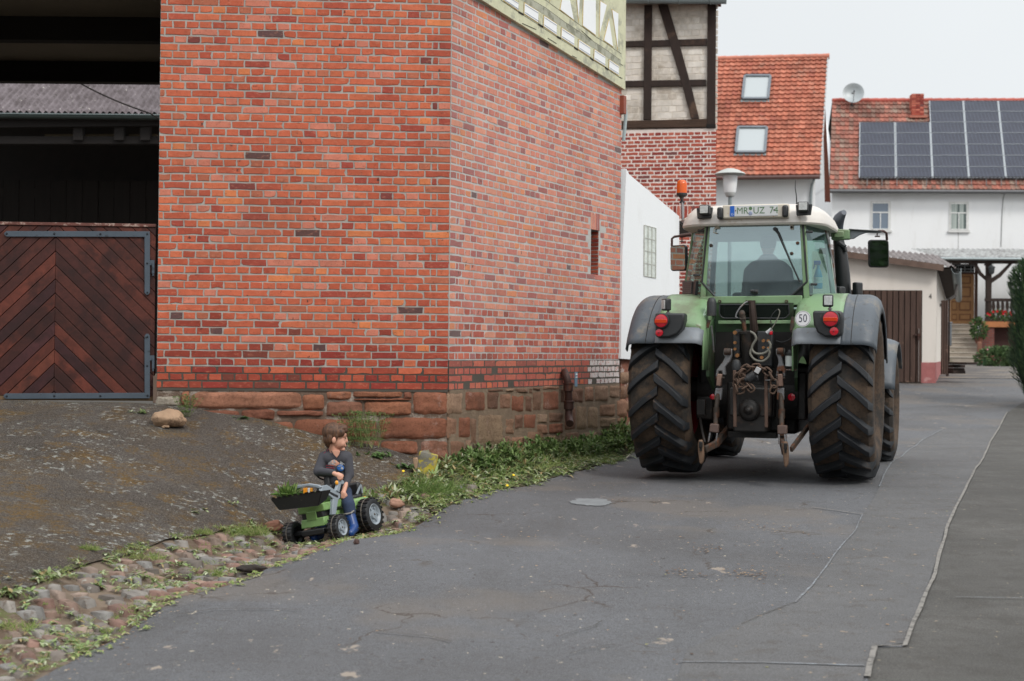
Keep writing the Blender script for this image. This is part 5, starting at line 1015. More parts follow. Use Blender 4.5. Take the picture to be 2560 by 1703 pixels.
def bush(m, c, r, n_, ln, wd, pal):
    for _ in range(n_):
        a = rdir(-1.2, 1.5); t = rng.random() ** .35; p = Vector(c) + V(a.x * r[0], a.y * r[1], a.z * r[2]) * t; quadleaf(m, p, (a + rdir() * .8), rdir(), ln * rng.uniform(.6, 1.3), wd * rng.uniform(.7, 1.2), greencol(pal), .2, 2)
GP = [(70, 96, 52), (88, 116, 62), (56, 80, 44), (104, 130, 76), (80, 104, 70)]
def potplant(name, label, cat, px, py, Y, r, pal, nleaf, potcol, flowers=None, potr=.2, poth=.3, ln=.2, group=None):
    b = AT(px, py, Y); t_ = thing(name, label, cat, loc=tuple(b), group=group)
    if potcol: m = MB(); m.lathe([(potr * .75, 0), (potr, poth), (potr * 1.08, poth), (potr * 1.08, poth + .04), (potr * .9, poth + .04), (0, poth)], (0, 0, 0), (0, 0, 1), 18); m.build('pot', pm('pot_' + name, potcol, .7), t_)
    m = MB(); bush(m, (0, 0, (poth if potcol else 0) + r[2] * .8), r, nleaf, ln, ln * .5, pal); m.build('foliage', LEAFM, t_, fix=False, smooth=0)
    if flowers:
        m = MB()
        for _ in range(flowers[1]):
            a = rdir(.1, 1.4); p_ = V(a.x * r[0], a.y * r[1] - .1, (poth if potcol else 0) + r[2] * .8 + a.z * r[2]) * 1.0
            for q in range(5): an = q * 1.256; quadleaf(m, p_, V(math.cos(an), -.5, math.sin(an)), V(0, -1, 0), flowers[2], flowers[2], srgb(*flowers[0])[:3], .1, 2)
        m.build('flowers', LEAFM, t_, fix=False, smooth=0)
    return t_
potplant('potted_plant', 'dark potted plant standing on the steps by the balustrade', 'plant', X8(1445), Y8(1045), 54.5, (.30, .25, .42), GP, 400, srgb(120, 72, 54, .8), poth=.25, potr=.16, ln=.14)
potplant('geranium_box', 'red geraniums in a box on the porch balustrade', 'flowers', X8(1640), Y8(812), 55.2, (.55, .2, .17), GP, 260, None, ((190, 24, 36), 14, .07), ln=.12)
potplant('shrub', 'low green shrub with pink flowers beside the brick pier', 'shrub', X8(1640), Y8(1262), 52.5, (.95, .5, .40), [(84, 108, 66), (100, 124, 80), (70, 92, 58)], 1200, None, ((206, 140, 156), 7, .05), ln=.15)
tp = thing('stone_planter', 'terracotta planter with a pumpkin-coloured ball on its rim by the steps', 'planter', loc=tuple(AT(X8(1495), Y8(1225), 53.5)))
m = MB(); m.box((0, 0, .17), (.36, .3, .34)); m.box((-.15, .1, .55), (.15, .15, .5)); m.build('trough', pm('planter_clay', srgb(132, 92, 74, .8), .85, var=.2, vs_=3), tp, bevel=.03)
gb_ = thing('pumpkin', 'small orange ball-shaped pumpkin on the planter by the steps', 'pumpkin', loc=tuple(AT(X8(1466), Y8(1120), 53.2))); m = MB(); m.ell((0, 0, 0), (.085, .085, .07)); m.build('fruit', pm('pumpkin_skin', srgb(220, 170, 130, .8), .6), gb_)
bk_ = thing('green_bucket', 'small green watering bucket at the foot of the steps', 'bucket', loc=tuple(AT(X8(1500), Y8(1252), 52.5))); m = MB(); m.lathe([(.07, 0), (.085, .26), (.095, .26), (.095, .24), (0, .23)], (0, 0, 0), (0, 0, 1), 16); m.build('bucket_body', pm('bucket_green', srgb(88, 128, 84, .8), .5), bk_)
# ---- hedge conifer
hc = AT(2655, 985, 27); hedge = thing('conifer', 'tall clipped dark green conifer at the right edge of the road', 'tree', loc=(hc.x, hc.y, gz(hc.x, hc.y)))
m = MB(); Hh = AT(2560, 640, 27).z - gz(hc.x, hc.y)
def hr(z): t = z / Hh; return .93 * min(1, max(.2, (.52 + 1.05 * t ** .7 * (1.0 - .0)) if t < .42 else 1.0)) * (1 if t < .82 else math.sqrt(max(.0, 1 - ((t - .82) / .2) ** 2)) * .9 + .1)
for _ in range(24000):
    z = rng.uniform(.0, Hh * 1.0); a = rng.uniform(0, 2 * math.pi); rr = hr(z) * (1 - .35 * rng.random() ** 2.0) * (1 + .12 * mnoise.noise(V(math.cos(a) * 2.5, math.sin(a) * 2.5, z * 1.8)))
    o_ = V(math.cos(a) * rr, math.sin(a) * rr, z); dd = V(math.cos(a), math.sin(a), 0) * rng.uniform(.3, .9) + V(0, 0, rng.uniform(.4, 1.2)) + rdir() * .3
    k = mnoise.noise(V(o_.x * 3, o_.y * 3, z * 3)); quadleaf(m, o_, dd, V(math.cos(a), math.sin(a), 0), rng.uniform(.07, .14), rng.uniform(.02, .04), greencol([(76, 106, 72), (62, 92, 64), (98, 126, 80), (52, 80, 54)], .8 + k * .3, 1.15 + k * .3), -.1, 2)
m.build('crown', LEAFM, hedge, fix=False, smooth=0)
m = MB(); m.lathe([(.08, -.1), (.62, .1), (.82, Hh * .3), (.84, Hh * .75), (.62, Hh * .92), (0, Hh * .98)], (0, 0, 0), (0, 0, 1), 20); m.build('inner_twigs', pm('dark_twigs', srgb(46, 66, 42, .8), .95, var=.4, vs_=8), hedge); m = MB(); m.tube([(0, 0, -.2), (0, 0, 1)], .09, 8); m.build('trunk', DARK_SHADE, hedge)
# ================================================================== TRACTOR
HD = R_(18.8); TO = V(2.635, 15.15, 0)
tF = V(math.sin(HD), math.cos(HD), 0); tR = V(math.cos(HD), -math.sin(HD), 0)
TM = Matrix((tR, tF, V(0, 0, 1))).transposed().to_4x4(); TM.translation = TO; TI = TM.inverted()
tractor = thing('tractor', 'big green farm tractor seen from behind with grey mudguards and muddy tyres', 'tractor', TM)
def T(px, py, yl, off=None):
    """point of the tractor's cross plane y = yl (its own metres) seen at a photo pixel"""
    p0 = TO + tF * yl; return TI @ PL(px, py, p0, tF)
def mir(p): return V(-p.x, p.y, p.z)
GREEN = pm('tractor_green', srgb(132, 164, 122, .80), .38, var=.08, vs_=2, bump=.05, dirt=(srgb(118, 130, 100, .8), .48, .68, 2.2), dirt2=(srgb(104, 88, 66, .8), .62, .72, 11))
GREEND = pm('tractor_green_dark', srgb(70, 98, 66, .75), .5, var=.2, vs_=3, dirt=(srgb(66, 70, 54, .8), .45, .62, 3))  # darker green for the panels below the cab
GREYP = pm('mudguard_grey', srgb(84, 92, 100, .76), .5, var=.14, vs_=4, bump=.15, bs=90, dirt=(srgb(122, 116, 106, .8), .50, .68, 4), dirt2=(srgb(60, 62, 64, .8), .56, .68, 13))
GREYL = pm('mudguard_light_grey', srgb(136, 142, 148, .78), .55, var=.1, vs_=4, dirt=(srgb(120, 112, 102, .8), .55, .68, 4))
BLK = pm('black_plastic', srgb(44, 46, 48, .8), .5, var=.2, vs_=8, dirt=(srgb(84, 76, 68, .8), .56, .7, 5))
GRIME = pm('oily_iron', srgb(36, 33, 31, .7), .55, .2, var=.35, vs_=9, bump=.5, bs=50, dirt=(srgb(70, 54, 44, .7), .54, .68, 6))
RUST = pm('rusty_steel', srgb(80, 70, 62, .66), .7, .25, var=.3, vs_=10, bump=.5, bs=70, dirt=(srgb(108, 70, 48, .7), .48, .6, 12), dirt2=(srgb(70, 56, 50, .8), .56, .66, 7))
STEEL = pm('worn_grey_steel', srgb(142, 142, 144, .75), .5, .5, var=.2, vs_=9, bump=.3, dirt=(srgb(120, 80, 58, .8), .50, .60, 10))
ROOFW = pm('cab_roof_white', srgb(222, 216, 208, .82), .5, var=.05, vs_=3, dirt=(srgb(196, 180, 160, .8), .58, .7, 6))
PLATEW = pm('cream_metal', srgb(216, 208, 192, .8), .5, var=.05, dirt=(srgb(190, 120, 66, .8), .62, .68, 14))
REDL = N('lens_red'); REDL.set(srgb(196, 18, 40, .8), .15, 0, .8); REDL = REDL.mat
ORL = N('lens_orange'); ORL.set(srgb(214, 66, 24, .8), .15, 0, .8); ORL = ORL.mat
RIMR = pm('rim_red', srgb(176, 34, 56, .8), .5, var=.1, dirt=(srgb(90, 60, 50, .8), .55, .68, 5))
n = N('muddy_rubber'); c = n.mix(n.rng(n.noise(3.2, 7, .72), .40, .58, 0, 1, True), srgb(54, 51, 48, .75), srgb(94, 78, 64, .75)); c = n.mix(n.rng(n.noise(45, 5, .7), .5, .68, 0, .6), c, srgb(38, 34, 32, .8)); c = n.mix(n.rng(n.noise(9, 6, .7), .62, .7, 0, .6, True), c, srgb(118, 84, 58, .72)); n.bump(n.noise(60, 6, .8), .6, .008); TYRE = n.set(c, .85, 0, .3)
n = N('rubber_lug'); c = n.mix(n.rng(n.noise(5, 7, .72), .56, .70, 0, .7, True), srgb(34, 37, 41, .8), srgb(92, 72, 56, .75)); n.bump(n.noise(50, 6, .8), .4, .006); LUG = n.set(c, .62, 0, .4)
def tyre(name, c, Rr_, w_, rim_r, nl, lugh, parent, outer=1, lugw=.052, dang=.27):
    c = Vector(c); hw = w_ / 2; m = MB(); Rb = Rr_ - lugh
    prof = [(rim_r, -hw * .62), (rim_r + .03, -hw * .80), (rim_r + (Rb - rim_r) * .40, -hw * 1.0), (rim_r + (Rb - rim_r) * .72, -hw * .995), (Rb - .05, -hw * .95), (Rb - .018, -hw * .84), (Rb - .006, -hw * .5), (Rb, 0)]
    prof = prof + [(r, -h) for r, h in prof[:-1][::-1]]
    m.lathe([(r, h) for r, h in prof], c, (1, 0, 0), 72); root = m.build(name, TYRE, parent, smooth=35)
    m = MB(); k = 8
    for side in (-1, 1):
        for i in range(nl):
            a0 = 2 * math.pi * (i + (.5 if side > 0 else 0)) / nl; ring = []
            for j in range(k + 1):
                t = j / k; x = side * (-.02 + (hw * 1.0 + .02) * t) if j < k else side * hw * .99
                a = a0 - dang * (t ** .92) + .03 * math.sin(t * 3.1)       # angle measured from the rear, upward
                rr = Rb - (.0 if t < .8 else (.0 + .10 * ((t - .8) / .2) ** 2.2)); ring.append((x, a, rr, t))
            P = []
            for (x, a, rr, t) in ring:
                da = (lugw * .5) / Rr_ * (1.15 if t < .15 else 1.0); db = da * 1.5; hh = Rr_ - Rb if t < .9 else (Rr_ - Rb) * .8
                for (aa, r2) in ((a - db, rr - .02), (a - da, rr + hh), (a + da, rr + hh), (a + db, rr - .02)): P.append(c + V(x, -r2 * math.cos(aa), r2 * math.sin(aa)))
            F_ = []
            for j in range(k):
                for q in range(3): F_.append((4 * j + q, 4 * j + q + 1, 4 * j + q + 5, 4 * j + q + 4))
            F_ += [(0, 1, 2, 3), (4 * k + 3, 4 * k + 2, 4 * k + 1, 4 * k)]; m.add(P, F_)
    m.build('tread', LUG, root, bevel=.006)
    m = MB(); o = outer
    m.lathe([(rim_r + .012, o * hw * .66), (rim_r - .015, o * hw * .68), (rim_r - .03, o * hw * .55), (rim_r - .05, o * hw * .1), (rim_r * .62, o * hw * .02), (rim_r * .40, o * hw * .10), (rim_r * .38, o * hw * .35), (.0, o * hw * .38)], c, (1, 0, 0), 40)
    m.lathe([(rim_r + .012, -o * hw * .66), (rim_r - .03, -o * hw * .6), (rim_r - .05, -o * hw * .0), (rim_r * .5, -o * hw * .02), (0, -o * hw * .02)], c, (1, 0, 0), 40)
    for i in range(8): a = i * math.pi / 4; m.tube([c + V(o * hw * .03, math.cos(a) * rim_r * .52, math.sin(a) * rim_r * .52), c + V(o * hw * .16, math.cos(a) * rim_r * .52, math.sin(a) * rim_r * .52)], .022, 6)
    m.build('rim', RIMR, root, smooth=40); return root
RA = .905
for sg in (-1, 1): tyre('rear_wheel', (sg * .925, 0, RA), RA, .64, .50, 20, .060, tractor, sg, .072, .34)
FY = 2.72; RF_ = .695
for sg in (-1, 1): tyre('front_wheel', (sg * .95 + .03, FY, RF_), RF_, .53, .37, 18, .04, tractor, sg, .058, .34)
# --- rear mudguards
def fender(sg):
    xi, xb, xo = .455, .935, 1.265; a0, a1 = R_(20), R_(152); Rf_ = .985; nx, na = 26, 36
    xs = list(np.linspace(xi, xb, 11)) + list(np.linspace(xb + .001, xo, 16)[1:])
    def rad(x, a):
        e = max(0, (x - (xo - .14)) / .14); drop = .12 * (1 - math.sqrt(max(0, 1 - e * e))); e2 = max(0, (xi + .10 - x) / .10); drop2 = .05 * (1 - math.sqrt(max(0, 1 - e2 * e2)))
        hump = .012 if x <= xb else 0
        return Rf_ - drop - drop2 + hump
    ng = len(xs) - 1
    def fn(i, j):
        x = xs[i]; a = a0 + (a1 - a0) * j / na; r = rad(x, a); aa = a
        ext = 1.0 + (.08 if (aa > R_(100)) else .08 * max(0, (aa - R_(70)) / R_(30))) * 0
        y = -r * (-math.cos(aa)) * -1; y = r * math.cos(aa); z = RA + .02 + r * math.sin(aa)
        if x < xb and aa > R_(128): pass
        return V(sg * x, y, z)
    parts_ = {}
    for (nm, lo, hi, mt, ja, jb) in (('mudguard', 0, 10, GREEN, 0, 33), ('mudguard_flap', 0, 10, GREYL, 33, na), ('mudguard_extension', 10, ng, GREYP, 0, na)):
        m = MB(); P = [fn(i, j) for i in range(lo, hi + 1) for j in range(ja, jb + 1)]; w2 = jb - ja + 1
        m.add(P, [(a * w2 + b, (a + 1) * w2 + b, (a + 1) * w2 + b + 1, a * w2 + b + 1) for a in range(hi - lo) for b in range(jb - ja)])
        if nm == 'mudguard':   # inner cheek
            Q = [fn(0, j) for j in range(0, na - 1)]; Q2 = [V(q.x, q.y, max(1.12, q.z - .60)) for q in Q]; k = len(Q)
            m.add(Q + Q2, [(i, i + 1, k + i + 1, k + i) for i in range(k - 1)])
        if nm == 'mudguard_extension':
            Q = [fn(ng, j) for j in range(0, na + 1)]; Q2 = [V(q.x - sg * .0, (q.y) * .93, RA + .02 + (q.z - RA - .02) * .93) for q in Q]; k = len(Q); m.add(Q + Q2, [(i, i + 1, k + i + 1, k + i) for i in range(k - 1)])
        o = m.build(nm, mt, tractor, solid=.014, smooth=50); parts_[nm] = o
    m = MB(); x = sg * (xb + .0); pts = [V(x, (Rf_ + .006) * math.cos(a), RA + .02 + (Rf_ + .006) * math.sin(a)) for a in np.linspace(R_(30), a1, 24)]; m.tube(pts, .009, 6)
    m.tube([p + V(sg * .10, 0, 0) for p in pts], .005, 5)
    m.build('mudguard_seam', BLK, tractor); return parts_
for sg in (-1, 1): fender(sg)
# tail lamp clusters
def disc(m, c, ax, r, th, mat=0, n=28, dome=0):
    m.lathe([(0, th + dome), (r * .6, th + dome * .7), (r * .93, th), (r, th * .6), (r, 0), (0, 0)], c, ax, n, mat)
YF = -.94
for (hpoly, c1, r1, c2, r2) in (
    ([(1637, 783), (1711, 783), (1711, 800), (1705, 822), (1693, 836), (1672, 844), (1648, 845), (1638, 842)], (1654.5, 802.5), 16.5, (1648.5, 832), 9.6),
    ([(2031, 779), (2036, 777), (2100, 777), (2105, 782), (2107, 800), (2105, 836), (2096, 842), (2062, 842), (2044, 832), (2034, 812)], (2077, 798), 18, (2085, 828.5), 10.3)):
    m = MB(); P = [T(x, y, YF) for x, y in hpoly]; m.prism(P, V(0, .16, 0)); hs = m.build('lamp_housing', BLK, tractor, bevel=.02)
    k = 1 / 246.; ax = (0, -1, 0); m = MB(); cc = T(*c1, YF - .01); disc(m, cc, ax, (r1 + 3) * k, .03); m.build('lamp_ring', BLK, hs)
    m = MB(); m.lathe([(r1 * k, .03), (r1 * k * .95, .045), (r1 * k * .6, .052), (0, .055)], cc, ax, 30); m.build('tail_light', REDL, hs)
    m = MB(); w_ = r1 * k * .93; m.prism([cc + V(-w_, -.052, -.022), cc + V(w_, -.052, -.022), cc + V(w_ * .98, -.052, .016), cc + V(-w_ * .98, -.052, .016)], V(0, -.006, 0)); m.build('indicator_light', ORL, hs, bevel=.004)
    m = MB(); cc = T(*c2, YF - .012); disc(m, cc, ax, r2 * k, .02, dome=.004); m.build('reflector', REDL, hs)
    m = MB(); m.tube([cc + V(0, -.02, 0), cc + V(0, -.03, 0)], .006, 6); m.build('screw', BLK, hs)
# work lamps on the mudguards
def worklamp(px, py, yl, yaw=0, s=1.0, post=True, glass=True):
    c = T(px, py, yl); R = Matrix.Rotation(yaw, 3, 'Z'); m = MB(); m.box(c, (.105 * s, .07, .125 * s), R=R); b = m.build('work_lamp', BLK, tractor, bevel=.016)
    if glass:
        m = MB(); m.box(c + R @ V(0, -.038, 0), (.078 * s, .008, .092 * s), R=R); m.build('lens', pm('work_lens', srgb(196, 200, 198, .8), .25, var=.3, vs_=40), b, bevel=.006)
    if post:
        m = MB(); m.tube([c + V(.02, 0, -.06 * s), c + V(.02, 0, -.115 * s)], .012, 8); m.tube([c + V(.02, 0, -.075 * s), c + V(.02, 0, -.09 * s)], .022, 6); m.build('bracket', STEEL, b)
worklamp(1666, 762, -.76, R_(-50)); worklamp(2070, 752, -.76, R_(8)); worklamp(2144, 722, 1.3, R_(60), 1.15, True, False); worklamp(2101, 731, .6, R_(60), 1.0, False, False)
# 50 sticker
c = T(2007.5, 797, -.895); m = MB(); ax = V(-.18, -1, .10).normalized(); xx, yy, zz = frame(ax, V(1, 0, 0)); 
m.lathe([(0, .004), (.079, .004), (.079, 0)], c, tuple(ax), 40, xdir=(1, 0, 0)); st = m.build('speed_sticker', pm('sticker_white', srgb(226, 226, 228, .85), .4, var=.04), tractor)
zx = V(1, 0, 0) - ax * ax.x; zx.normalize(); zy = ax.cross(zx) * 1.0; zy = zy if zy.z > 0 else -zy
m = MB(); m.lathe([(.070, .0055), (.073, .0055)], c, tuple(ax), 40); m.build('sticker_ring', pm('sticker_line', srgb(90, 92, 98, .8), .5), st, fix=False)
m = MB(); text_mesh('50', .115, lambda x, y: c + zx * (x * .78) + zy * y + ax * .0055, m); m.build('speed_number', pm('sticker_navy', srgb(38, 40, 62, .9), .5), st, fix=False, smooth=0)
# ---------------- cab
YR, YM, YC = -.30, .45, 1.25
rear_TL, rear_TR, rear_BL, rear_BR = T(1765, 556, YR), T(2008, 553, YR), T(1752, 745, YR), T(2019, 744, YR)
mid_TL, mid_TR, mid_BL, mid_BR = T(1735, 560, YM), T(2066, 555, YM), T(1707, 745, YM), T(2092, 742, YM)
fr_TL, fr_TR = V(mid_TL.x + .10, YC, mid_TL.z), V(mid_TR.x - .10, YC, mid_TR.z); fr_BL, fr_BR = V(mid_BL.x + .12, YC + .18, 1.75), V(mid_BR.x - .12, YC + .18, 1.75)
m = MB()
def pillar(a, b, w_, h_): m.bar(a, b, w_, h_, up=(0, 1, 0))
pillar(T(1758, 750, YR), T(1770, 556, YR), .06, .05); m.build('rear_pillar', GREEN, tractor, bevel=.008)
m = MB(); pillar(T(2017, 750, YR), T(2007, 553, YR), .06, .05); m.build('rear_pillar', GREEN, tractor, bevel=.008)
m = MB(); m.bar(mid_BL + V(.02, 0, -.05), mid_TL + V(.02, 0, 0), .05, .05, up=(0, 1, 0)); m.build('door_pillar', GREEN, tractor, bevel=.008)
m = MB(); m.bar(mid_BR - V(.02, 0, .05), mid_TR - V(.02, 0, 0), .05, .05, up=(0, 1, 0)); m.build('door_pillar', pm('pillar_pale', srgb(190, 200, 190, .8), .4), tractor, bevel=.008)
for a, b in ((fr_BL, fr_TL), (fr_BR, fr_TR)): m = MB(); m.bar(a, b, .05, .06, up=(0, 1, 0)); m.build('front_pillar', BLK, tractor, bevel=.008)
m = MB(); m.bar(T(1751, 754, YR - .02), T(2006, 751, YR - .02), .10, .06, up=(0, 1, 0)); 
for sgx in (-1, 1): pass
m.build('cab_rear_sill', GREEN, tractor, bevel=.008)
m = MB(); zb_ = 1.86
m.prism([V(-.50, YR, zb_ - .03), V(.50, YR, zb_ - .03), V(mid_BR.x, YM, zb_ - .03), V(mid_BR.x - .1, YC + .1, zb_ - .03), V(mid_BL.x + .1, YC + .1, zb_ - .03), V(mid_BL.x, YM, zb_ - .03)], V(0, 0, .05)); m.build('cab_floor', GRIME, tractor)
m = MB(); m.prism([T(1757, 716, YR + .01), T(1789, 746, YR + .01), T(1757, 748, YR + .01)], V(0, .03, 0)); m.build('corner_panel', GREEN, tractor)
m = MB(); m.prism([T(2019, 708, YR + .01), T(2019, 747, YR + .01), T(1974, 747, YR + .01)], V(0, .03, 0)); m.build('corner_panel', BLK, tractor)
# vent grille left
q = [T(1707, 703, YM - .05), T(1740, 703, YR + .1), T(1737, 741, YR + .1), T(1706, 741, YM - .05)]; m = MB(); nn = (q[1] - q[0]).cross(q[3] - q[0]).normalized(); nn = nn if nn.y < 0 else -nn; m.prism(q, -nn * .03); vg = m.build('vent_grille', BLK, tractor, bevel=.004)
m = MB()
for i in range(7): t_ = .12 + i * .125; a = q[0].lerp(q[3], t_) ; b = q[1].lerp(q[2], t_); m.bar(a.lerp(b, .05) + nn * .008, a.lerp(b, .78) + nn * .008, .012, .016)
m.build('grille_slat', pm('slat_grey', srgb(76, 78, 80, .8), .5), vg)
# glazing
def glass_mat(name, tint, film, filmcol, gl=.12, rough=.02):
    mt = bpy.data.materials.new(name); mt.use_nodes = True; t_ = mt.node_tree; t_.nodes.clear(); o = t_.nodes.new('ShaderNodeOutputMaterial'); A = t_.nodes.new
    tr = A('ShaderNodeBsdfTransparent'); tr.inputs[0].default_value = (*tint, 1); gs = A('ShaderNodeBsdfGlossy'); gs.inputs['Roughness'].default_value = rough; gs.inputs[0].default_value = (.72, .86, .90, 1)
    df = A('ShaderNodeBsdfDiffuse'); df.inputs[0].default_value = filmcol; fr = A('ShaderNodeLayerWeight'); fr.inputs[0].default_value = .5; pw5 = A('ShaderNodeMath'); pw5.operation = 'POWER'; pw5.inputs[1].default_value = 4.0; t_.links.new(fr.outputs[1], pw5.inputs[0])
    ad = A('ShaderNodeMath'); ad.operation = 'ADD'; ad.inputs[1].default_value = gl; t_.links.new(pw5.outputs[0], ad.inputs[0])
    m1 = A('ShaderNodeMixShader'); m2 = A('ShaderNodeMixShader'); tcn = A('ShaderNodeTexCoord'); nz = A('ShaderNodeTexNoise'); nz.inputs['Scale'].default_value = 3; nz.inputs['Detail'].default_value = 6; t_.links.new(tcn.outputs['Object'], nz.inputs['Vector'])
    mr_ = A('ShaderNodeMapRange'); mr_.inputs[1].default_value = .35; mr_.inputs[2].default_value = .7; mr_.inputs[3].default_value = film * .7; mr_.inputs[4].default_value = film * 1.35; t_.links.new(nz.outputs['Fac'], mr_.inputs[0])
    t_.links.new(ad.outputs[0], m1.inputs[0]); t_.links.new(tr.outputs[0], m1.inputs[1]); t_.links.new(gs.outputs[0], m1.inputs[2]); t_.links.new(mr_.outputs[0], m2.inputs[0]); t_.links.new(m1.outputs[0], m2.inputs[1]); t_.links.new(df.outputs[0], m2.inputs[2]); t_.links.new(m2.outputs[0], o.inputs[0]); return mt
GLR = glass_mat('rear_glass', (.74, .84, .85), .15, srgb(170, 190, 196, .8), .44)
GLS = glass_mat('side_glass', (.50, .68, .62), .10, srgb(120, 150, 140, .8), .0)
m = MB(); P = [T(x, y, YR - .02) for x, y in [(1769, 561), (2007, 558), (2018, 704), (1976, 742), (1966, 744), (1797, 744), (1788, 742), (1755, 706)]]; m.add(P, [tuple(range(8))]); rg = m.build('rear_window', GLR, tractor, fix=False, smooth=0)
m = MB(); PP = P + [P[0]]; 
for a, b in zip(PP[:-1], PP[1:]): m.tube([a - V(0, .005, 0), b - V(0, .005, 0)], .011, 8)
m.build('window_seal', BLK, rg)
m = MB(); m.tube([T(1889 - 9, 729, YR - .05), T(1889 + 6, 729, YR - .05)], .025, 10); m.tube([T(1877, 728, YR - .075), T(1884, 728, YR - .075)], .02, 8); m.build('window_handle', BLK, rg)
for c_ in ((1777.5, 614), (1994, 608), (1979, 634), (1979.5, 569)):
    m = MB(); p = T(*c_, YR - .03); m.lathe([(0, .022), (.012, .02), (.018, .008), (.019, 0)], p, (0, -1, 0), 14); m.build('window_stud', RUST, rg)
m = MB(); p = T(1979.5, 562, YR - .04); m.box(p, (.035, .012, .10)); m.build('hinge_plate', PLATEW, tractor, bevel=.012)
m = MB(); p = T(1793, 562, YR - .04); m.box(p, (.05, .014, .09)); m.tube([T(1800, 562, YR - .06), T(1786, 573, YR - .07), T(1784, 582, YR - .07), T(1793, 583, YR - .05)], .007, 6); m.build('hinge_plate', PLATEW, tractor, bevel=.006)
m = MB(); m.tube([T(1936, 571, YR - .06), T(1946, 584, YR - .055), T(1974, 649, YR - .04), T(2000, 706, YR - .03)], [.016, .012, .009, .004], 8); m.lathe([(0, .03), (.02, .028), (.022, 0)], T(1938, 573, YR - .05), (0, -1, 0), 12); m.build('wiper', BLK, tractor)
m = MB(); m.tube([T(1974, 649, YR - .05), T(2000, 706, YR - .035)], .009, 6); m.build('wiper_blade', BLK, tractor)
for side, quad in ((0, [T(1770, 560, YR), mid_TL, mid_BL, T(1757, 742, YR)]), (1, [T(2012, 557, YR), mid_TR, mid_BR, T(2022, 738, YR)])):
    m = MB(); m.add(quad, [(0, 1, 2, 3)]); sw_ = m.build('side_window', GLS, tractor, fix=False, smooth=0); m = MB(); qq = quad + [quad[0]]
    for a, b in zip(qq[:-1], qq[1:]): m.tube([a, b], .010, 6)
    m.build('window_seal', BLK, sw_)
    m = MB(); q2 = [mid_TL, fr_TL, fr_BL, mid_BL] if side == 0 else [mid_TR, fr_TR, fr_BR, mid_BR]; m.add(q2, [(0, 1, 2, 3)]); m.build('door_glass', GLS, tractor, fix=False, smooth=0)
for (x, y, y2) in ((1752, 577, YR), (1741, 688, YR), (2023, 580, YR), (2034, 711, YR)):
    m = MB(); a = T(x - 8, y, y2 - .03); b = T(x + 9, y, y2 - .03 + .02); m.bar(a, b, .03, .025); m.build('window_hinge', BLK, tractor, bevel=.006)
m = MB(); m.add([fr_TL, fr_TR, fr_BR, fr_BL], [(0, 1, 2, 3)]); m.build('windscreen', GLS, tractor, fix=False, smooth=0)
# strip of bright trim / curved door glass edge on the right
m = MB(); m.tube([T(2056, 556, YM - .1), T(2070, 600, YM - .05), T(2082, 660, YM), T(2090, 735, YM)], .012, 8); m.build('door_trim', STEEL, tractor)
# roof
def R2(px, py, yl): return T(px, py, yl)
zr0 = T(1880, 557, YR - .15).z; zr1 = zr0 + .215; cxr = (T(1714, 560, .2).x + T(2086, 553, .35).x) / 2; hwr = (T(2086, 553, .35).x - T(1714, 560, .2).x) / 2 * .985
def roof_fn(u, v):
    # superellipse plan, domed section
    a = 2 * math.pi * u; ca, sa = math.cos(a), math.sin(a); e = .42
    X = math.copysign(abs(ca) ** e, ca); Y = math.copysign(abs(sa) ** e, sa)
    prof = [(1.0, -.02), (1.015, .0), (1.0, .045), (.955, .12), (.87, .19), (.72, .215), (.35, .235), (0, .24)]
    f_ = v * (len(prof) - 1); i = min(int(f_), len(prof) - 2); tt = f_ - i; r = prof[i][0] * (1 - tt) + prof[i + 1][0] * tt; z = prof[i][1] * (1 - tt) + prof[i + 1][1] * tt
    tap = 1 - .12 * max(0, -Y) * max(0, 0)
    return V(cxr + hwr * X * r * (1 if Y > -.2 else .985), .47 + .90 * Y * r, zr0 + z)
m = MB(); m.grid(roof_fn, 96, 21); m.grid(lambda u, v: (lambda p: V(cxr + (p.x - cxr) * (1 - v * .999), .47 + (p.y - .47) * (1 - v * .999), p.z))(roof_fn(u, 0)), 96, 2, 0); m.build('cab_roof', ROOFW, tractor, smooth=50)
m = MB(); m.prism([V(rear_TL.x - .01, YR + .02, zr0 - .06), V(rear_TR.x + .01, YR + .02, zr0 - .06), V(mid_TR.x, YM, zr0 - .06), V(mid_TR.x - .08, YC, zr0 - .06), V(mid_TL.x + .08, YC, zr0 - .06), V(mid_TL.x, YM, zr0 - .06)], V(0, 0, .06)); m.build('roof_liner', BLK, tractor)
YRR = YR - .145
# plate holder
zc = T(1887, 528, YRR); pa, pb_ = T(1806, 531, YRR - .04), T(1971, 525, YRR - .04); pc_ = (pa + pb_) / 2; wp_ = (pb_ - pa).length
Rp = Matrix.Rotation(-math.atan2(0, 1), 3, 'Y'); m = MB(); m.box(pc_ + V(0, .05, 0), (wp_, .10, .142)); ph = m.build('plate_holder', PLATEW, tractor, bevel=.014)
n = N('plate_white'); PW = n.set(srgb(214, 216, 216, .82), .4)
q0, q1 = T(1825, 529.5, YRR - .045), T(1945, 525.5, YRR - .045); pcx = (q0.x + q1.x) / 2; pw_ = q1.x - q0.x; pz = pc_.z + .004; py_ = pc_.y - .003
m = MB(); m.box((pcx, py_, pz), (pw_, .008, .112)); pl_ = m.build('number_plate', PW, ph, bevel=.003)
m = MB(); m.box((pcx - pw_ / 2 + .024, py_ - .005, pz), (.046, .003, .108)); m.build('plate_band', pm('band_blue', srgb(24, 96, 190, .9), .4, var=.02), pl_)
PG = pm('plate_green', srgb(92, 128, 88, .8), .6, var=.1)
pf = lambda cx_, cz_: (lambda x, y: V(cx_ + x, py_ - .0058, cz_ + y))
m = MB(); L0 = pcx - pw_ / 2 + .055
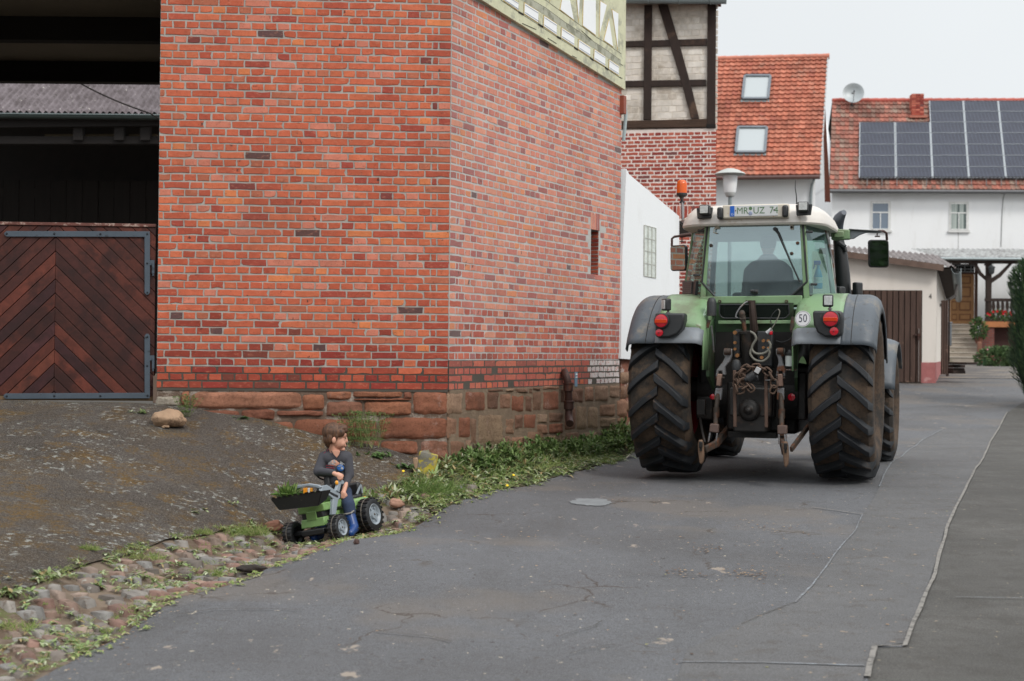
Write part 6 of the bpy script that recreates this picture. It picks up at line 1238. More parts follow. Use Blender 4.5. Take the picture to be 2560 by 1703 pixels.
text_mesh('MR', .098, pf(L0 + .075, pz), m, sx=.92); text_mesh('UZ', .098, pf(L0 + .245, pz), m, sx=.92); text_mesh('74', .098, pf(L0 + .398, pz), m, sx=.95); m.build('plate_lettering', PG, pl_, fix=False, smooth=0)
m = MB(); text_mesh('D', .034, lambda x, y: V(pcx - pw_ / 2 + .026 + x, py_ - .0072, pz - .034 + y), m); m.build('country_letter', PW, pl_, fix=False, smooth=0)
m = MB(); disc(m, V(L0 + .158, py_ - .004, pz + .025), (0, -1, 0), .018, .003); m.build('inspection_seal', PG, pl_); m = MB(); disc(m, V(L0 + .158, py_ - .004, pz - .026), (0, -1, 0), .021, .003); m.build('registration_seal', pm('seal_grey', srgb(160, 170, 196, .8), .5, var=.3, vs_=60), pl_)
m = MB()
for x in (L0 + .004, L0 + .40): disc(m, V(x, py_ - .004, pz + .004), (0, -1, 0), .007, .004, n=10)
m.build('plate_screws', RUST, pl_)
for (x, y) in ((1800, 533), (1963, 528)): m = MB(); p = T(x, y, YRR - .05); m.box(p + V(.0, .03, 0), (.062, .10, .125)); m.build('plate_lamp', BLK, ph, bevel=.02)
# roof work lamps in their recesses
for (x0, x1, yt, yb, lx, ly, lw, lh, yaw) in ((1741, 1781, 519, 546, 1762.5, 525, 26, 23, -.1), (1989, 2030, 511, 538, 2008, 517, 26, 23, .05)):
    m = MB(); P = [T(x0, yt + 1, YRR - .01), T(x1, yt - 1, YRR - .01), T(x1 - 4, yb - 1, YRR - .01), T(x0 + 2, yb + 1, YRR - .01)]; m.prism(P, V(0, .06, 0)); rc = m.build('lamp_recess', BLK, tractor, bevel=.006)
    c = T(lx, ly, YRR - .05); R = Matrix.Rotation(yaw, 3, 'Z'); m = MB(); m.box(c, (lw / 243, .08, lh / 243 * 1.05), R=R); b = m.build('roof_lamp', BLK, tractor, bevel=.012); m = MB(); m.box(c + R @ V(0, -.044, 0), (lw / 243 * .8, .008, lh / 243 * .82), R=R); m.build('lens', pm('roof_lens', srgb(200, 202, 200, .8), .3, var=.25, vs_=30), b, bevel=.005)
# beacon
m = MB(); bc = T(1704.5, 478, .55); kk = 1 / 227.; m.lathe([(11 * kk, -8 * kk), (13.5 * kk, -6 * kk), (13.5 * kk, 17 * kk), (12 * kk, 24 * kk), (8 * kk, 28 * kk), (0, 30 * kk)], bc, (0, 0, 1), 28)
n = N('beacon_orange'); n.b.inputs['Transmission Weight'].default_value = .35; n.set(srgb(240, 104, 20, .95), .12, 0, .6); bo = m.build('beacon', n.mat, tractor)
m = MB(); m.lathe([(0, -8 * kk), (5 * kk, -8 * kk), (5 * kk, 8 * kk), (3 * kk, 12 * kk), (0, 12 * kk)], bc, (0, 0, 1), 14); m.build('beacon_reflector', pm('beacon_inner', srgb(250, 190, 90, .95), .3), bo)
m = MB(); m.lathe([(0, -17 * kk), (6 * kk, -17 * kk), (8 * kk, -14 * kk), (13 * kk, -12 * kk), (14 * kk, -9 * kk), (13.5 * kk, -5 * kk), (0, -6 * kk)], bc, (0, 0, 1), 24); m.tube([bc + V(0, 0, -17 * kk), T(1706, 506, .55)], [.022, .014], 10); m.tube([T(1700, 505, .55), T(1711, 507, .55)], .016, 8); m.build('beacon_base', BLK, tractor)
m = MB(); m.tube([T(1706, 506, .55), T(1707.5, 556, .5)], .016, 10); m.tube([T(1707, 552, .5), T(1716, 560, .4), T(1728, 575, .3)], .02, 8); m.build('beacon_stalk', STEEL, tractor)
m = MB(); m.tube([T(1710, 545, .5), T(1700, 557, .5), T(1706, 564, .5), T(1726, 575, .45)], .005, 6); m.build('beacon_cable', BLK, tractor)
m = MB(); p = T(1722, 560, .3); m.box(p, (.05, .10, .14), R=Matrix.Rotation(R_(-25), 3, 'Y')); m.build('beacon_bracket', PLATEW, tractor, bevel=.015)
m = MB(); m.tube([T(1992, 512, .6), T(1991, 490, .6), T(1988, 470, .6), T(1989, 451, .6)], [.008, .006, .005, .004], 6); m.lathe([(.012, -.02), (.01, .02), (0, .03)], T(1992, 511, .6), (0, 0, 1), 10); m.build('antenna', BLK, tractor)
# mirrors
MIRG = N('mirror_glass'); MIRG.set(srgb(200, 214, 208, .7), .03, 1.0); MIRG = MIRG.mat
def rrect(cx, cz, hw, hh, r, n=5):
    P = []
    for (sx, sz, a0) in ((1, 1, 0), (-1, 1, 90), (-1, -1, 180), (1, -1, 270)):
        for i in range(n + 1): a = R_(a0 + 90 * i / n); P.append((cx + sx * (hw - r) + r * math.cos(a), cz + sz * (hh - r) + r * math.sin(a)))
    return P
def mirror(cxp, cyp, wpx, hpx, yl, yaw, skew=0):
    c = T(cxp, cyp, yl); k = 1 / 222.; R = Matrix.Rotation(yaw, 3, 'Z'); P = [c + R @ V(x + skew * z, 0, z) for x, z in rrect(0, 0, wpx / 2 * k / math.cos(yaw), hpx / 2 * k, .035)]
    m = MB(); m.prism(P, R @ V(0, .05, 0)); mo = m.build('mirror', BLK, tractor, bevel=.01)
    P = [c + R @ V(x + skew * z, -.004, z) for x, z in rrect(0, 0, wpx / 2 * k / math.cos(yaw) - .012, hpx / 2 * k - .012, .026)]; m = MB(); m.add(P, [tuple(range(len(P)))]); m.build('mirror_glass', MIRG, mo, fix=False, smooth=0); return mo
mirror(1695, 645, 45, 66, .95, R_(-22), -.02); mirror(2197.5, 634, 47, 68, .95, R_(19), -.03)
m = MB(); m.tube([T(1728, 586, .95), T(1700, 590, .95)], .022, 8); m.tube([T(1700, 590, .95), T(1686, 592, .95), T(1680, 597, .95), T(1679.5, 616, .95)], .014, 8); m.tube([T(1705, 594, .95), T(1705, 606, .95)], .008, 6); m.tube([T(1699, 604, .95), T(1711, 605, .95)], .007, 6); m.build('mirror_arm', pm('arm_brown', srgb(84, 60, 54, .8), .6, .2), tractor)
m = MB(); P = [T(x, y, .75) for x, y in [(2077, 572), (2124, 574), (2124, 598), (2078, 600)]]; m.prism(P, V(0, .12, 0)); m.prism([T(x, y, .73) for x, y in [(2084, 577), (2110, 578), (2110, 594), (2084, 595)]], V(0, .03, 0)); m.build('mirror_bracket', GREEN, tractor, bevel=.012)
m = MB(); m.prism([T(x, y, .8) for x, y in [(2123, 573), (2205, 578), (2200, 582), (2165, 582), (2148, 588), (2134, 597), (2123, 598)]], V(0, .04, 0)); m.build('mirror_bracket', pm('bracket_grey', srgb(112, 118, 124, .8), .5), tractor, bevel=.006)
m = MB(); m.tube([T(2122, 574, .79), T(2203, 579, .79)], .010, 6); m.build('bracket_edge', BLK, tractor)
m = MB(); m.tube([T(2196, 578, .82), T(2209, 578, .85), T(2216, 583, .9), T(2217.5, 600, .95)], .014, 8); m.tube([T(2193, 583, .85), T(2193, 592, .85)], .007, 6); m.tube([T(2187, 591, .85), T(2200, 591, .85)], .009, 6); m.build('mirror_arm', pm('arm_brown2', srgb(84, 60, 54, .8), .6, .2), tractor)
# exhaust
m = MB(); E = [T(2110, 745, 1.35), T(2107, 690, 1.35), T(2102, 640, 1.35), T(2096, 600, 1.35), T(2093, 566, 1.35)]; m.tube(E, [.085, .083, .078, .062, .055], 18)
m.build('exhaust', pm('exhaust_black', srgb(36, 38, 40, .75), .45, var=.15), tractor)
m = MB(); e = [T(2092, 578, 1.35), T(2093, 560, 1.3), T(2098, 546, 1.2), T(2105, 536, 1.1), T(2110, 531, 1.05)]; m.tube(e, [.07, .072, .062, .045, .03], 16); m.build('exhaust_cap', pm('cap_grey', srgb(84, 92, 104, .8), .5), tractor)
m = MB(); m.tube([T(2098, 608, 1.3), T(2112, 618, 1.28)], .03, 8); m.tube([T(2112, 618, 1.28), T(2115, 630, 1.28)], .02, 8); m.build('exhaust_clamp', BLK, tractor)
# bonnet, engine, front axle
m = MB(); hp = [(-.42, 1.05), (-.45, 1.5), (-.40, 1.74), (-.25, 1.82), (.25, 1.82), (.40, 1.74), (.45, 1.5), (.42, 1.05)]
P = [V(x, 1.35, z) for x, z in hp]; P2 = [V(x * .88, 3.55, 1.0 + (z - 1.05) * .72 + .04) for x, z in hp]; m.add(P + P2, [tuple(range(8)), tuple(range(8, 16))] + [(i, (i + 1) % 8, 8 + (i + 1) % 8, 8 + i) for i in range(8)]); m.build('bonnet', GREEN, tractor, bevel=.04)
m = MB(); m.box((0, 2.0, .88), (.62, 2.6, .5)); m.box((0, FY, .66), (1.5, .24, .26)); m.box((0, .75, .80), (.8, 1.3, .72)); m.box((.62, 1.0, .85), (.34, .9, .55)); m.box((-.62, 1.0, .85), (.34, .9, .55)); m.build('engine_block', GRIME, tractor, bevel=.04)
def ffender(sg):
    cx = sg * .96 + .03; m = MB(); m.grid(lambda u, v: V(cx + sg * (.28 * (u * 2 - 1) - .0), FY + (.80 - .05 * abs(2 * u - 1) ** 3) * math.cos(R_(35) + v * R_(130)), RF_ + (.80 - .06 * abs(2 * u - 1) ** 3) * math.sin(R_(35) + v * R_(130))), 10, 22); m.build('front_mudguard', GREYP, tractor, solid=.014, smooth=60)
ffender(-1); ffender(1)
# ---------------- rear end
m = MB(); m.box((0, -.05, .95), (1.2, .42, .44)); m.lathe([(.26, -.62), (.30, -.4), (.30, .4), (.26, .62)], (0, 0, RA), (1, 0, 0), 24); m.tube([(-.85, 0, RA), (.85, 0, RA)], .13, 20); m.box((0, -.12, .74), (.56, .5, .52)); m.box((0.02, -.25, .80), (.44, .4, .36)); m.build('rear_axle_housing', GRIME, tractor, bevel=.03)
PY = -.46
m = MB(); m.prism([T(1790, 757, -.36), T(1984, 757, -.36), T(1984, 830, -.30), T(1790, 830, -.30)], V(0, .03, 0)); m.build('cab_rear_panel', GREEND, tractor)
m = MB(); P = [T(x, y, -.37) for x, y in [(1800, 762), (1972, 762), (1974, 785), (1966, 794), (1960, 796), (1812, 796), (1804, 793), (1799, 785)]]; m.prism(P, V(0, -.012, 0)); bw = m.build('lower_window', glass_mat('lower_glass', (.25, .3, .28), .10, srgb(90, 100, 90, .6), .08), tractor, bevel=0)
m = MB(); PPp = P + [P[0]]
for a, b in zip(PPp[:-1], PPp[1:]): m.tube([a - V(0, .014, 0), b - V(0, .014, 0)], .007, 6)
m.build('window_seal', BLK, bw)
m = MB(); m.bar(T(1796, 806, -.38), T(1985, 805, -.38), .03, .035); m.build('cross_bar', GREEN, tractor, bevel=.004)
for x in (1799, 1966): m = MB(); p = T(x, 754, YR - .06); m.lathe([(.008, .014), (.016, .014), (.019, 0)], p, (0, -1, 0), 14); m.build('sill_bolt', RUST, tractor)
m = MB(); m.prism([T(1790, 830, -.34), T(1984, 830, -.34), T(1990, 960, -.30), T(1785, 960, -.30)], V(0, .05, 0)); m.build('rear_plate', GRIME, tractor)
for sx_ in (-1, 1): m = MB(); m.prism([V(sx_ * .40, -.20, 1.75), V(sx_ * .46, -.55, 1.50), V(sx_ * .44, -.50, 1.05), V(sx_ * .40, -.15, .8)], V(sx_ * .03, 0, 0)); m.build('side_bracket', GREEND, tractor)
# hydraulic body, top link
YH = -.62
m = MB(); m.tube([T(1866, 832, YH), T(1872, 915, YH + .08)], [.055, .062], 16); m.lathe([(0, .012), (.066, .012), (.066, -.01), (0, -.01)], T(1862, 831, YH), (0, -.15, 1), 24); m.build('top_link_body', GRIME, tractor)
m = MB(); m.tube([T(1863, 832, YH), T(1858, 800, YH), T(1856, 790, YH)], [.018, .024, .034], 10); m.ell(T(1855, 785, YH), (.034, .034, .04)); m.tube([T(1851, 798, YH), T(1864, 797, YH)], .028, 8); m.build('top_link_end', RUST, tractor)
m = MB(); m.tube([T(1844, 795, YH), T(1839, 792, YH), T(1842, 782, YH), T(1851, 768, YH), T(1862, 757, YH + .1), T(1868, 755, YH + .15)], .008, 8); m.build('hook_rod', STEEL, tractor)
m = MB(); m.prism([T(x, y, YR - .09) for x, y in [(1864, 751), (1887, 751), (1887, 757), (1882, 757), (1876, 755), (1864, 757)]], V(0, .05, 0)); m.tube([T(1880, 756, YR - .12), T(1884, 800, YR - .16), T(1886, 830, YH + .2)], .024, 6); m.prism([T(x, y, YR - .12) for x, y in [(1872, 757), (1887, 757), (1895, 826), (1875, 826)]], V(0, .03, 0)); m.build('link_holder', pm('dark_rust', srgb(62, 48, 42, .8), .7, .2, var=.3, vs_=8), tractor)
m = MB(); m.box(T(1844, 862, YH + .1), (.075, .12, .28)); m.box(T(1846, 838, YH + .1), (.06, .1, .12)); m.box(T(1914, 872, YH + .12), (.16, .12, .36)); m.build('valve_block', BLK, tractor, bevel=.012)
m = MB()
for (x, y, r) in ((1838, 857, .016), (1838, 873, .014), (1909, 852, .016), (1921, 852, .014), (1909, 869, .014), (1921, 870, .012), (1838, 832, .02), (1844, 889, .02), (1905, 894, .018)): m.lathe([(0, .03), (r, .03), (r * 1.1, 0)], T(x, y, YH - .0), (0, -1, 0), 12)
m.build('hydraulic_couplings', pm('brass_dirty', srgb(150, 104, 62, .8), .5, .4, var=.3, vs_=12), tractor)
m = MB(); p = T(1924, 828, YH); m.tube([p - V(.03, 0, .02), p + V(.02, 0, .02)], .02, 10); m.build('hose_plug', pm('plug_grey', srgb(190, 192, 194, .8), .4), tractor); m = MB(); p = T(1928, 833, YH - .01); m.box(p, (.03, .03, .035)); m.build('plug_cap', REDL, tractor, bevel=.006)
HOSE = pm('hose_grey', srgb(120, 118, 108, .8), .55, var=.15, vs_=10)
def hose(name, pts, r, mat=HOSE, yl=None):
    P = [T(x, y, (yl if yl is not None else YH - .02)) for x, y in pts]; Q = []
    for i in range(len(P) - 1):
        p0, p1, p2, p3 = P[max(i - 1, 0)], P[i], P[i + 1], P[min(i + 2, len(P) - 1)]
        for k_ in range(5):
            t_ = k_ / 5; Q.append(.5 * ((2 * p1) + (p2 - p0) * t_ + (2 * p0 - 5 * p1 + 4 * p2 - p3) * t_ ** 2 + (3 * p1 - p0 - 3 * p2 + p3) * t_ ** 3))
    Q.append(P[-1]); m = MB(); m.tube(Q, r, 8); return m.build(name, mat, tractor)
hose('hydraulic_hose', [(1875, 829), (1886, 836), (1890, 848), (1882, 862), (1880, 874), (1890, 884), (1908, 884), (1922, 875), (1926, 862), (1920, 852)], .013)
hose('hydraulic_hose', [(1878, 872), (1876, 886), (1888, 900), (1906, 903), (1920, 894), (1924, 880), (1918, 870)], .012)
hose('thin_cable', [(1926, 826), (1938, 808), (1947, 790), (1949, 778), (1945, 773)], .006, HOSE); hose('thin_cable', [(1930, 812), (1926, 800), (1932, 785), (1943, 774)], .004, BLK)
hose('brake_line', [(1940, 852), (1955, 856), (1972, 850), (1985, 838)], .006, BLK, -.4)
# lift arms: left and right
def lift(sg, pts):
    pass
def flat(name, poly, yl, th, mat, bevel=.01): m = MB(); m.prism([T(x, y, yl) for x, y in poly], V(0, th, 0)); return m.build(name, mat, tractor, bevel=bevel)
flat('lift_arm', [(1809, 872), (1830, 872), (1829, 890), (1826, 902), (1812, 918), (1814, 938), (1806, 938), (1804, 928), (1796, 928), (1794, 942), (1788, 942), (1791, 924), (1806, 905), (1812, 893), (1808, 886)], -.66, .06, STEEL)
flat('lift_arm', [(1939, 872), (1962, 871), (1961, 888), (1955, 892), (1957, 908), (1964, 922), (1963, 942), (1957, 942), (1956, 928), (1947, 928), (1946, 942), (1939, 942), (1942, 920), (1946, 906), (1943, 892), (1940, 886)], -.66, .06, STEEL)
for (x, y) in ((1819, 879), (1951, 878)): m = MB(); m.tube([T(x - 8, y, -.68), T(x + 8, y, -.68)], .035, 10); m.build('arm_pin', RUST, tractor)
for pts, tw_ in ((((1800, 935), (1797, 965)), 0), (((1951, 935), (1952, 966)), 0)):
    m = MB(); m.bar(T(*pts[0], -.67), T(*pts[1], -.67), .05, .06, up=(0, 1, 0)); m.build('clevis', pm('clevis_rust', srgb(150, 122, 108, .8), .6, .3, var=.25, vs_=14), tractor, bevel=.008); m = MB(); m.tube([T(pts[0][0] - 10, pts[0][1] + 10, -.68), T(pts[0][0] + 12, pts[0][1] + 10, -.68)], .012, 8); m.build('clevis_pin', RUST, tractor)
flat('lift_rod_fork', [(1789, 970), (1806, 970), (1803, 1000), (1799, 1001), (1798, 986), (1794, 985), (1791, 1000), (1784, 1000)], -.68, .05, STEEL, .006)
flat('lift_rod_fork', [(1943, 970), (1960, 970), (1960, 1000), (1955, 1001), (1954, 985), (1949, 985), (1947, 1001), (1941, 999)], -.68, .05, STEEL, .006)
m = MB(); m.tube([T(1795, 985, -.66), T(1791, 1020, -.70), T(1789, 1062, -.76)], .024, 12); m.lathe([(.032, -.05), (.032, .05)], T(1791, 1030, -.71), (0, 0, 1), 12); m.build('lift_rod', RUST, tractor)
m = MB(); m.tube([T(1952, 985, -.66), T(1954, 1020, -.70), T(1954, 1066, -.76)], .026, 12); m.lathe([(.034, -.05), (.034, .05)], T(1954, 1034, -.71), (0, 0, 1), 12); m.build('lift_rod', RUST, tractor)
BRN = pm('brown_painted', srgb(104, 84, 76, .75), .7, var=.15, vs_=8)
flat('rod_block', [(1775, 1059), (1796, 1061), (1795, 1083), (1772, 1080)], -.80, .07, BRN); flat('rod_block', [(1943, 1063), (1967, 1064), (1967, 1086), (1943, 1086)], -.80, .07, BRN)
for a, b, c_ in (((1775, 1082), (1771, 1105), -.82), ((1793, 1083), (1789, 1112), -.80), ((1947, 1086), (1948, 1110), -.82), ((1965, 1086), (1966, 1106), -.80)): m = MB(); m.tube([T(*a, c_), T(*b, c_)], .009, 8); m.build('guide_pin', STEEL, tractor)
# lower links: from the body to the hooks
def lower(name, P0_, P1_, P2_, w_):
    m = MB(); m.bar(P0_, P1_, w_, .085); m.bar(P1_, P2_, w_ * .9, .075); return m.build(name, RUST, tractor, bevel=.012)
lower('lower_link', T(1830, 1062, -.10), T(1790, 1110, -.80), T(1762, 1124, -.98), .045)
lower('lower_link', T(1950, 1050, -.10), T(1956, 1110, -.80), T(1960, 1130, -.98), .05)
for (x, y0, y1, y2) in ((1751, 1100, 1126, 1162), (1963, 1104, 1132, 1170)):
    f_ = MB(); hx = [(x - 5, y0), (x + 4, y0), (x + 7, y0 + 14), (x + 8, y1 + 8), (x + 7, y2 - 10), (x + 2, y2), (x - 3, y2 - 4), (x - 6, y1 + 6), (x - 7, y0 + 16)]
    f_.prism([T(a, b, -1.03) for a, b in hx], V(0, .06, 0)); f_.build('hook', pm('hook_tan', srgb(122, 96, 76, .72), .7, .1, var=.25, vs_=14, bump=.4), tractor, bevel=.012)
    m = MB(); m.box(T(x + 1, y0 + 12, -1.06), (.035, .03, .06)); m.box(T(x + 1, y0 + 22, -1.05), (.02, .03, .05)); m.build('hook_latch', GRIME, tractor, bevel=.005)
m = MB(); m.tube([T(1750, 1046, -.55), T(1756, 1080, -.8), T(1762, 1106, -.98)], .014, 8); m.box(T(1753, 1018, -.5), (.09, .06, .16)); m.build('stabiliser', GRIME, tractor, bevel=.008)
m = MB(); m.bar(T(2024, 1062, -.45), T(1978, 1124, -.99), .03, .055); m.build('stabiliser', RUST, tractor, bevel=.006)
for (x0, x1, y0, y1) in ((1833, 1840, 926, 1068), (1911, 1918.5, 938, 1069)): m = MB(); m.bar(T((x0 + x1) / 2, y0, -.84), T((x0 + x1) / 2 + 1, y1, -.84), .033, .03, up=(0, 1, 0)); m.build('drawbar_post', pm('post_rust', srgb(92, 70, 58, .8), .75, .1, var=.3, vs_=9), tractor, bevel=.006)
m = MB(); m.lathe([(0, .06), (.035, .05), (.05, .0), (.045, -.05), (.0, -.06)], T(1841, 913, -.8), (0, 0, 1), 16); m.build('ball_joint', BLK, tractor); m = MB(); m.bar(T(1912, 950, -.86), T(1938, 951, -.82), .03, .012); m.build('cross_plate', STEEL, tractor)
m = MB(); m.box((.02, -.52, .62), (.34, .4, .26)); m.box((.02, -.62, .80), (.42, .22, .3)); m.lathe([(0, .12), (.03, .12), (.035, .08), (.1, .06), (.12, 0)], (.02, -.72, .72), (0, -1, 0), 20); m.build('pto_housing', GRIME, tractor, bevel=.02)
m = MB(); m.tube([T(1844, 1060, -.3), T(1914, 1060, -.3)], .03, 8); m.box((0, -.3, .45), (.5, .3, .06)); m.build('drawbar', GRIME, tractor)
# chain bundle
CHN = pm('chain_rust', srgb(104, 82, 68, .7), .7, .15, var=.3, vs_=14, bump=.4)
m = MB(); path = [(1838, 965), (1840, 950), (1848, 935), (1858, 925), (1870, 918), (1884, 919), (1898, 918), (1912, 924), (1924, 934), (1930, 946)]
def link(m, c, d, up, l=.085, w_=.034, r=.0095):
    d = d.normalized(); s_ = d.cross(up).normalized(); pts = []
    for i in range(13):
        a = 2 * math.pi * i / 12; ca, sa = math.cos(a), math.sin(a); pts.append(c + d * (ca * w_ * .6 + math.copysign(l / 2 - w_ * .6, ca) * (1 if abs(ca) > .3 else abs(ca) / .3)) + s_ * (sa * w_))
    m.tube(pts, r, 6, caps=False)
def chain(pts, yl):
    P = [T(x, y, yl) for x, y in pts]; L_ = 0; i = 0
    for a, b in zip(P[:-1], P[1:]):
        k_ = max(1, int((b - a).length / .062))
        for q in range(k_): c = a.lerp(b, (q + .5) / k_); link(m, c, b - a, V(0, 1, .15) if i % 2 else V(.3, .2, 1)); i += 1
chain(path, -.88); chain([(1838, 965), (1842, 978), (1858, 974), (1872, 966), (1880, 974), (1866, 958), (1856, 952), (1850, 962)], -.92); chain([(1924, 934), (1934, 950), (1936, 968), (1930, 980)], -.86); chain([(1862, 925), (1852, 940), (1862, 950), (1870, 942)], -.9)
m.build('chain', CHN, tractor)
m = MB(); m.tube([T(1870, 948, -.93), T(1888, 936, -.93)], .045, 14); m.tube([T(1862, 950, -.92), T(1896, 945, -.9)], .03, 10); m.build('coupling', BLK, tractor); m = MB(); m.box(T(1894, 926, -.97), (.05, .02, .06), R=Matrix.Rotation(.5, 3, 'Y')); m.build('coupling_tag', pm('tag_silver', srgb(190, 190, 190, .8), .4), tractor, bevel=.004)
m = MB(); m.lathe([(0, -.055), (.047, -.055), (.05, .05), (.052, .052), (0, .06)], T(1975, 902, -.62), (0, 0, 1), 22); fc = m.build('filter_cup', pm('cup_white', srgb(206, 212, 208, .85), .4, var=.05), tractor); m = MB(); m.lathe([(.052, .05), (.054, .075), (.03, .085), (.02, .11), (0, .11)], T(1975, 902, -.62), (0, 0, 1), 20); m.build('filter_cap', BLK, fc); m = MB(); m.bar(T(1958, 924, -.62), T(1992, 925, -.62), .05, .012); m.build('filter_bracket', STEEL, tractor)
for (x, y, r) in ((1979, 993, .039), (1782, 992, .03)): m = MB(); disc(m, T(x, y, -.35), (0, -1, 0), r, .02, dome=.004); m.build('reflector', REDL, tractor)
m = MB(); m.lathe([(0, -.02), (.05, -.02), (.05, .12), (.035, .16), (.02, .17), (0, .17)], T(1779, 785, -.62), (0, 0, 1), 16); m.build('socket', BLK, tractor); m = MB(); m.tube([T(1773, 800, -.62), T(1768, 820, -.62)], .018, 8); m.build('cylinder_end', RUST, tractor); m = MB(); m.tube([T(1778, 815, -.6), T(1782, 850, -.55), T(1784, 880, -.5)], .012, 8); m.build('cylinder_rod', STEEL, tractor)
m = MB(); m.tube([T(1982, 792, -.72), T(1979, 826, -.72)], .018, 8); m.tube([T(1976, 828, -.72), T(1983, 830, -.72)], .012, 6); m.build('stay', RUST, tractor)
# red step plate edges below, side tanks
for (x0, x1, y0, y1, yl) in ((1744, 1786, 990, 1048, -.2), (1996, 2020, 930, 1050, -.2)): m = MB(); a, b = T(x0, y1, yl), T(x1, y0, yl); m.box((a + b) / 2, (abs(b.x - a.x), .2, abs(b.z - a.z))); m.build('stabiliser_bracket', GRIME, tractor, bevel=.02)
# interior
m = MB(); m.box((T(1920, 700, .55).x, .70, 1.98), (.42, .10, .34)); m.box((T(1920, 700, .55).x, .82, 1.86), (.46, .45, .14)); m.build('seat', pm('seat_cloth', srgb(48, 54, 58, .8), .9), tractor, bevel=.05)
m = MB(); m.lathe([(.19, 0), (.205, .012), (.19, .024), (.175, .012), (.19, 0)], (T(1900, 650, 1.15).x, 1.15, 2.1), (0, -.6, 1), 28); m.tube([(T(1900, 650, 1.15).x, 1.16, 2.1), (T(1900, 650, 1.15).x, 1.3, 1.85)], .03, 8); m.build('steering_wheel', BLK, tractor)
m = MB(); m.box((cxr, 1.25, 1.92), (.9, .2, .16)); m.box((cxr + .42, .6, 1.98), (.16, .8, .22)); m.build('dashboard', BLK, tractor, bevel=.04)
# spray bottle in the right quarter window
sb = thing('spray_bottle', 'blue cleaning spray bottle standing inside the right cab window of the big tractor', 'bottle', TM @ Matrix.Translation(T(2045, 722, .1)))
m = MB(); m.lathe([(0, 0), (.045, 0), (.048, .03), (.046, .13), (.03, .19), (.016, .215), (.016, .25), (0, .25)], (0, 0, 0), (0, 0, 1), 18); m.build('bottle_body', pm('bottle_blue', srgb(40, 150, 200, .8), .3), sb); m = MB(); m.box((-.01, 0, .275), (.07, .03, .045)); m.bar(V(-.035, 0, .26), V(-.05, 0, .21), .012, .012); m.build('trigger', pm('trigger_blue', srgb(30, 90, 190, .8), .4), sb, bevel=.008)
m = MB(); m.lathe([(.0475, .05), (.047, .12)], (0, 0, 0), (0, 0, 1), 18, a0=0); m.build('bottle_label', pm('label_pale', srgb(190, 206, 220, .8), .5, var=.4, vs_=30), sb, fix=False)
# driver (seen from behind)
def body_blob(name, prims, mat, parent, vox=.012, smooth_it=6):
    m = MB()
    for p in prims:
        if p[0] == 'c':   # tapered capsule a, b, ra, rb
            _, a, b, ra, rb = p; a, b = Vector(a), Vector(b); k = max(3, int((b - a).length / (min(ra, rb) * .8)) + 2)
            m.tube([a.lerp(b, i / k) for i in range(k + 1)], [ra + (rb - ra) * i / k for i in range(k + 1)], 14); m.ell(a, (ra, ra, ra), nu=14, nv=10); m.ell(b, (rb, rb, rb), nu=14, nv=10)
        else: m.ell(p[1], p[2], R=(p[3] if len(p) > 3 else None), nu=20, nv=14)
    o = m.build(name, mat, parent, fix=False, smooth=0); r = o.modifiers.new('remesh', 'REMESH'); r.mode = 'VOXEL'; r.voxel_size = vox; r.use_smooth_shade = True
    if smooth_it: sm_ = o.modifiers.new('smooth', 'SMOOTH'); sm_.iterations = smooth_it; sm_.factor = .5
    return o
SKIN = pm('skin', srgb(214, 160, 136, .85), .55, var=.06, vs_=12, bump=.03)
hx = T(1920.5, 612, .62); dr_ = thing('person', 'driver in a dark jacket seen from behind through the tractor rear window', 'person', TM @ Matrix.Translation(V(hx.x, .62, 1.95)))
hz = hx.z - 1.95; 
body_blob('body', [('e', (0, 0, hz), (.082, .098, .12)), ('c', (0, -.01, hz - .1), (0, -.02, hz - .2), .058, .065), ('c', (-.12, 0, hz - .62), (.12, 0, hz - .62), .12, .12)], SKIN, dr_, .012)
body_blob('jacket', [('c', (-.13, -.01, hz - .27), (.13, -.01, hz - .27), .095, .095), ('c', (0, -.01, hz - .22), (0, 0, hz - .6), .13, .19), ('c', (-.12, 0, hz - .3), (-.10, 0, hz - .62), .13, .14), ('c', (.12, 0, hz - .3), (.10, 0, hz - .62), .13, .14), ('c', (-.20, .0, hz - .3), (-.25, .06, hz - .56), .072, .06), ('c', (.20, .0, hz - .3), (.25, .06, hz - .56), .072, .06), ('c', (-.25, .06, hz - .56), (-.15, .38, hz - .50), .058, .045), ('c', (.25, .06, hz - .56), (.15, .38, hz - .50), .058, .045)], pm('jacket_dark', srgb(58, 64, 70, .8), .9), dr_, .016)
m = MB(); m.ell((0, -.008, hz + .025), (.092, .106, .108), nu=20, nv=14); m.build('hair', pm('hair_dark', srgb(52, 46, 44, .8), .8), dr_)
# ================================================================== TOY TRACTOR AND CHILD
def W_(px, py, Y): return AT(px, py, Y)
pRL, pFL, pFR = W_(928, 1331, 11.85), W_(850, 1353.5, 11.40), W_(742, 1370, 11.60)
ty = (pFL - pRL).normalized(); tx = (pFR - pFL); tx = (tx - ty * tx.dot(ty)).normalized(); tz = tx.cross(ty).normalized()
tor = (pFL + pFR) / 2
YM_ = Matrix((tx, ty, tz)).transposed().to_4x4(); YM_.translation = tor; YI = YM_.inverted()
toy = thing('toy_tractor', 'small green ride-on toy tractor with black front bucket standing in the gutter', 'toy tractor', YM_)
RX = lambda x: 640 + x / 4.125
RY = lambda y: 1020 + y / 4.125
def Q(x, y, axis, val):
    """toy-local point on its plane axis = val, seen at the enlarged photo crop position x, y"""
    a = (tx, ty, tz)[axis]; return YI @ PL(RX(x), RY(y), tor + a * val, a)
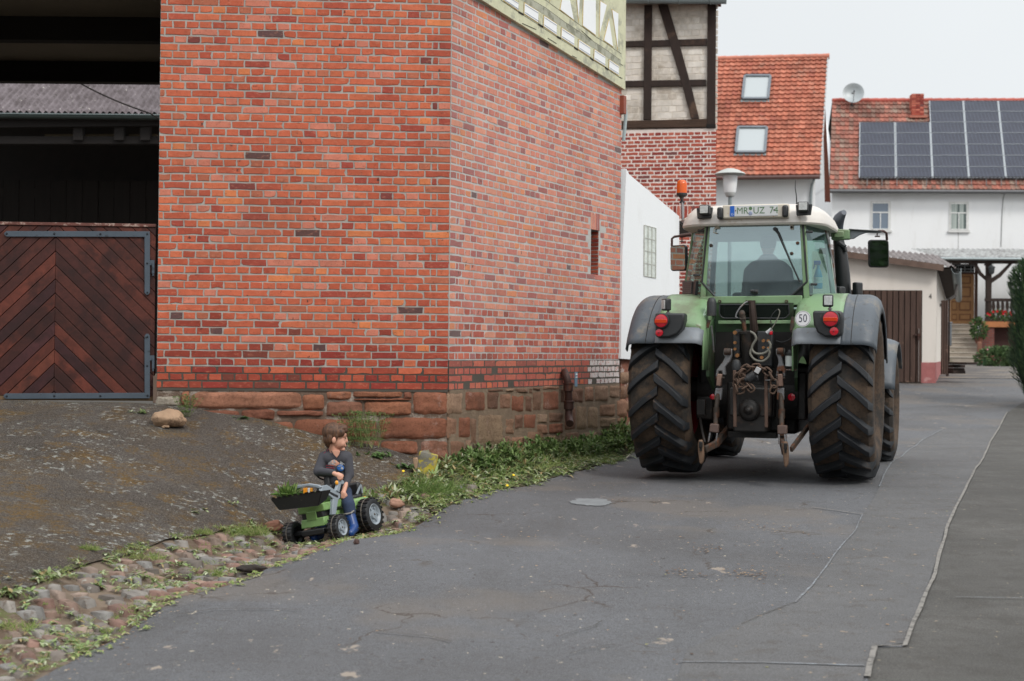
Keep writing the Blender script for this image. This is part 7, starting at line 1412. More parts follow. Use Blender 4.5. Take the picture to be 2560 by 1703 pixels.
TGR = pm('toy_green', srgb(134, 172, 104, .8), .4, var=.06, vs_=6, bump=.03, dirt=(srgb(112, 130, 84, .8), .56, .72, 10)); TBK = pm('toy_black', srgb(34, 35, 37, .8), .45, var=.15, dirt=(srgb(74, 68, 60, .8), .58, .72, 14)); TGY = pm('toy_grey', srgb(150, 160, 168, .8), .4, var=.05, dirt=(srgb(120, 118, 112, .8), .6, .72, 16))
TSEAM = pm('toy_tyre_seam', srgb(120, 112, 102, .8), .8, var=.2); TORG = pm('toy_orange', srgb(240, 160, 40, .9), .4)
track = (pFR - pFL).length
def toywheel(name, c, R, w_, out_):
    c = Vector(c); hw = w_ / 2; m = MB()
    m.lathe([(R * .62, -hw), (R * .86, -hw), (R * .94, -hw * .85), (R * .955, 0), (R * .94, hw * .85), (R * .86, hw), (R * .62, hw)], c, (1, 0, 0), 48); n_ = 20
    for sd in (-1, 1):
        for i in range(n_):
            a = 2 * math.pi * (i + (.5 if sd > 0 else 0)) / n_; ca, sa = math.cos(a), math.sin(a); rad = V(0, ca, sa); tan = V(0, -sa, ca)
            m.box(c + V(sd * hw * .55, 0, 0) + rad * (R * .965), (hw * .95, R * .15, R * .075), R=Matrix((V(1, 0, 0), tan, rad)).transposed())
    o = m.build(name, TBK, toy, bevel=.002, smooth=35)
    m = MB(); m.lathe([(R * .985, -.004), (R * 1.0, -.003), (R * 1.0, .003), (R * .985, .004)], c, (1, 0, 0), 48); m.build('tyre_seam', TSEAM, o)
    m = MB(); m.lathe([(R * .64, out_ * hw * .9), (R * .60, out_ * hw * 1.05), (R * .54, out_ * hw * .95), (R * .46, out_ * hw * .6), (R * .30, out_ * hw * .55), (R * .24, out_ * hw * .9), (0, out_ * hw * .92)], c, (1, 0, 0), 32)
    for i in range(6): a = i * math.pi / 3; m.tube([c + V(out_ * hw * .5, math.cos(a) * R * .41, math.sin(a) * R * .41), c + V(out_ * hw * .85, math.cos(a) * R * .41, math.sin(a) * R * .41)], R * .075, 8)
    m.build('hub', TGY, o); m = MB(); m.lathe([(0, out_ * hw * 1.05), (R * .05, out_ * hw * 1.0), (R * .07, out_ * hw * .9)], c, (1, 0, 0), 10); m.build('axle_bolt', RUST, o)
    m = MB(); m.lathe([(R * .63, -out_ * hw * .9), (R * .5, -out_ * hw * .3), (0, -out_ * hw * .3)], c, (1, 0, 0), 24); m.build('inner_disc', TBK, o); return o
wb = (pFL - pRL).length
for sg in (-1, 1):
    toywheel('front_wheel', (sg * track / 2, 0, .108), .108, .085, sg); toywheel('rear_wheel', (sg * (track / 2 + .01), -wb, .143), .143, .10, sg)
def tb(name, x0, x1, y0, y1, z0, z1, mat, bev=.01, taper=None, parent=toy):
    m = MB(); P = [V(x, y, z) for x, y, z in [(x0, y0, z0), (x1, y0, z0), (x1, y1, z0), (x0, y1, z0), (x0, y0, z1), (x1, y0, z1), (x1, y1, z1), (x0, y1, z1)]]
    if taper: P = P[:4] + [V(p.x * taper[0], p.y + (taper[1] if i < 2 else taper[2]), p.z) for i, p in enumerate(P[4:])]
    m.add(P, [(0, 3, 2, 1), (4, 5, 6, 7), (0, 1, 5, 4), (1, 2, 6, 5), (2, 3, 7, 6), (3, 0, 4, 7)]); return m.build(name, mat, parent, bevel=bev)
tb('chassis', -.11, .11, -.55, .05, .08, .13, TBK); tb('front_axle', -track / 2, track / 2, -.02, .02, .09, .13, TBK)
tb('front_weight', -.115, .115, -.06, .03, .145, .215, TGR, .008, (.95, 0, -.01)); tb('front_grille', -.10, .10, -.09, .015, .215, .265, TBK, .006)
tb('grille_bar', -.045, .05, -.02, .026, .20, .272, TGR, .004); tb('bonnet', -.125, .125, -.28, .02, .262, .325, TGR, .008); tb('bonnet_top', -.085, .085, -.28, .0, .315, .42, TGR, .02, (.85, 0, -.03))
tb('body_side', -.10, .10, -.62, -.2, .12, .24, TGR, .015); tb('rear_fender', -.17, -.10, -.62, -.38, .20, .30, TGR, .02); tb('rear_fender', .10, .17, -.62, -.38, .20, .30, TGR, .02)
tb('dashboard', -.09, .09, -.33, -.22, .30, .46, TBK, .015, (.8, 0, 0)); tb('seat', -.11, .11, -.62, -.40, .28, .33, TBK, .02); tb('seat_back', -.10, .10, -.66, -.60, .29, .43, TBK, .02)
m = MB(); m.bar(V(-.102, -.55, .33), V(-.102, -.64, .40), .012, .012); m.bar(V(-.102, -.64, .40), V(-.102, -.64, .33), .012, .012); m.build('seat_trim', TGY, toy)
tb('rear_light', -.16, -.10, -.60, -.57, .27, .30, TORG, .005)
sw = Q(735, 700, 1, -.34); m = MB(); m.lathe([(.088, -.008), (.098, 0), (.088, .010), (.078, .0), (.088, -.008)], sw, (0, -.55, .85), 28, 0); m.tube([sw + V(0, .02, -.10), sw], .03, 12)
for i in range(3): a = i * 2.09 + .5; x_, y_, z_ = frame((0, -.55, .85)); m.tube([sw, sw + x_ * (.085 * math.cos(a)) + y_ * (.085 * math.sin(a))], .012, 6)
m.build('steering_wheel', TBK, toy)
def tarm(name, pts, axis, val, th, mat=TGY, bev=.004, parent=toy):
    m = MB(); v = V(0, 0, 0); v[axis] = th; m.prism([Q(x, y, axis, val) for x, y in pts], v); return m.build(name, mat, parent, bevel=bev)
XA = -.150
la = tarm('loader_arm', [(662, 905), (690, 800), (735, 792), (850, 868), (872, 888), (868, 930), (842, 958), (800, 938), (730, 880), (706, 905), (690, 952), (655, 945)], 0, XA, .03)
tarm('arm_recess', [(740, 848), (800, 880), (850, 905), (845, 925), (800, 905), (745, 868)], 0, XA - .003, .006, TBK, .001)
tarm('loader_mount', [(795, 935), (850, 950), (832, 1060), (822, 1100), (788, 1100), (792, 1020)], 0, XA, .03)
tarm('loader_lever', [(832, 850), (852, 782), (838, 770), (845, 748), (900, 744), (914, 762), (905, 785), (880, 786), (862, 872)], 0, XA - .01, .03)
m = MB(); c = Q(833, 772, 0, XA); m.ell(c, (.014, .014, .019)); m.build('lever_knob', TORG, toy)
far = [(355, 890), (375, 850), (440, 796), (560, 776), (660, 792), (690, 812), (680, 832), (640, 818), (560, 802), (450, 826), (400, 870), (392, 895)]
tarm('loader_arm', far, 1, .10, .03)
tarm('loader_cross_tube', [(500, 826), (512, 824), (512, 880), (500, 880)], 1, .12, .02, TORG, .002); 
tarm('loader_cross_tube', [(518, 824), (540, 822), (540, 870), (515, 870)], 1, .11, .02, TORG, .002); tarm('loader_cross_tube', [(546, 824), (566, 822), (566, 870), (546, 872)], 1, .11, .02, pm('toy_white', srgb(226, 226, 224, .85), .4), .002); tarm('loader_cross_tube', [(570, 824), (590, 822), (588, 862), (570, 862)], 1, .11, .02, TORG, .002)
# bucket
YB_ = .235; bl, br_, bbr, bbl = Q(155, 940, 1, YB_), Q(676, 862, 1, YB_), Q(640, 1003, 1, YB_ - .02), Q(240, 1050, 1, YB_ - .02); bk_off = V(0, -.13, .0)
m = MB(); m.prism([bl, br_, bbr, bbl], V(0, -.006, 0)); m.prism([bbl, bbr, bbr + V(0, -.13, .03), bbl + V(0, -.13, .03)], V(0, 0, -.006)); m.prism([br_, bbr, bbr + V(0, -.13, .03), br_ + V(0, -.13, -.0)], V(-.006, 0, 0)); m.prism([bl, bbl, bbl + V(0, -.13, .03), bl + V(0, -.13, -.0)], V(.006, 0, 0))
m.prism([bbl + V(0, -.13, .03), bbr + V(0, -.13, .03), br_ + V(0, -.13, .0), bl + V(0, -.13, .0)], V(0, -.006, 0)); bu = m.build('bucket', TBK, toy, bevel=.002)
m = MB()
for i in range(9):
    t = (i + .15) / 9; a = bl.lerp(br_, t); b = bl.lerp(br_, t + .065); m.prism([a, b, b + V(0, .012, .012), a + V(0, .012, .012)], V(0, -.008, 0))
m.build('bucket_teeth', TBK, bu); m = MB(); m.prism([br_ + V(0, .004, 0), br_ + V(.04, .004, -.012), bbr + V(.02, .004, .02), bbr + V(0, .004, 0)], V(0, .004, 0)); m.build('bucket_rim', TBK, bu)
# leafy weeds in the bucket
pb_w = YM_ @ (bl.lerp(br_, .24) + V(0, -.07, -.02)); bw = thing('weed_bunch', 'bunch of picked green weeds lying in the toy tractor bucket', 'plant', loc=tuple(pb_w)); m = MB()
for _ in range(210):
    a = rdir(.05, 1.5); p_ = V(rng.uniform(-.05, .06), rng.uniform(-.03, .03), rng.uniform(0, .03)); quadleaf(m, p_ + a * rng.uniform(0, .04), a + V(.1, -.1, .3), rdir(), rng.uniform(.06, .12), rng.uniform(.010, .019), greencol([(150, 176, 100), (118, 150, 74), (96, 130, 60), (140, 164, 96), (76, 104, 48)]), .25)
m.build('leaves', LEAFM, bw, fix=False, smooth=0)
# ------------------------------------------------------------ the child
by = thing('person', 'small boy in a dark grey long-sleeved shirt and blue boots sitting on the toy tractor', 'person', loc=tuple(W_(RX(900), RY(900), 11.85)))
BO = by.location.copy()
def B(x, y, Y): return AT(RX(x), RY(y), Y) - BO
SHIRT = pm('shirt_charcoal', srgb(72, 72, 78, .8), .95, var=.12, vs_=18, bump=.25, bs=60, bd=.004); JEAN = pm('jeans_navy', srgb(44, 58, 84, .8), .9, var=.2, vs_=20, bump=.3, bs=80); BOOT = pm('boot_blue', srgb(26, 68, 132, .75), .35, var=.1, vs_=10, dirt=(srgb(40, 84, 130, .8), .55, .7, 14)); HAIRM = None
n = N('hair_brown'); c = n.mix(n.rng(n.noise(55, 4, .6, n.stretch(1, 1, .25)), .35, .65), srgb(54, 36, 27, .8), srgb(112, 78, 54, .8)); n.bump(n.noise(90, 3, .6, n.stretch(1, 1, .25)), .8, .006); HAIRM = n.set(c, .55, 0, .4)
HC = B(818, 292, 11.86); hf = V(.99, .10, -.08).normalized(); hup = V(.03, 0, 1).normalized(); hs = hf.cross(hup).normalized(); hup = hs.cross(hf).normalized(); HR = Matrix((hf, hs, hup)).transposed()
h_ = lambda a, b, c_: HC + (hf * a + hs * b + hup * c_) * HS_ - V(0, 0, .004)
NK = B(820, 470, 11.87); HS_ = 1.12
hand1 = B(850, 692, 11.66); hand2 = B(900, 880, 11.70)
def hand(c, d, palm_n, s=1.0):
    d = d.normalized(); pn = palm_n.normalized(); sd = d.cross(pn).normalized(); L_ = [('e', c, (.024 * s, .020 * s, .012 * s), Matrix((d, sd, pn)).transposed())]
    for i, (o_, ln) in enumerate(((-.014, .026), (-.005, .030), (.005, .029), (.0135, .022))):
        a = c + d * .018 * s + sd * o_ * s; b = a + d * ln * .55 * s - pn * .006 * s; e = b + d * ln * .25 * s - pn * .016 * s; L_ += [('c', a, b, .0062 * s, .0056 * s), ('c', b, e, .0056 * s, .0048 * s)]
    a = c - sd * .016 * s; b = a - sd * .010 * s + d * .014 * s - pn * .004 * s; L_ += [('c', a, b, .0070 * s, .0062 * s), ('c', b, b + d * .012 * s - pn * .008 * s, .0060 * s, .0052 * s)]; return L_
body = [('e', h_(-.008, 0, .012), (.088, .074, .088), HR), ('e', h_(.026, 0, -.034), (.062, .062, .064), HR), ('e', h_(.052, .024, -.045), (.030, .028, .032), HR), ('e', h_(.052, -.024, -.045), (.030, .028, .032), HR), ('e', h_(.062, 0, .02), (.022, .046, .034), HR),
        ('c', h_(.080, 0, .0), h_(.088, 0, -.028), .009, .0105), ('e', h_(.062, 0, -.088), (.022, .022, .018), HR), ('e', h_(.074, 0, -.060), (.014, .024, .014), HR),
        ('e', h_(-.006, .072, -.022), (.018, .010, .026), HR), ('e', h_(-.006, -.072, -.022), (.018, .010, .026), HR), ('c', h_(-.015, 0, -.06), NK, .042, .044), ('c', NK, B(815, 560, 11.87), .05, .07),
        ('c', B(800, 672, 11.68), hand1 - V(.01, 0, 0), .019, .018), ('c', B(912, 835, 11.74), hand2, .020, .018), ('c', B(815, 560, 11.88), B(850, 860, 11.9), .07, .07)]
# forearms inside the sleeves join hands to the trunk
body += [('c', B(690, 505, 11.87), B(640, 655, 11.80), .026, .024), ('c', B(640, 655, 11.80), B(800, 672, 11.68), .024, .019), ('c', B(690, 505, 11.87), B(815, 560, 11.88), .03, .05), ('c', B(948, 505, 11.87), B(966, 680, 11.84), .026, .024), ('c', B(966, 680, 11.84), B(912, 835, 11.74), .024, .020), ('c', B(948, 505, 11.87), B(815, 560, 11.88), .03, .05)]
body += hand(hand1, V(.55, -.35, -.75), V(.15, -1, .25), 1.15) + hand(hand2, V(.05, -.35, -1), V(.25, -1, .2), 1.15)
body_blob('body', body, SKIN, by, .0042, 3)
body_blob('hair', [('e', h_(-.020, 0, .030), (.092, .083, .086), HR), ('e', h_(.040, .0, .068), (.052, .068, .036), HR), ('e', h_(.066, .0, .052), (.026, .056, .026), HR), ('e', h_(-.052, .0, -.022), (.042, .066, .054), HR), ('e', h_(-.048, .0, -.058), (.026, .048, .034), HR), ('e', h_(.034, .056, .034), (.040, .024, .036), HR), ('e', h_(-.036, .052, -.012), (.030, .028, .050), HR), ('e', h_(.012, .066, .004), (.012, .012, .03), HR)], HAIRM, by, .0045, 2)
m = MB()
for b_ in (1, -1): m.ell(h_(.078, .030 * b_, -.006), (.005, .007, .004), R=HR, nu=10, nv=6)
m.build('eyes', pm('eye_dark', srgb(44, 34, 30, .8), .2), by)
m = MB()
for b_ in (1, -1): m.bar(h_(.085, .018 * b_, .016), h_(.080, .040 * b_, .015), .004, .005)
m.build('eyebrows', HAIRM, by); m = MB(); m.ell(h_(.086, 0, -.060), (.003, .013, .003), R=HR, nu=10, nv=6); m.build('mouth', pm('lips', srgb(176, 96, 90, .8), .5), by)
body_blob('shirt', [('c', B(705, 498, 11.88), B(938, 498, 11.88), .043, .043), ('c', B(745, 520, 11.86), B(895, 520, 11.86), .056, .056), ('e', B(818, 610, 11.87), (.088, .064, .090)), ('e', B(830, 720, 11.88), (.094, .068, .10)), ('e', B(855, 810, 11.89), (.088, .07, .07)), ('c', B(700, 502, 11.88), B(642, 655, 11.81), .045, .043), ('c', B(640, 650, 11.81), B(795, 668, 11.69), .036, .027),
     ('c', B(940, 504, 11.88), B(962, 690, 11.84), .046, .042), ('c', B(966, 680, 11.84), B(916, 822, 11.76), .035, .026), ('c', B(756, 450, 11.88), B(884, 452, 11.88), .032, .032)], SHIRT, by, .0055, 4)
m = MB(); vn = [(778, 448), (796, 480), (832, 522), (862, 486), (872, 452)]
P = [B(x, y, 11.802) for x, y in [(786, 442), (798, 478), (832, 515), (858, 480), (866, 446)]]; m.prism(P, V(0, .02, 0)); m.build('neckline', SKIN, by, bevel=.003)
m = MB(); m.tube([B(778, 446, 11.80), B(794, 482, 11.797), B(833, 523, 11.792), B(862, 486, 11.797), B(872, 448, 11.80)], .0035, 6); m.build('collar_seam', pm('collar_dark', srgb(52, 52, 58, .8), .9), by)
m = MB(); m.tube([B(720, 452, 11.855), B(700, 470, 11.845)], .003, 5); m.tube([B(745, 424, 11.86), B(735, 446, 11.845)], .003, 5); m.build('shoulder_seam', pm('seam_red', srgb(150, 50, 70, .8), .9), by)
# chest print: worn lettering strokes and a round patch
PRT = pm('print_grey', srgb(176, 178, 180, .8), .9, var=.3, vs_=60)
def chest(x, y, k=0): 
    u_ = (x - 818) / 4.125 * .0033; v_ = (y - 610) / 4.125 * .0033; q = max(0, 1 - (u_ / .088) ** 2 - (v_ / .13) ** 2); return B(x, y, 11.87 - .064 * math.sqrt(q) * 1.0 - .008 - k)
m = MB()
def glyph(x, y, w_, h_, pat):
    for (a, b, c_, d_) in pat: m.tube([chest(x + a * w_ + (1 - b) * 6, y + b * h_, .001), chest(x + c_ * w_ + (1 - d_) * 6, y + d_ * h_, .001)], .0028, 5)
S_ = [(1, 0, 0, 0), (0, 0, 0, .5), (0, .5, 1, .5), (1, .5, 1, 1), (1, 1, 0, 1)]; A_ = [(0, 1, .5, 0), (.5, 0, 1, 1), (.2, .6, .8, .6)]; C_ = [(1, 0, 0, 0), (0, 0, 0, 1), (0, 1, 1, 1)]; R__ = [(0, 1, 0, 0), (0, 0, 1, 0), (1, 0, 1, .5), (1, .5, 0, .5), (.4, .5, 1, 1)]; I_ = [(.5, 0, .5, 1)]; L__ = [(0, 0, 0, 1), (0, 1, 1, 1)]
for gl, x in ((C_, 735), (S_, 762), (I_, 788), (L__, 806), (S_, 868), (R__, 892)): glyph(x, 532, 19, 24, gl)
for gl, x in ((R__, 745), (A_, 772), (C_, 798), (R__, 866), (A_, 890)): glyph(x, 564, 20, 22, gl)
m.build('shirt_lettering', PRT, by)
m = MB(); m.tube([chest(722, 592, .001), chest(800, 600, .001)], .0025, 5); m.tube([chest(722, 614, .001), chest(808, 622, .001)], .003, 5); m.build('print_stripe', pm('print_red', srgb(170, 60, 76, .8), .9), by)
m = MB(); cc = chest(872, 620, .004); m.ell(cc, (.031, .006, .028)); pt_ = m.build('print_patch', pm('print_blue', srgb(40, 100, 170, .8), .8, var=.4, vs_=50), by)
m = MB(); m.ell(cc + V(.012, -.005, -.003), (.012, .003, .010)); m.tube([cc + V(-.02, -.006, .014), cc + V(.015, -.006, .018)], .003, 5); m.build('patch_detail', PRT, by)
body_blob('jeans', [('c', B(845, 880, 11.92), B(905, 880, 11.92), .075, .072), ('c', B(905, 885, 11.88), B(955, 1000, 11.68), .064, .054), ('c', B(955, 1000, 11.68), B(968, 1075, 11.66), .054, .050), ('c', B(850, 885, 11.9), B(735, 985, 11.72), .062, .052), ('c', B(735, 985, 11.72), B(690, 1100, 11.68), .052, .045)], JEAN, by, .0055, 4)
m = MB(); m.tube([B(905, 1098, 11.645), B(935, 1092, 11.60), B(978, 1085, 11.60), B(1010, 1060, 11.625)], .007, 6); m.build('jeans_cuff', pm('cuff_grey', srgb(150, 146, 140, .8), .9), by)
for nm, pts in (('boot', [('c', B(968, 1100, 11.655), B(1005, 1225, 11.62), .046, .043), ('c', B(1008, 1240, 11.61), B(975, 1290, 11.50), .040, .034), ('e', B(1015, 1250, 11.62), (.036, .045, .032))]), ('boot', [('c', B(690, 1110, 11.68), B(652, 1290, 11.64), .044, .042), ('c', B(655, 1310, 11.64), B(600, 1335, 11.55), .040, .036), ('e', B(648, 1320, 11.63), (.045, .045, .032))])):
    bt = body_blob(nm, pts, BOOT, by, .0055, 3)
m = MB(); m.tube([B(968, 1245, 11.568), B(1010, 1252, 11.562), B(1062, 1240, 11.60)], .006, 6); m.tube([B(552, 1345, 11.52), B(590, 1378, 11.50), B(640, 1384, 11.52), B(676, 1368, 11.56)], .005, 6); m.build('boot_sole', pm('sole_black', srgb(30, 34, 44, .8), .6), by)
# ================================================================== STONES, PLANTS, LITTER
ROCKM = pm('boulder_stone', srgb(176, 146, 118, .8), .9, var=.22, vs_=9, bump=1, bs=30, bd=.012, dirt=(srgb(120, 96, 76, .8), .52, .64, 7), dirt2=(srgb(110, 84, 60, .8), .66, .72, 30))
def rock(name, label, cat, px, py, r, mat, seed, rot=0, flat_=0, nu=36, nv=24, sink=.15):
    g_ = gpt(px, py, 0); t_ = thing(name, label, cat, loc=tuple(g_)); m = MB(); Rz = Matrix.Rotation(rot, 3, 'Z'); P = []
    def fn(u, v):
        a = 2 * math.pi * u; th = math.pi * v; d = V(math.sin(th) * math.cos(a), math.sin(th) * math.sin(a), math.cos(th)); k = 1 + .28 * mnoise.noise(d * 1.1 + V(seed, 0, 0)) + .13 * mnoise.noise(d * 2.6 + V(seed, 5, 0)) + .04 * mnoise.noise(d * 9 + V(seed, 9, 0))
        return Rz @ V(d.x * r[0] * k, d.y * r[1] * k, d.z * r[2] * k + r[2] * (1 - sink))
    m.grid(fn, nu, nv); m.build('stone', mat, t_, smooth=60); return t_
rock('boulder', 'rounded pale brown boulder lying on the driveway in front of the gate', 'rock', 424, 1066, (.155, .11, .085), ROCKM, 3.3, .15)
rock('stone_chip', 'small tan stone chip lying just below the boulder', 'stone', 414, 1070, (.035, .03, .015), ROCKM, 8)
rock('dirt_clod', 'dark brown clod lying on the seam between cobbles and road', 'clod', 628, 1430, (.10, .05, .025), pm('clod_dark', srgb(48, 40, 34, .7), .95, var=.4, vs_=20, bump=1, bs=60, bd=.01), 4)
rock('pine_cone', 'small round brown cone on the asphalt edge below the toy tractor', 'cone', 891, 1361, (.020, .018, .022), pm('cone_brown', srgb(84, 62, 56, .8), .8, var=.4, vs_=60), 5)
rock('fallen_stone', 'pinkish block half buried in weeds right of the toy tractor', 'stone', 992, 1268, (.065, .05, .04), STONEM if 0 else pm('pink_stone', srgb(176, 136, 116, .8), .9, var=.2, vs_=8, bump=.8), 6)
rock('fallen_stone', 'reddish block on the cobbles left of the toy tractor front wheel', 'stone', 684, 1326, (.075, .05, .045), pm('red_stone', srgb(158, 110, 90, .8), .9, var=.2, vs_=8, bump=.8), 7)
# stone bollard
g_ = gpt(1066, 1186, 0); bl_ = thing('stone_bollard', 'short leaning stone bollard with yellow lichen at the barn corner', 'bollard', loc=tuple(g_)); k = g_.y / F
m = MB(); P0b = [(-25, 8), (27, 2), (26, -52), (18, -64), (-6, -68), (-17, -60)]
def bp(x, y, dy): return V(x * k, dy, -y * k)
fr_ = [(-27, 5), (20, 5), (24, -48), (-14, -62)]
def bfn(u, v):
    s_, t_ = 2 * u - 1, v; a = 2 * math.pi * u; ca, sa = math.cos(a), math.sin(a); e = .5; X = math.copysign(abs(ca) ** e, ca); Yv = math.copysign(abs(sa) ** e, sa)
    rr = 1 if t_ < .86 else (1 - .22 * ((t_ - .86) / .14) ** 2) if t_ < .999 else 0; z = 62 * k * min(t_, .999) + (.0 if t_ < .999 else 0) - .02
    lean = 9 * k * t_; w_ = 25 * k * (1 - .06 * t_); n_ = .006 * mnoise.noise(V(X * 3, Yv * 3, t_ * 6)); return V(lean + X * rr * (w_ + n_) - .01, Yv * rr * (.075 + n_), z + (-X * .02 * t_))
m.grid(bfn, 32, 16); n = N('lichen_stone'); c = n.mix(n.rng(n.noise(14, 7, .7), .4, .65), srgb(136, 132, 120, .8), srgb(106, 102, 90, .8)); c = n.mix(n.rng(n.noise(7, 6, .7), .44, .52, 0, .9, True), c, srgb(186, 168, 50, .9)); c = n.mix(n.rng(n.noise(9, 6, .7), .6, .66, 0, .8, True), c, srgb(168, 176, 172, .8)); n.bump(n.noise(60, 7, .8), .8, .008)
m.build('post', n.set(c, .9), bl_, smooth=50); m = MB(); m.box((-.09, -.02, .08), (.05, .06, .16), R=Matrix.Rotation(-.2, 3, 'Y')); m.build('broken_piece', ROCKM, bl_, bevel=.012)
# --- plants
PAL_W = [(150, 168, 110), (128, 150, 90), (172, 184, 140), (104, 128, 72), (140, 160, 104), (190, 196, 164), (172, 152, 108)]
PAL_G = [(150, 168, 96), (130, 154, 80), (168, 178, 114), (114, 140, 68), (180, 180, 128)]
def rosette(m, p, n_, ln, wd, pal, el=(.15, .9), lo=.75, hi=1.2):
    for i in range(n_):
        a = rng.uniform(0, 2 * math.pi); e = rng.uniform(*el); d = V(math.cos(a) * math.cos(e), math.sin(a) * math.cos(e), math.sin(e)); quadleaf(m, p, d, V(0, 0, 1), ln * rng.uniform(.6, 1.2), wd * rng.uniform(.7, 1.2), greencol(pal, lo, hi), rng.uniform(.25, .6))
def tuft(m, p, n_, ln, pal, spread=.03, wd=.004):
    for i in range(n_):
        a = rng.uniform(0, 2 * math.pi); e = rng.uniform(.6, 1.5); d = V(math.cos(a) * math.cos(e), math.sin(a) * math.cos(e), math.sin(e)); q = p + V(rng.gauss(0, spread), rng.gauss(0, spread), 0)
        quadleaf(m, q, d, V(math.sin(a), -math.cos(a), .2), ln * rng.uniform(.5, 1.2), wd * rng.uniform(.7, 1.3), greencol(pal), rng.uniform(.2, .7))
def lerpx(curve, Y): return float(np.interp(Y, [p_[1] for p_ in curve], [p_[0] for p_ in curve]))
vw, vg = MB(), MB()
for _ in range(3800):
    Y = rng.uniform(12.3, 21.5); xa = lerpx([(-1.5, 12.2), (-1.05, 12.9), (-.72, 13.8), (-.63, 14.2), (1.385, 18.3), (2.4, 20.35), (2.9, 22)], Y); xb = lerpx(L2, Y); u_ = rng.random()
    if xb - xa < .08: continue
    X = xa + (xb - xa) * u_ + (rng.uniform(-.02, .10) if u_ > .8 else .02); dens = 1.0 if Y > 13.6 else .55
    if mnoise.noise(V(X * 3.3, Y * 3.3, 31)) < -.28: continue
    if rng.random() > dens * (1.0 if u_ < .85 else .6) * (.55 + .8 * (mnoise.noise(V(X * 2.5, Y * 2.5, 3)) + .5)): continue
    hgt = (1.25 - .85 * u_) * (1.15 if Y > 14.5 else .8) * (1 + .5 * mnoise.noise(V(X * 1.5, Y * 1.5, 8))); p_ = V(X, Y, gz(X, Y) + .005)
    if rng.random() < .62: rosette(vw, p_ + V(0, 0, .03 * hgt), rng.randint(5, 9), .115 * hgt + .03, .026, PAL_W, (.1, 1.25) if u_ < .6 else (.05, .6))
    else: tuft(vg, p_, rng.randint(8, 14), .13 * hgt + .03, PAL_G, .03, .006)
for _ in range(420):   # darker taller leaves against the wall
    t_ = rng.random(); q = PC.lerp(P1, t_) + sn * rng.uniform(.03, .38) ; p_ = V(q.x, q.y, gz(q.x, q.y)); rosette(vw, p_ + V(0, 0, rng.uniform(.02, .14 + .1 * t_)), rng.randint(5, 8), .12, .028, [(108, 134, 76), (88, 114, 60), (128, 152, 90)], (.2, 1.4))
o = vw.build('verge_weeds', LEAFM, fix=False, smooth=0); o['kind'] = 'stuff'; o['label'] = 'green broad-leaved weeds growing along the foot of the barn wall'; o['category'] = 'weeds'
o = vg.build('verge_grass', LEAFM, fix=False, smooth=0); o['kind'] = 'stuff'; o['label'] = 'thin grass mixed into the weeds along the road edge'; o['category'] = 'grass'
gw = MB()
for _ in range(800):
    Y = rng.uniform(6, 13); xa = lerpx(L1, Y); xb = lerpx(L2, Y); u_ = rng.random() ** .8; X = xa + (xb - xa) * u_
    if mnoise.noise(V(X * 1.6, Y * 1.6, 11)) < -.08: continue
    p_ = V(X, Y, gz(X, Y) + .012); s_ = rng.uniform(.45, 1.0)
    if rng.random() < .75: rosette(gw, p_, rng.randint(6, 12), .065 * s_, .020 * s_, PAL_W, (.05, .7))
    else: tuft(gw, p_, rng.randint(14, 26), .065 * s_, PAL_G, .025 * s_, .003)
for _ in range(220):   # creeping plants on the edge of the road
    Y = rng.uniform(7, 13.5); X = lerpx(L2, Y) + rng.gauss(.0, .06); p_ = V(X, Y, gz(X, Y) + .012); rosette(gw, p_, rng.randint(4, 8), .035, .014, PAL_G, (.03, .4))
for _ in range(230):   # low growth along the edge between driveway and cobbles
    Y = rng.uniform(6.5, 13.2); X = lerpx(L1, Y) + rng.gauss(.01, .045)
    if mnoise.noise(V(Y * 1.9, 3, 5)) < -.15: continue
    p_ = V(X, Y, gz(X, Y) + .012)
    if rng.random() < .5: rosette(gw, p_, rng.randint(5, 10), .05, .018, PAL_W, (.05, .8))
    else: tuft(gw, p_, rng.randint(10, 18), .06, PAL_G, .025, .003)
o = gw.build('gutter_weeds', LEAFM, fix=False, smooth=0); o['kind'] = 'stuff'; o['label'] = 'small weeds sprouting between the cobbles of the gutter'; o['category'] = 'weeds'
def plant(name, label, px, py, kind, s=1.0, group=None, spread=.06, n_=10, pal=None):
    g_ = gpt(px, py, .0); t_ = thing(name, label, 'weed' if kind == 'w' else 'grass' if kind == 'g' else 'plant', loc=tuple(g_), group=group); m = MB()
    for i in range(n_):
        p_ = V(rng.gauss(0, spread), rng.gauss(0, spread * .7), 0)
        if kind == 'w': rosette(m, p_, rng.randint(7, 11), .09 * s, .026 * s, pal or PAL_W, (.1, 1.0))
        elif kind == 'g': tuft(m, p_, 26, .12 * s, pal or PAL_G, .02 * s, .0035)
        else:
            for q in range(5):
                a = rdir(.9, 1.5); st = [p_ + a * (.30 * s * j / 4) + V(0, 0, 0) for j in range(5)]; m.tube(st, .0012, 3, caps=False, col=(*greencol(PAL_G), 0))
                for j in range(1, 5):
                    for r_ in range(5): quadleaf(m, st[j], rdir(.0, 1), rdir(), .035 * s, .006, greencol([(120, 140, 84), (104, 128, 74)]), .2, 2)
    m.build('leaves', LEAFM, t_, fix=False, smooth=0); return t_
plant('grass_tuft', 'largest bright green grass tuft on the cobbles left of the toy tractor', 612, 1338, 'g', 1.15, spread=.09, n_=26)
plant('grass_tuft', 'round bright green grass cushion alone on the dark driveway', 220, 1375, 'g', .55, spread=.035, n_=10)
plant('grass_tuft', 'thin grass tuft at the driveway edge above the pale cobbles', 507, 1336, 'g', .7, spread=.05, n_=8)
plant('grass_tuft', 'grass tuft in the middle of the gutter between rusty cobbles', 360, 1400, 'g', .8, spread=.06, n_=9)
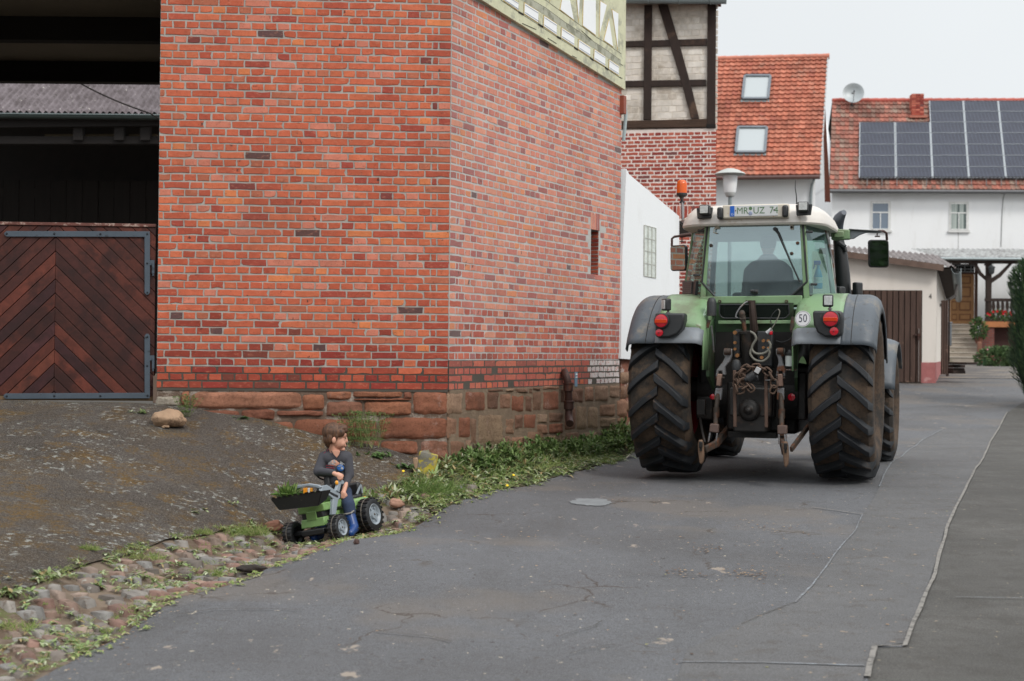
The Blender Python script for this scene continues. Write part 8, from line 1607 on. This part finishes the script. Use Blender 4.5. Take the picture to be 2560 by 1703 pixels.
plant('grass_tuft', 'grass tuft in the lower gutter near the left edge of the picture', 40, 1572, 'g', .7, spread=.06, n_=9)
plant('grass_tuft', 'upright grass tuft between cobbles and road below the large tuft', 552, 1440, 'g', .6, spread=.03, n_=5)
plant('grass_tuft', 'long-bladed grass clump leaning over the verge right of the toy tractor', 1075, 1235, 'g', 2.1, spread=.14, n_=26, pal=[(110, 140, 70), (96, 126, 60), (140, 158, 96)])
plant('weed', 'broad-leaved weed at the top edge of the gutter on the far left', 118, 1442, 'w', .9, spread=.06, n_=6)
plant('weed', 'dark leafy weed in the centre of the wide left gutter', 247, 1466, 'w', .75, spread=.04, n_=4)
plant('weed', 'pale leafy weed at the very left edge where driveway meets gutter', 16, 1484, 'w', .9, spread=.06, n_=5)
plant('weed', 'flat green weed growing at the foot of the wooden gate', 345, 1030, 'w', .7, spread=.05, n_=6)
plant('weed', 'dark green weed growing at the foot of the brick front wall', 612, 1046, 'w', .8, spread=.06, n_=6, pal=[(76, 104, 60), (92, 122, 70)])
plant('weed', 'long strip of low weeds on the driveway above the gutter', 490, 1280, 'w', .7, spread=.12, n_=9)
plant('weed', 'small weed patch on the slope just left of the toy tractor bucket', 570, 1258, 'w', .5, spread=.09, n_=6)
plant('wall_plant', 'wispy tall plant beside the boulder at the end of the wall', 462, 1042, 'f', .7, spread=.04, n_=5)
plant('wall_plant', 'wispy plant growing from the wall foot behind the boy', 900, 1118, 'f', 1.15, spread=.10, n_=14)
plant('weed', 'leafy weed at the wall foot right behind the boy', 935, 1140, 'w', 1.0, spread=.10, n_=12, pal=[(92, 122, 70), (112, 140, 84)])
plant('weed', 'dark clump of leaves left of the stone bollard', 1020, 1170, 'w', 1.1, spread=.10, n_=16, pal=[(76, 104, 60), (92, 122, 70), (104, 134, 78)])
# dandelions
FLY = pm('dandelion_yellow', srgb(240, 200, 30, .9), .6)
dl = [('yellow dandelion standing against the dark stone footing', 1364, 1102), ('yellow dandelion in the verge below the drain pipe stones', 1284, 1191), ('yellow dandelion close to the road edge of the verge', 1268, 1217), ('yellow dandelion left of the stone bollard', 1008, 1181), ('yellow dandelion just behind the toy tractor rear wheel', 902, 1232), ('yellow dandelion nearest to the big tractor wheel', 1446, 1094)]
for lb_, px, py in dl:
    g_ = gpt(px, py + 14, 0); t_ = thing('dandelion', lb_, 'flower', loc=tuple(g_), group='dandelions along the wall'); hz_ = 14 * g_.y / F + .01; m = MB(); m.lathe([(0, .008), (.011, .007), (.014, .002), (.006, -.004), (0, -.006)], (0, 0, hz_), (.1, -.6, .8), 12); m.build('flower_head', FLY, t_); m = MB(); m.tube([(0, 0, 0), (.004, 0, hz_ * .5), (0, 0, hz_)], .0025, 5, col=(.12, .2, .07, 0)); m.build('stem', LEAFM, t_, fix=False)
# litter on the road
lt_ = MB()
def flake(X, Y, s_, col):
    a = rng.uniform(0, 6.28); p_ = V(X, Y, gz(X, Y) + .010); lt_.add([p_ + V(math.cos(a + q) * s_ * rng.uniform(.5, 1), math.sin(a + q) * s_ * rng.uniform(.5, 1), rng.uniform(0, s_ * .3)) for q in (0, 1.3, 2.4, 3.5, 4.9)], [(0, 1, 2, 3, 4)], 0, (*srgb(*col, .8)[:3], 0))
BRC = [(172, 140, 104), (120, 88, 62), (190, 164, 130), (96, 72, 54), (150, 150, 96), (200, 180, 150)]
for _ in range(420):
    Y = rng.uniform(6, 20); X = rng.uniform(lerpx(L2, Y), lerpx(L3, Y)); flake(X, Y, rng.uniform(.004, .014), rng.choice(BRC))
for (px, py, n_, sx_, sy_) in ((1870, 1436, 90, .10, .14), (1770, 1372, 50, .07, .15), (1915, 1320, 55, .14, .18), (1705, 1436, 36, .08, .12), (1960, 1376, 30, .16, .35), (1560, 1250, 16, .08, .1), (1240, 1340, 20, .3, .5)):
    g_ = gpt(px, py)
    for _ in range(n_): flake(g_.x + rng.gauss(0, sx_), g_.y + rng.gauss(0, sy_), rng.uniform(.005, .016), rng.choice(BRC[:4]))
for _ in range(260): Y = rng.uniform(6, 14); X = lerpx(L2, Y) + abs(rng.gauss(0, .12)); flake(X, Y, rng.uniform(.004, .012), rng.choice(BRC))
o = lt_.build('leaf_litter', LEAFM, fix=False, smooth=0); o['kind'] = 'stuff'; o['label'] = 'scattered dry leaf bits and crumbs on the asphalt'; o['category'] = 'litter'
# --- unseen shed and hedge added to darken reflections in cab glass and mirrors
sd2 = thing('added_shed', 'unseen grey shed added behind the camera to darken the tractor rear window reflection', 'shed', loc=(-14, -22, -1)); m = MB(); m.box((0, 0, 2.2), (30, 8, 5.4)); m.prism([V(-15.5, 4.4, 4.9), V(-15.5, -4.4, 4.9), V(-15.5, 0, 6.0)], V(31, 0, 0)); m.build('wall', pm('added_shed_dark', srgb(70, 72, 74, .7), .9, var=.2, vs_=.5), sd2)
hg = thing('hedge', 'unseen tall dark hedge added to darken the right tractor mirror and pavement', 'hedge', loc=(8.6, -2, -.4)); m = MB(); m.box((0, 0, 2.3), (1.0, 24, 4.6)); m.build('inner_twigs', pm('added_hedge_core', srgb(40, 54, 34, .8), .95, var=.4, vs_=3), hg); m = MB()
for _ in range(3500): p_ = V(-.55 + rng.uniform(-.12, .1), rng.uniform(-12, 12), rng.uniform(0, 4.8)); quadleaf(m, p_, V(-1, 0, .4) + rdir() * .7, rdir(), .16, .09, greencol([(74, 100, 58), (58, 84, 48)]), .2, 2)
m.build('foliage', LEAFM, hg, fix=False, smooth=0)
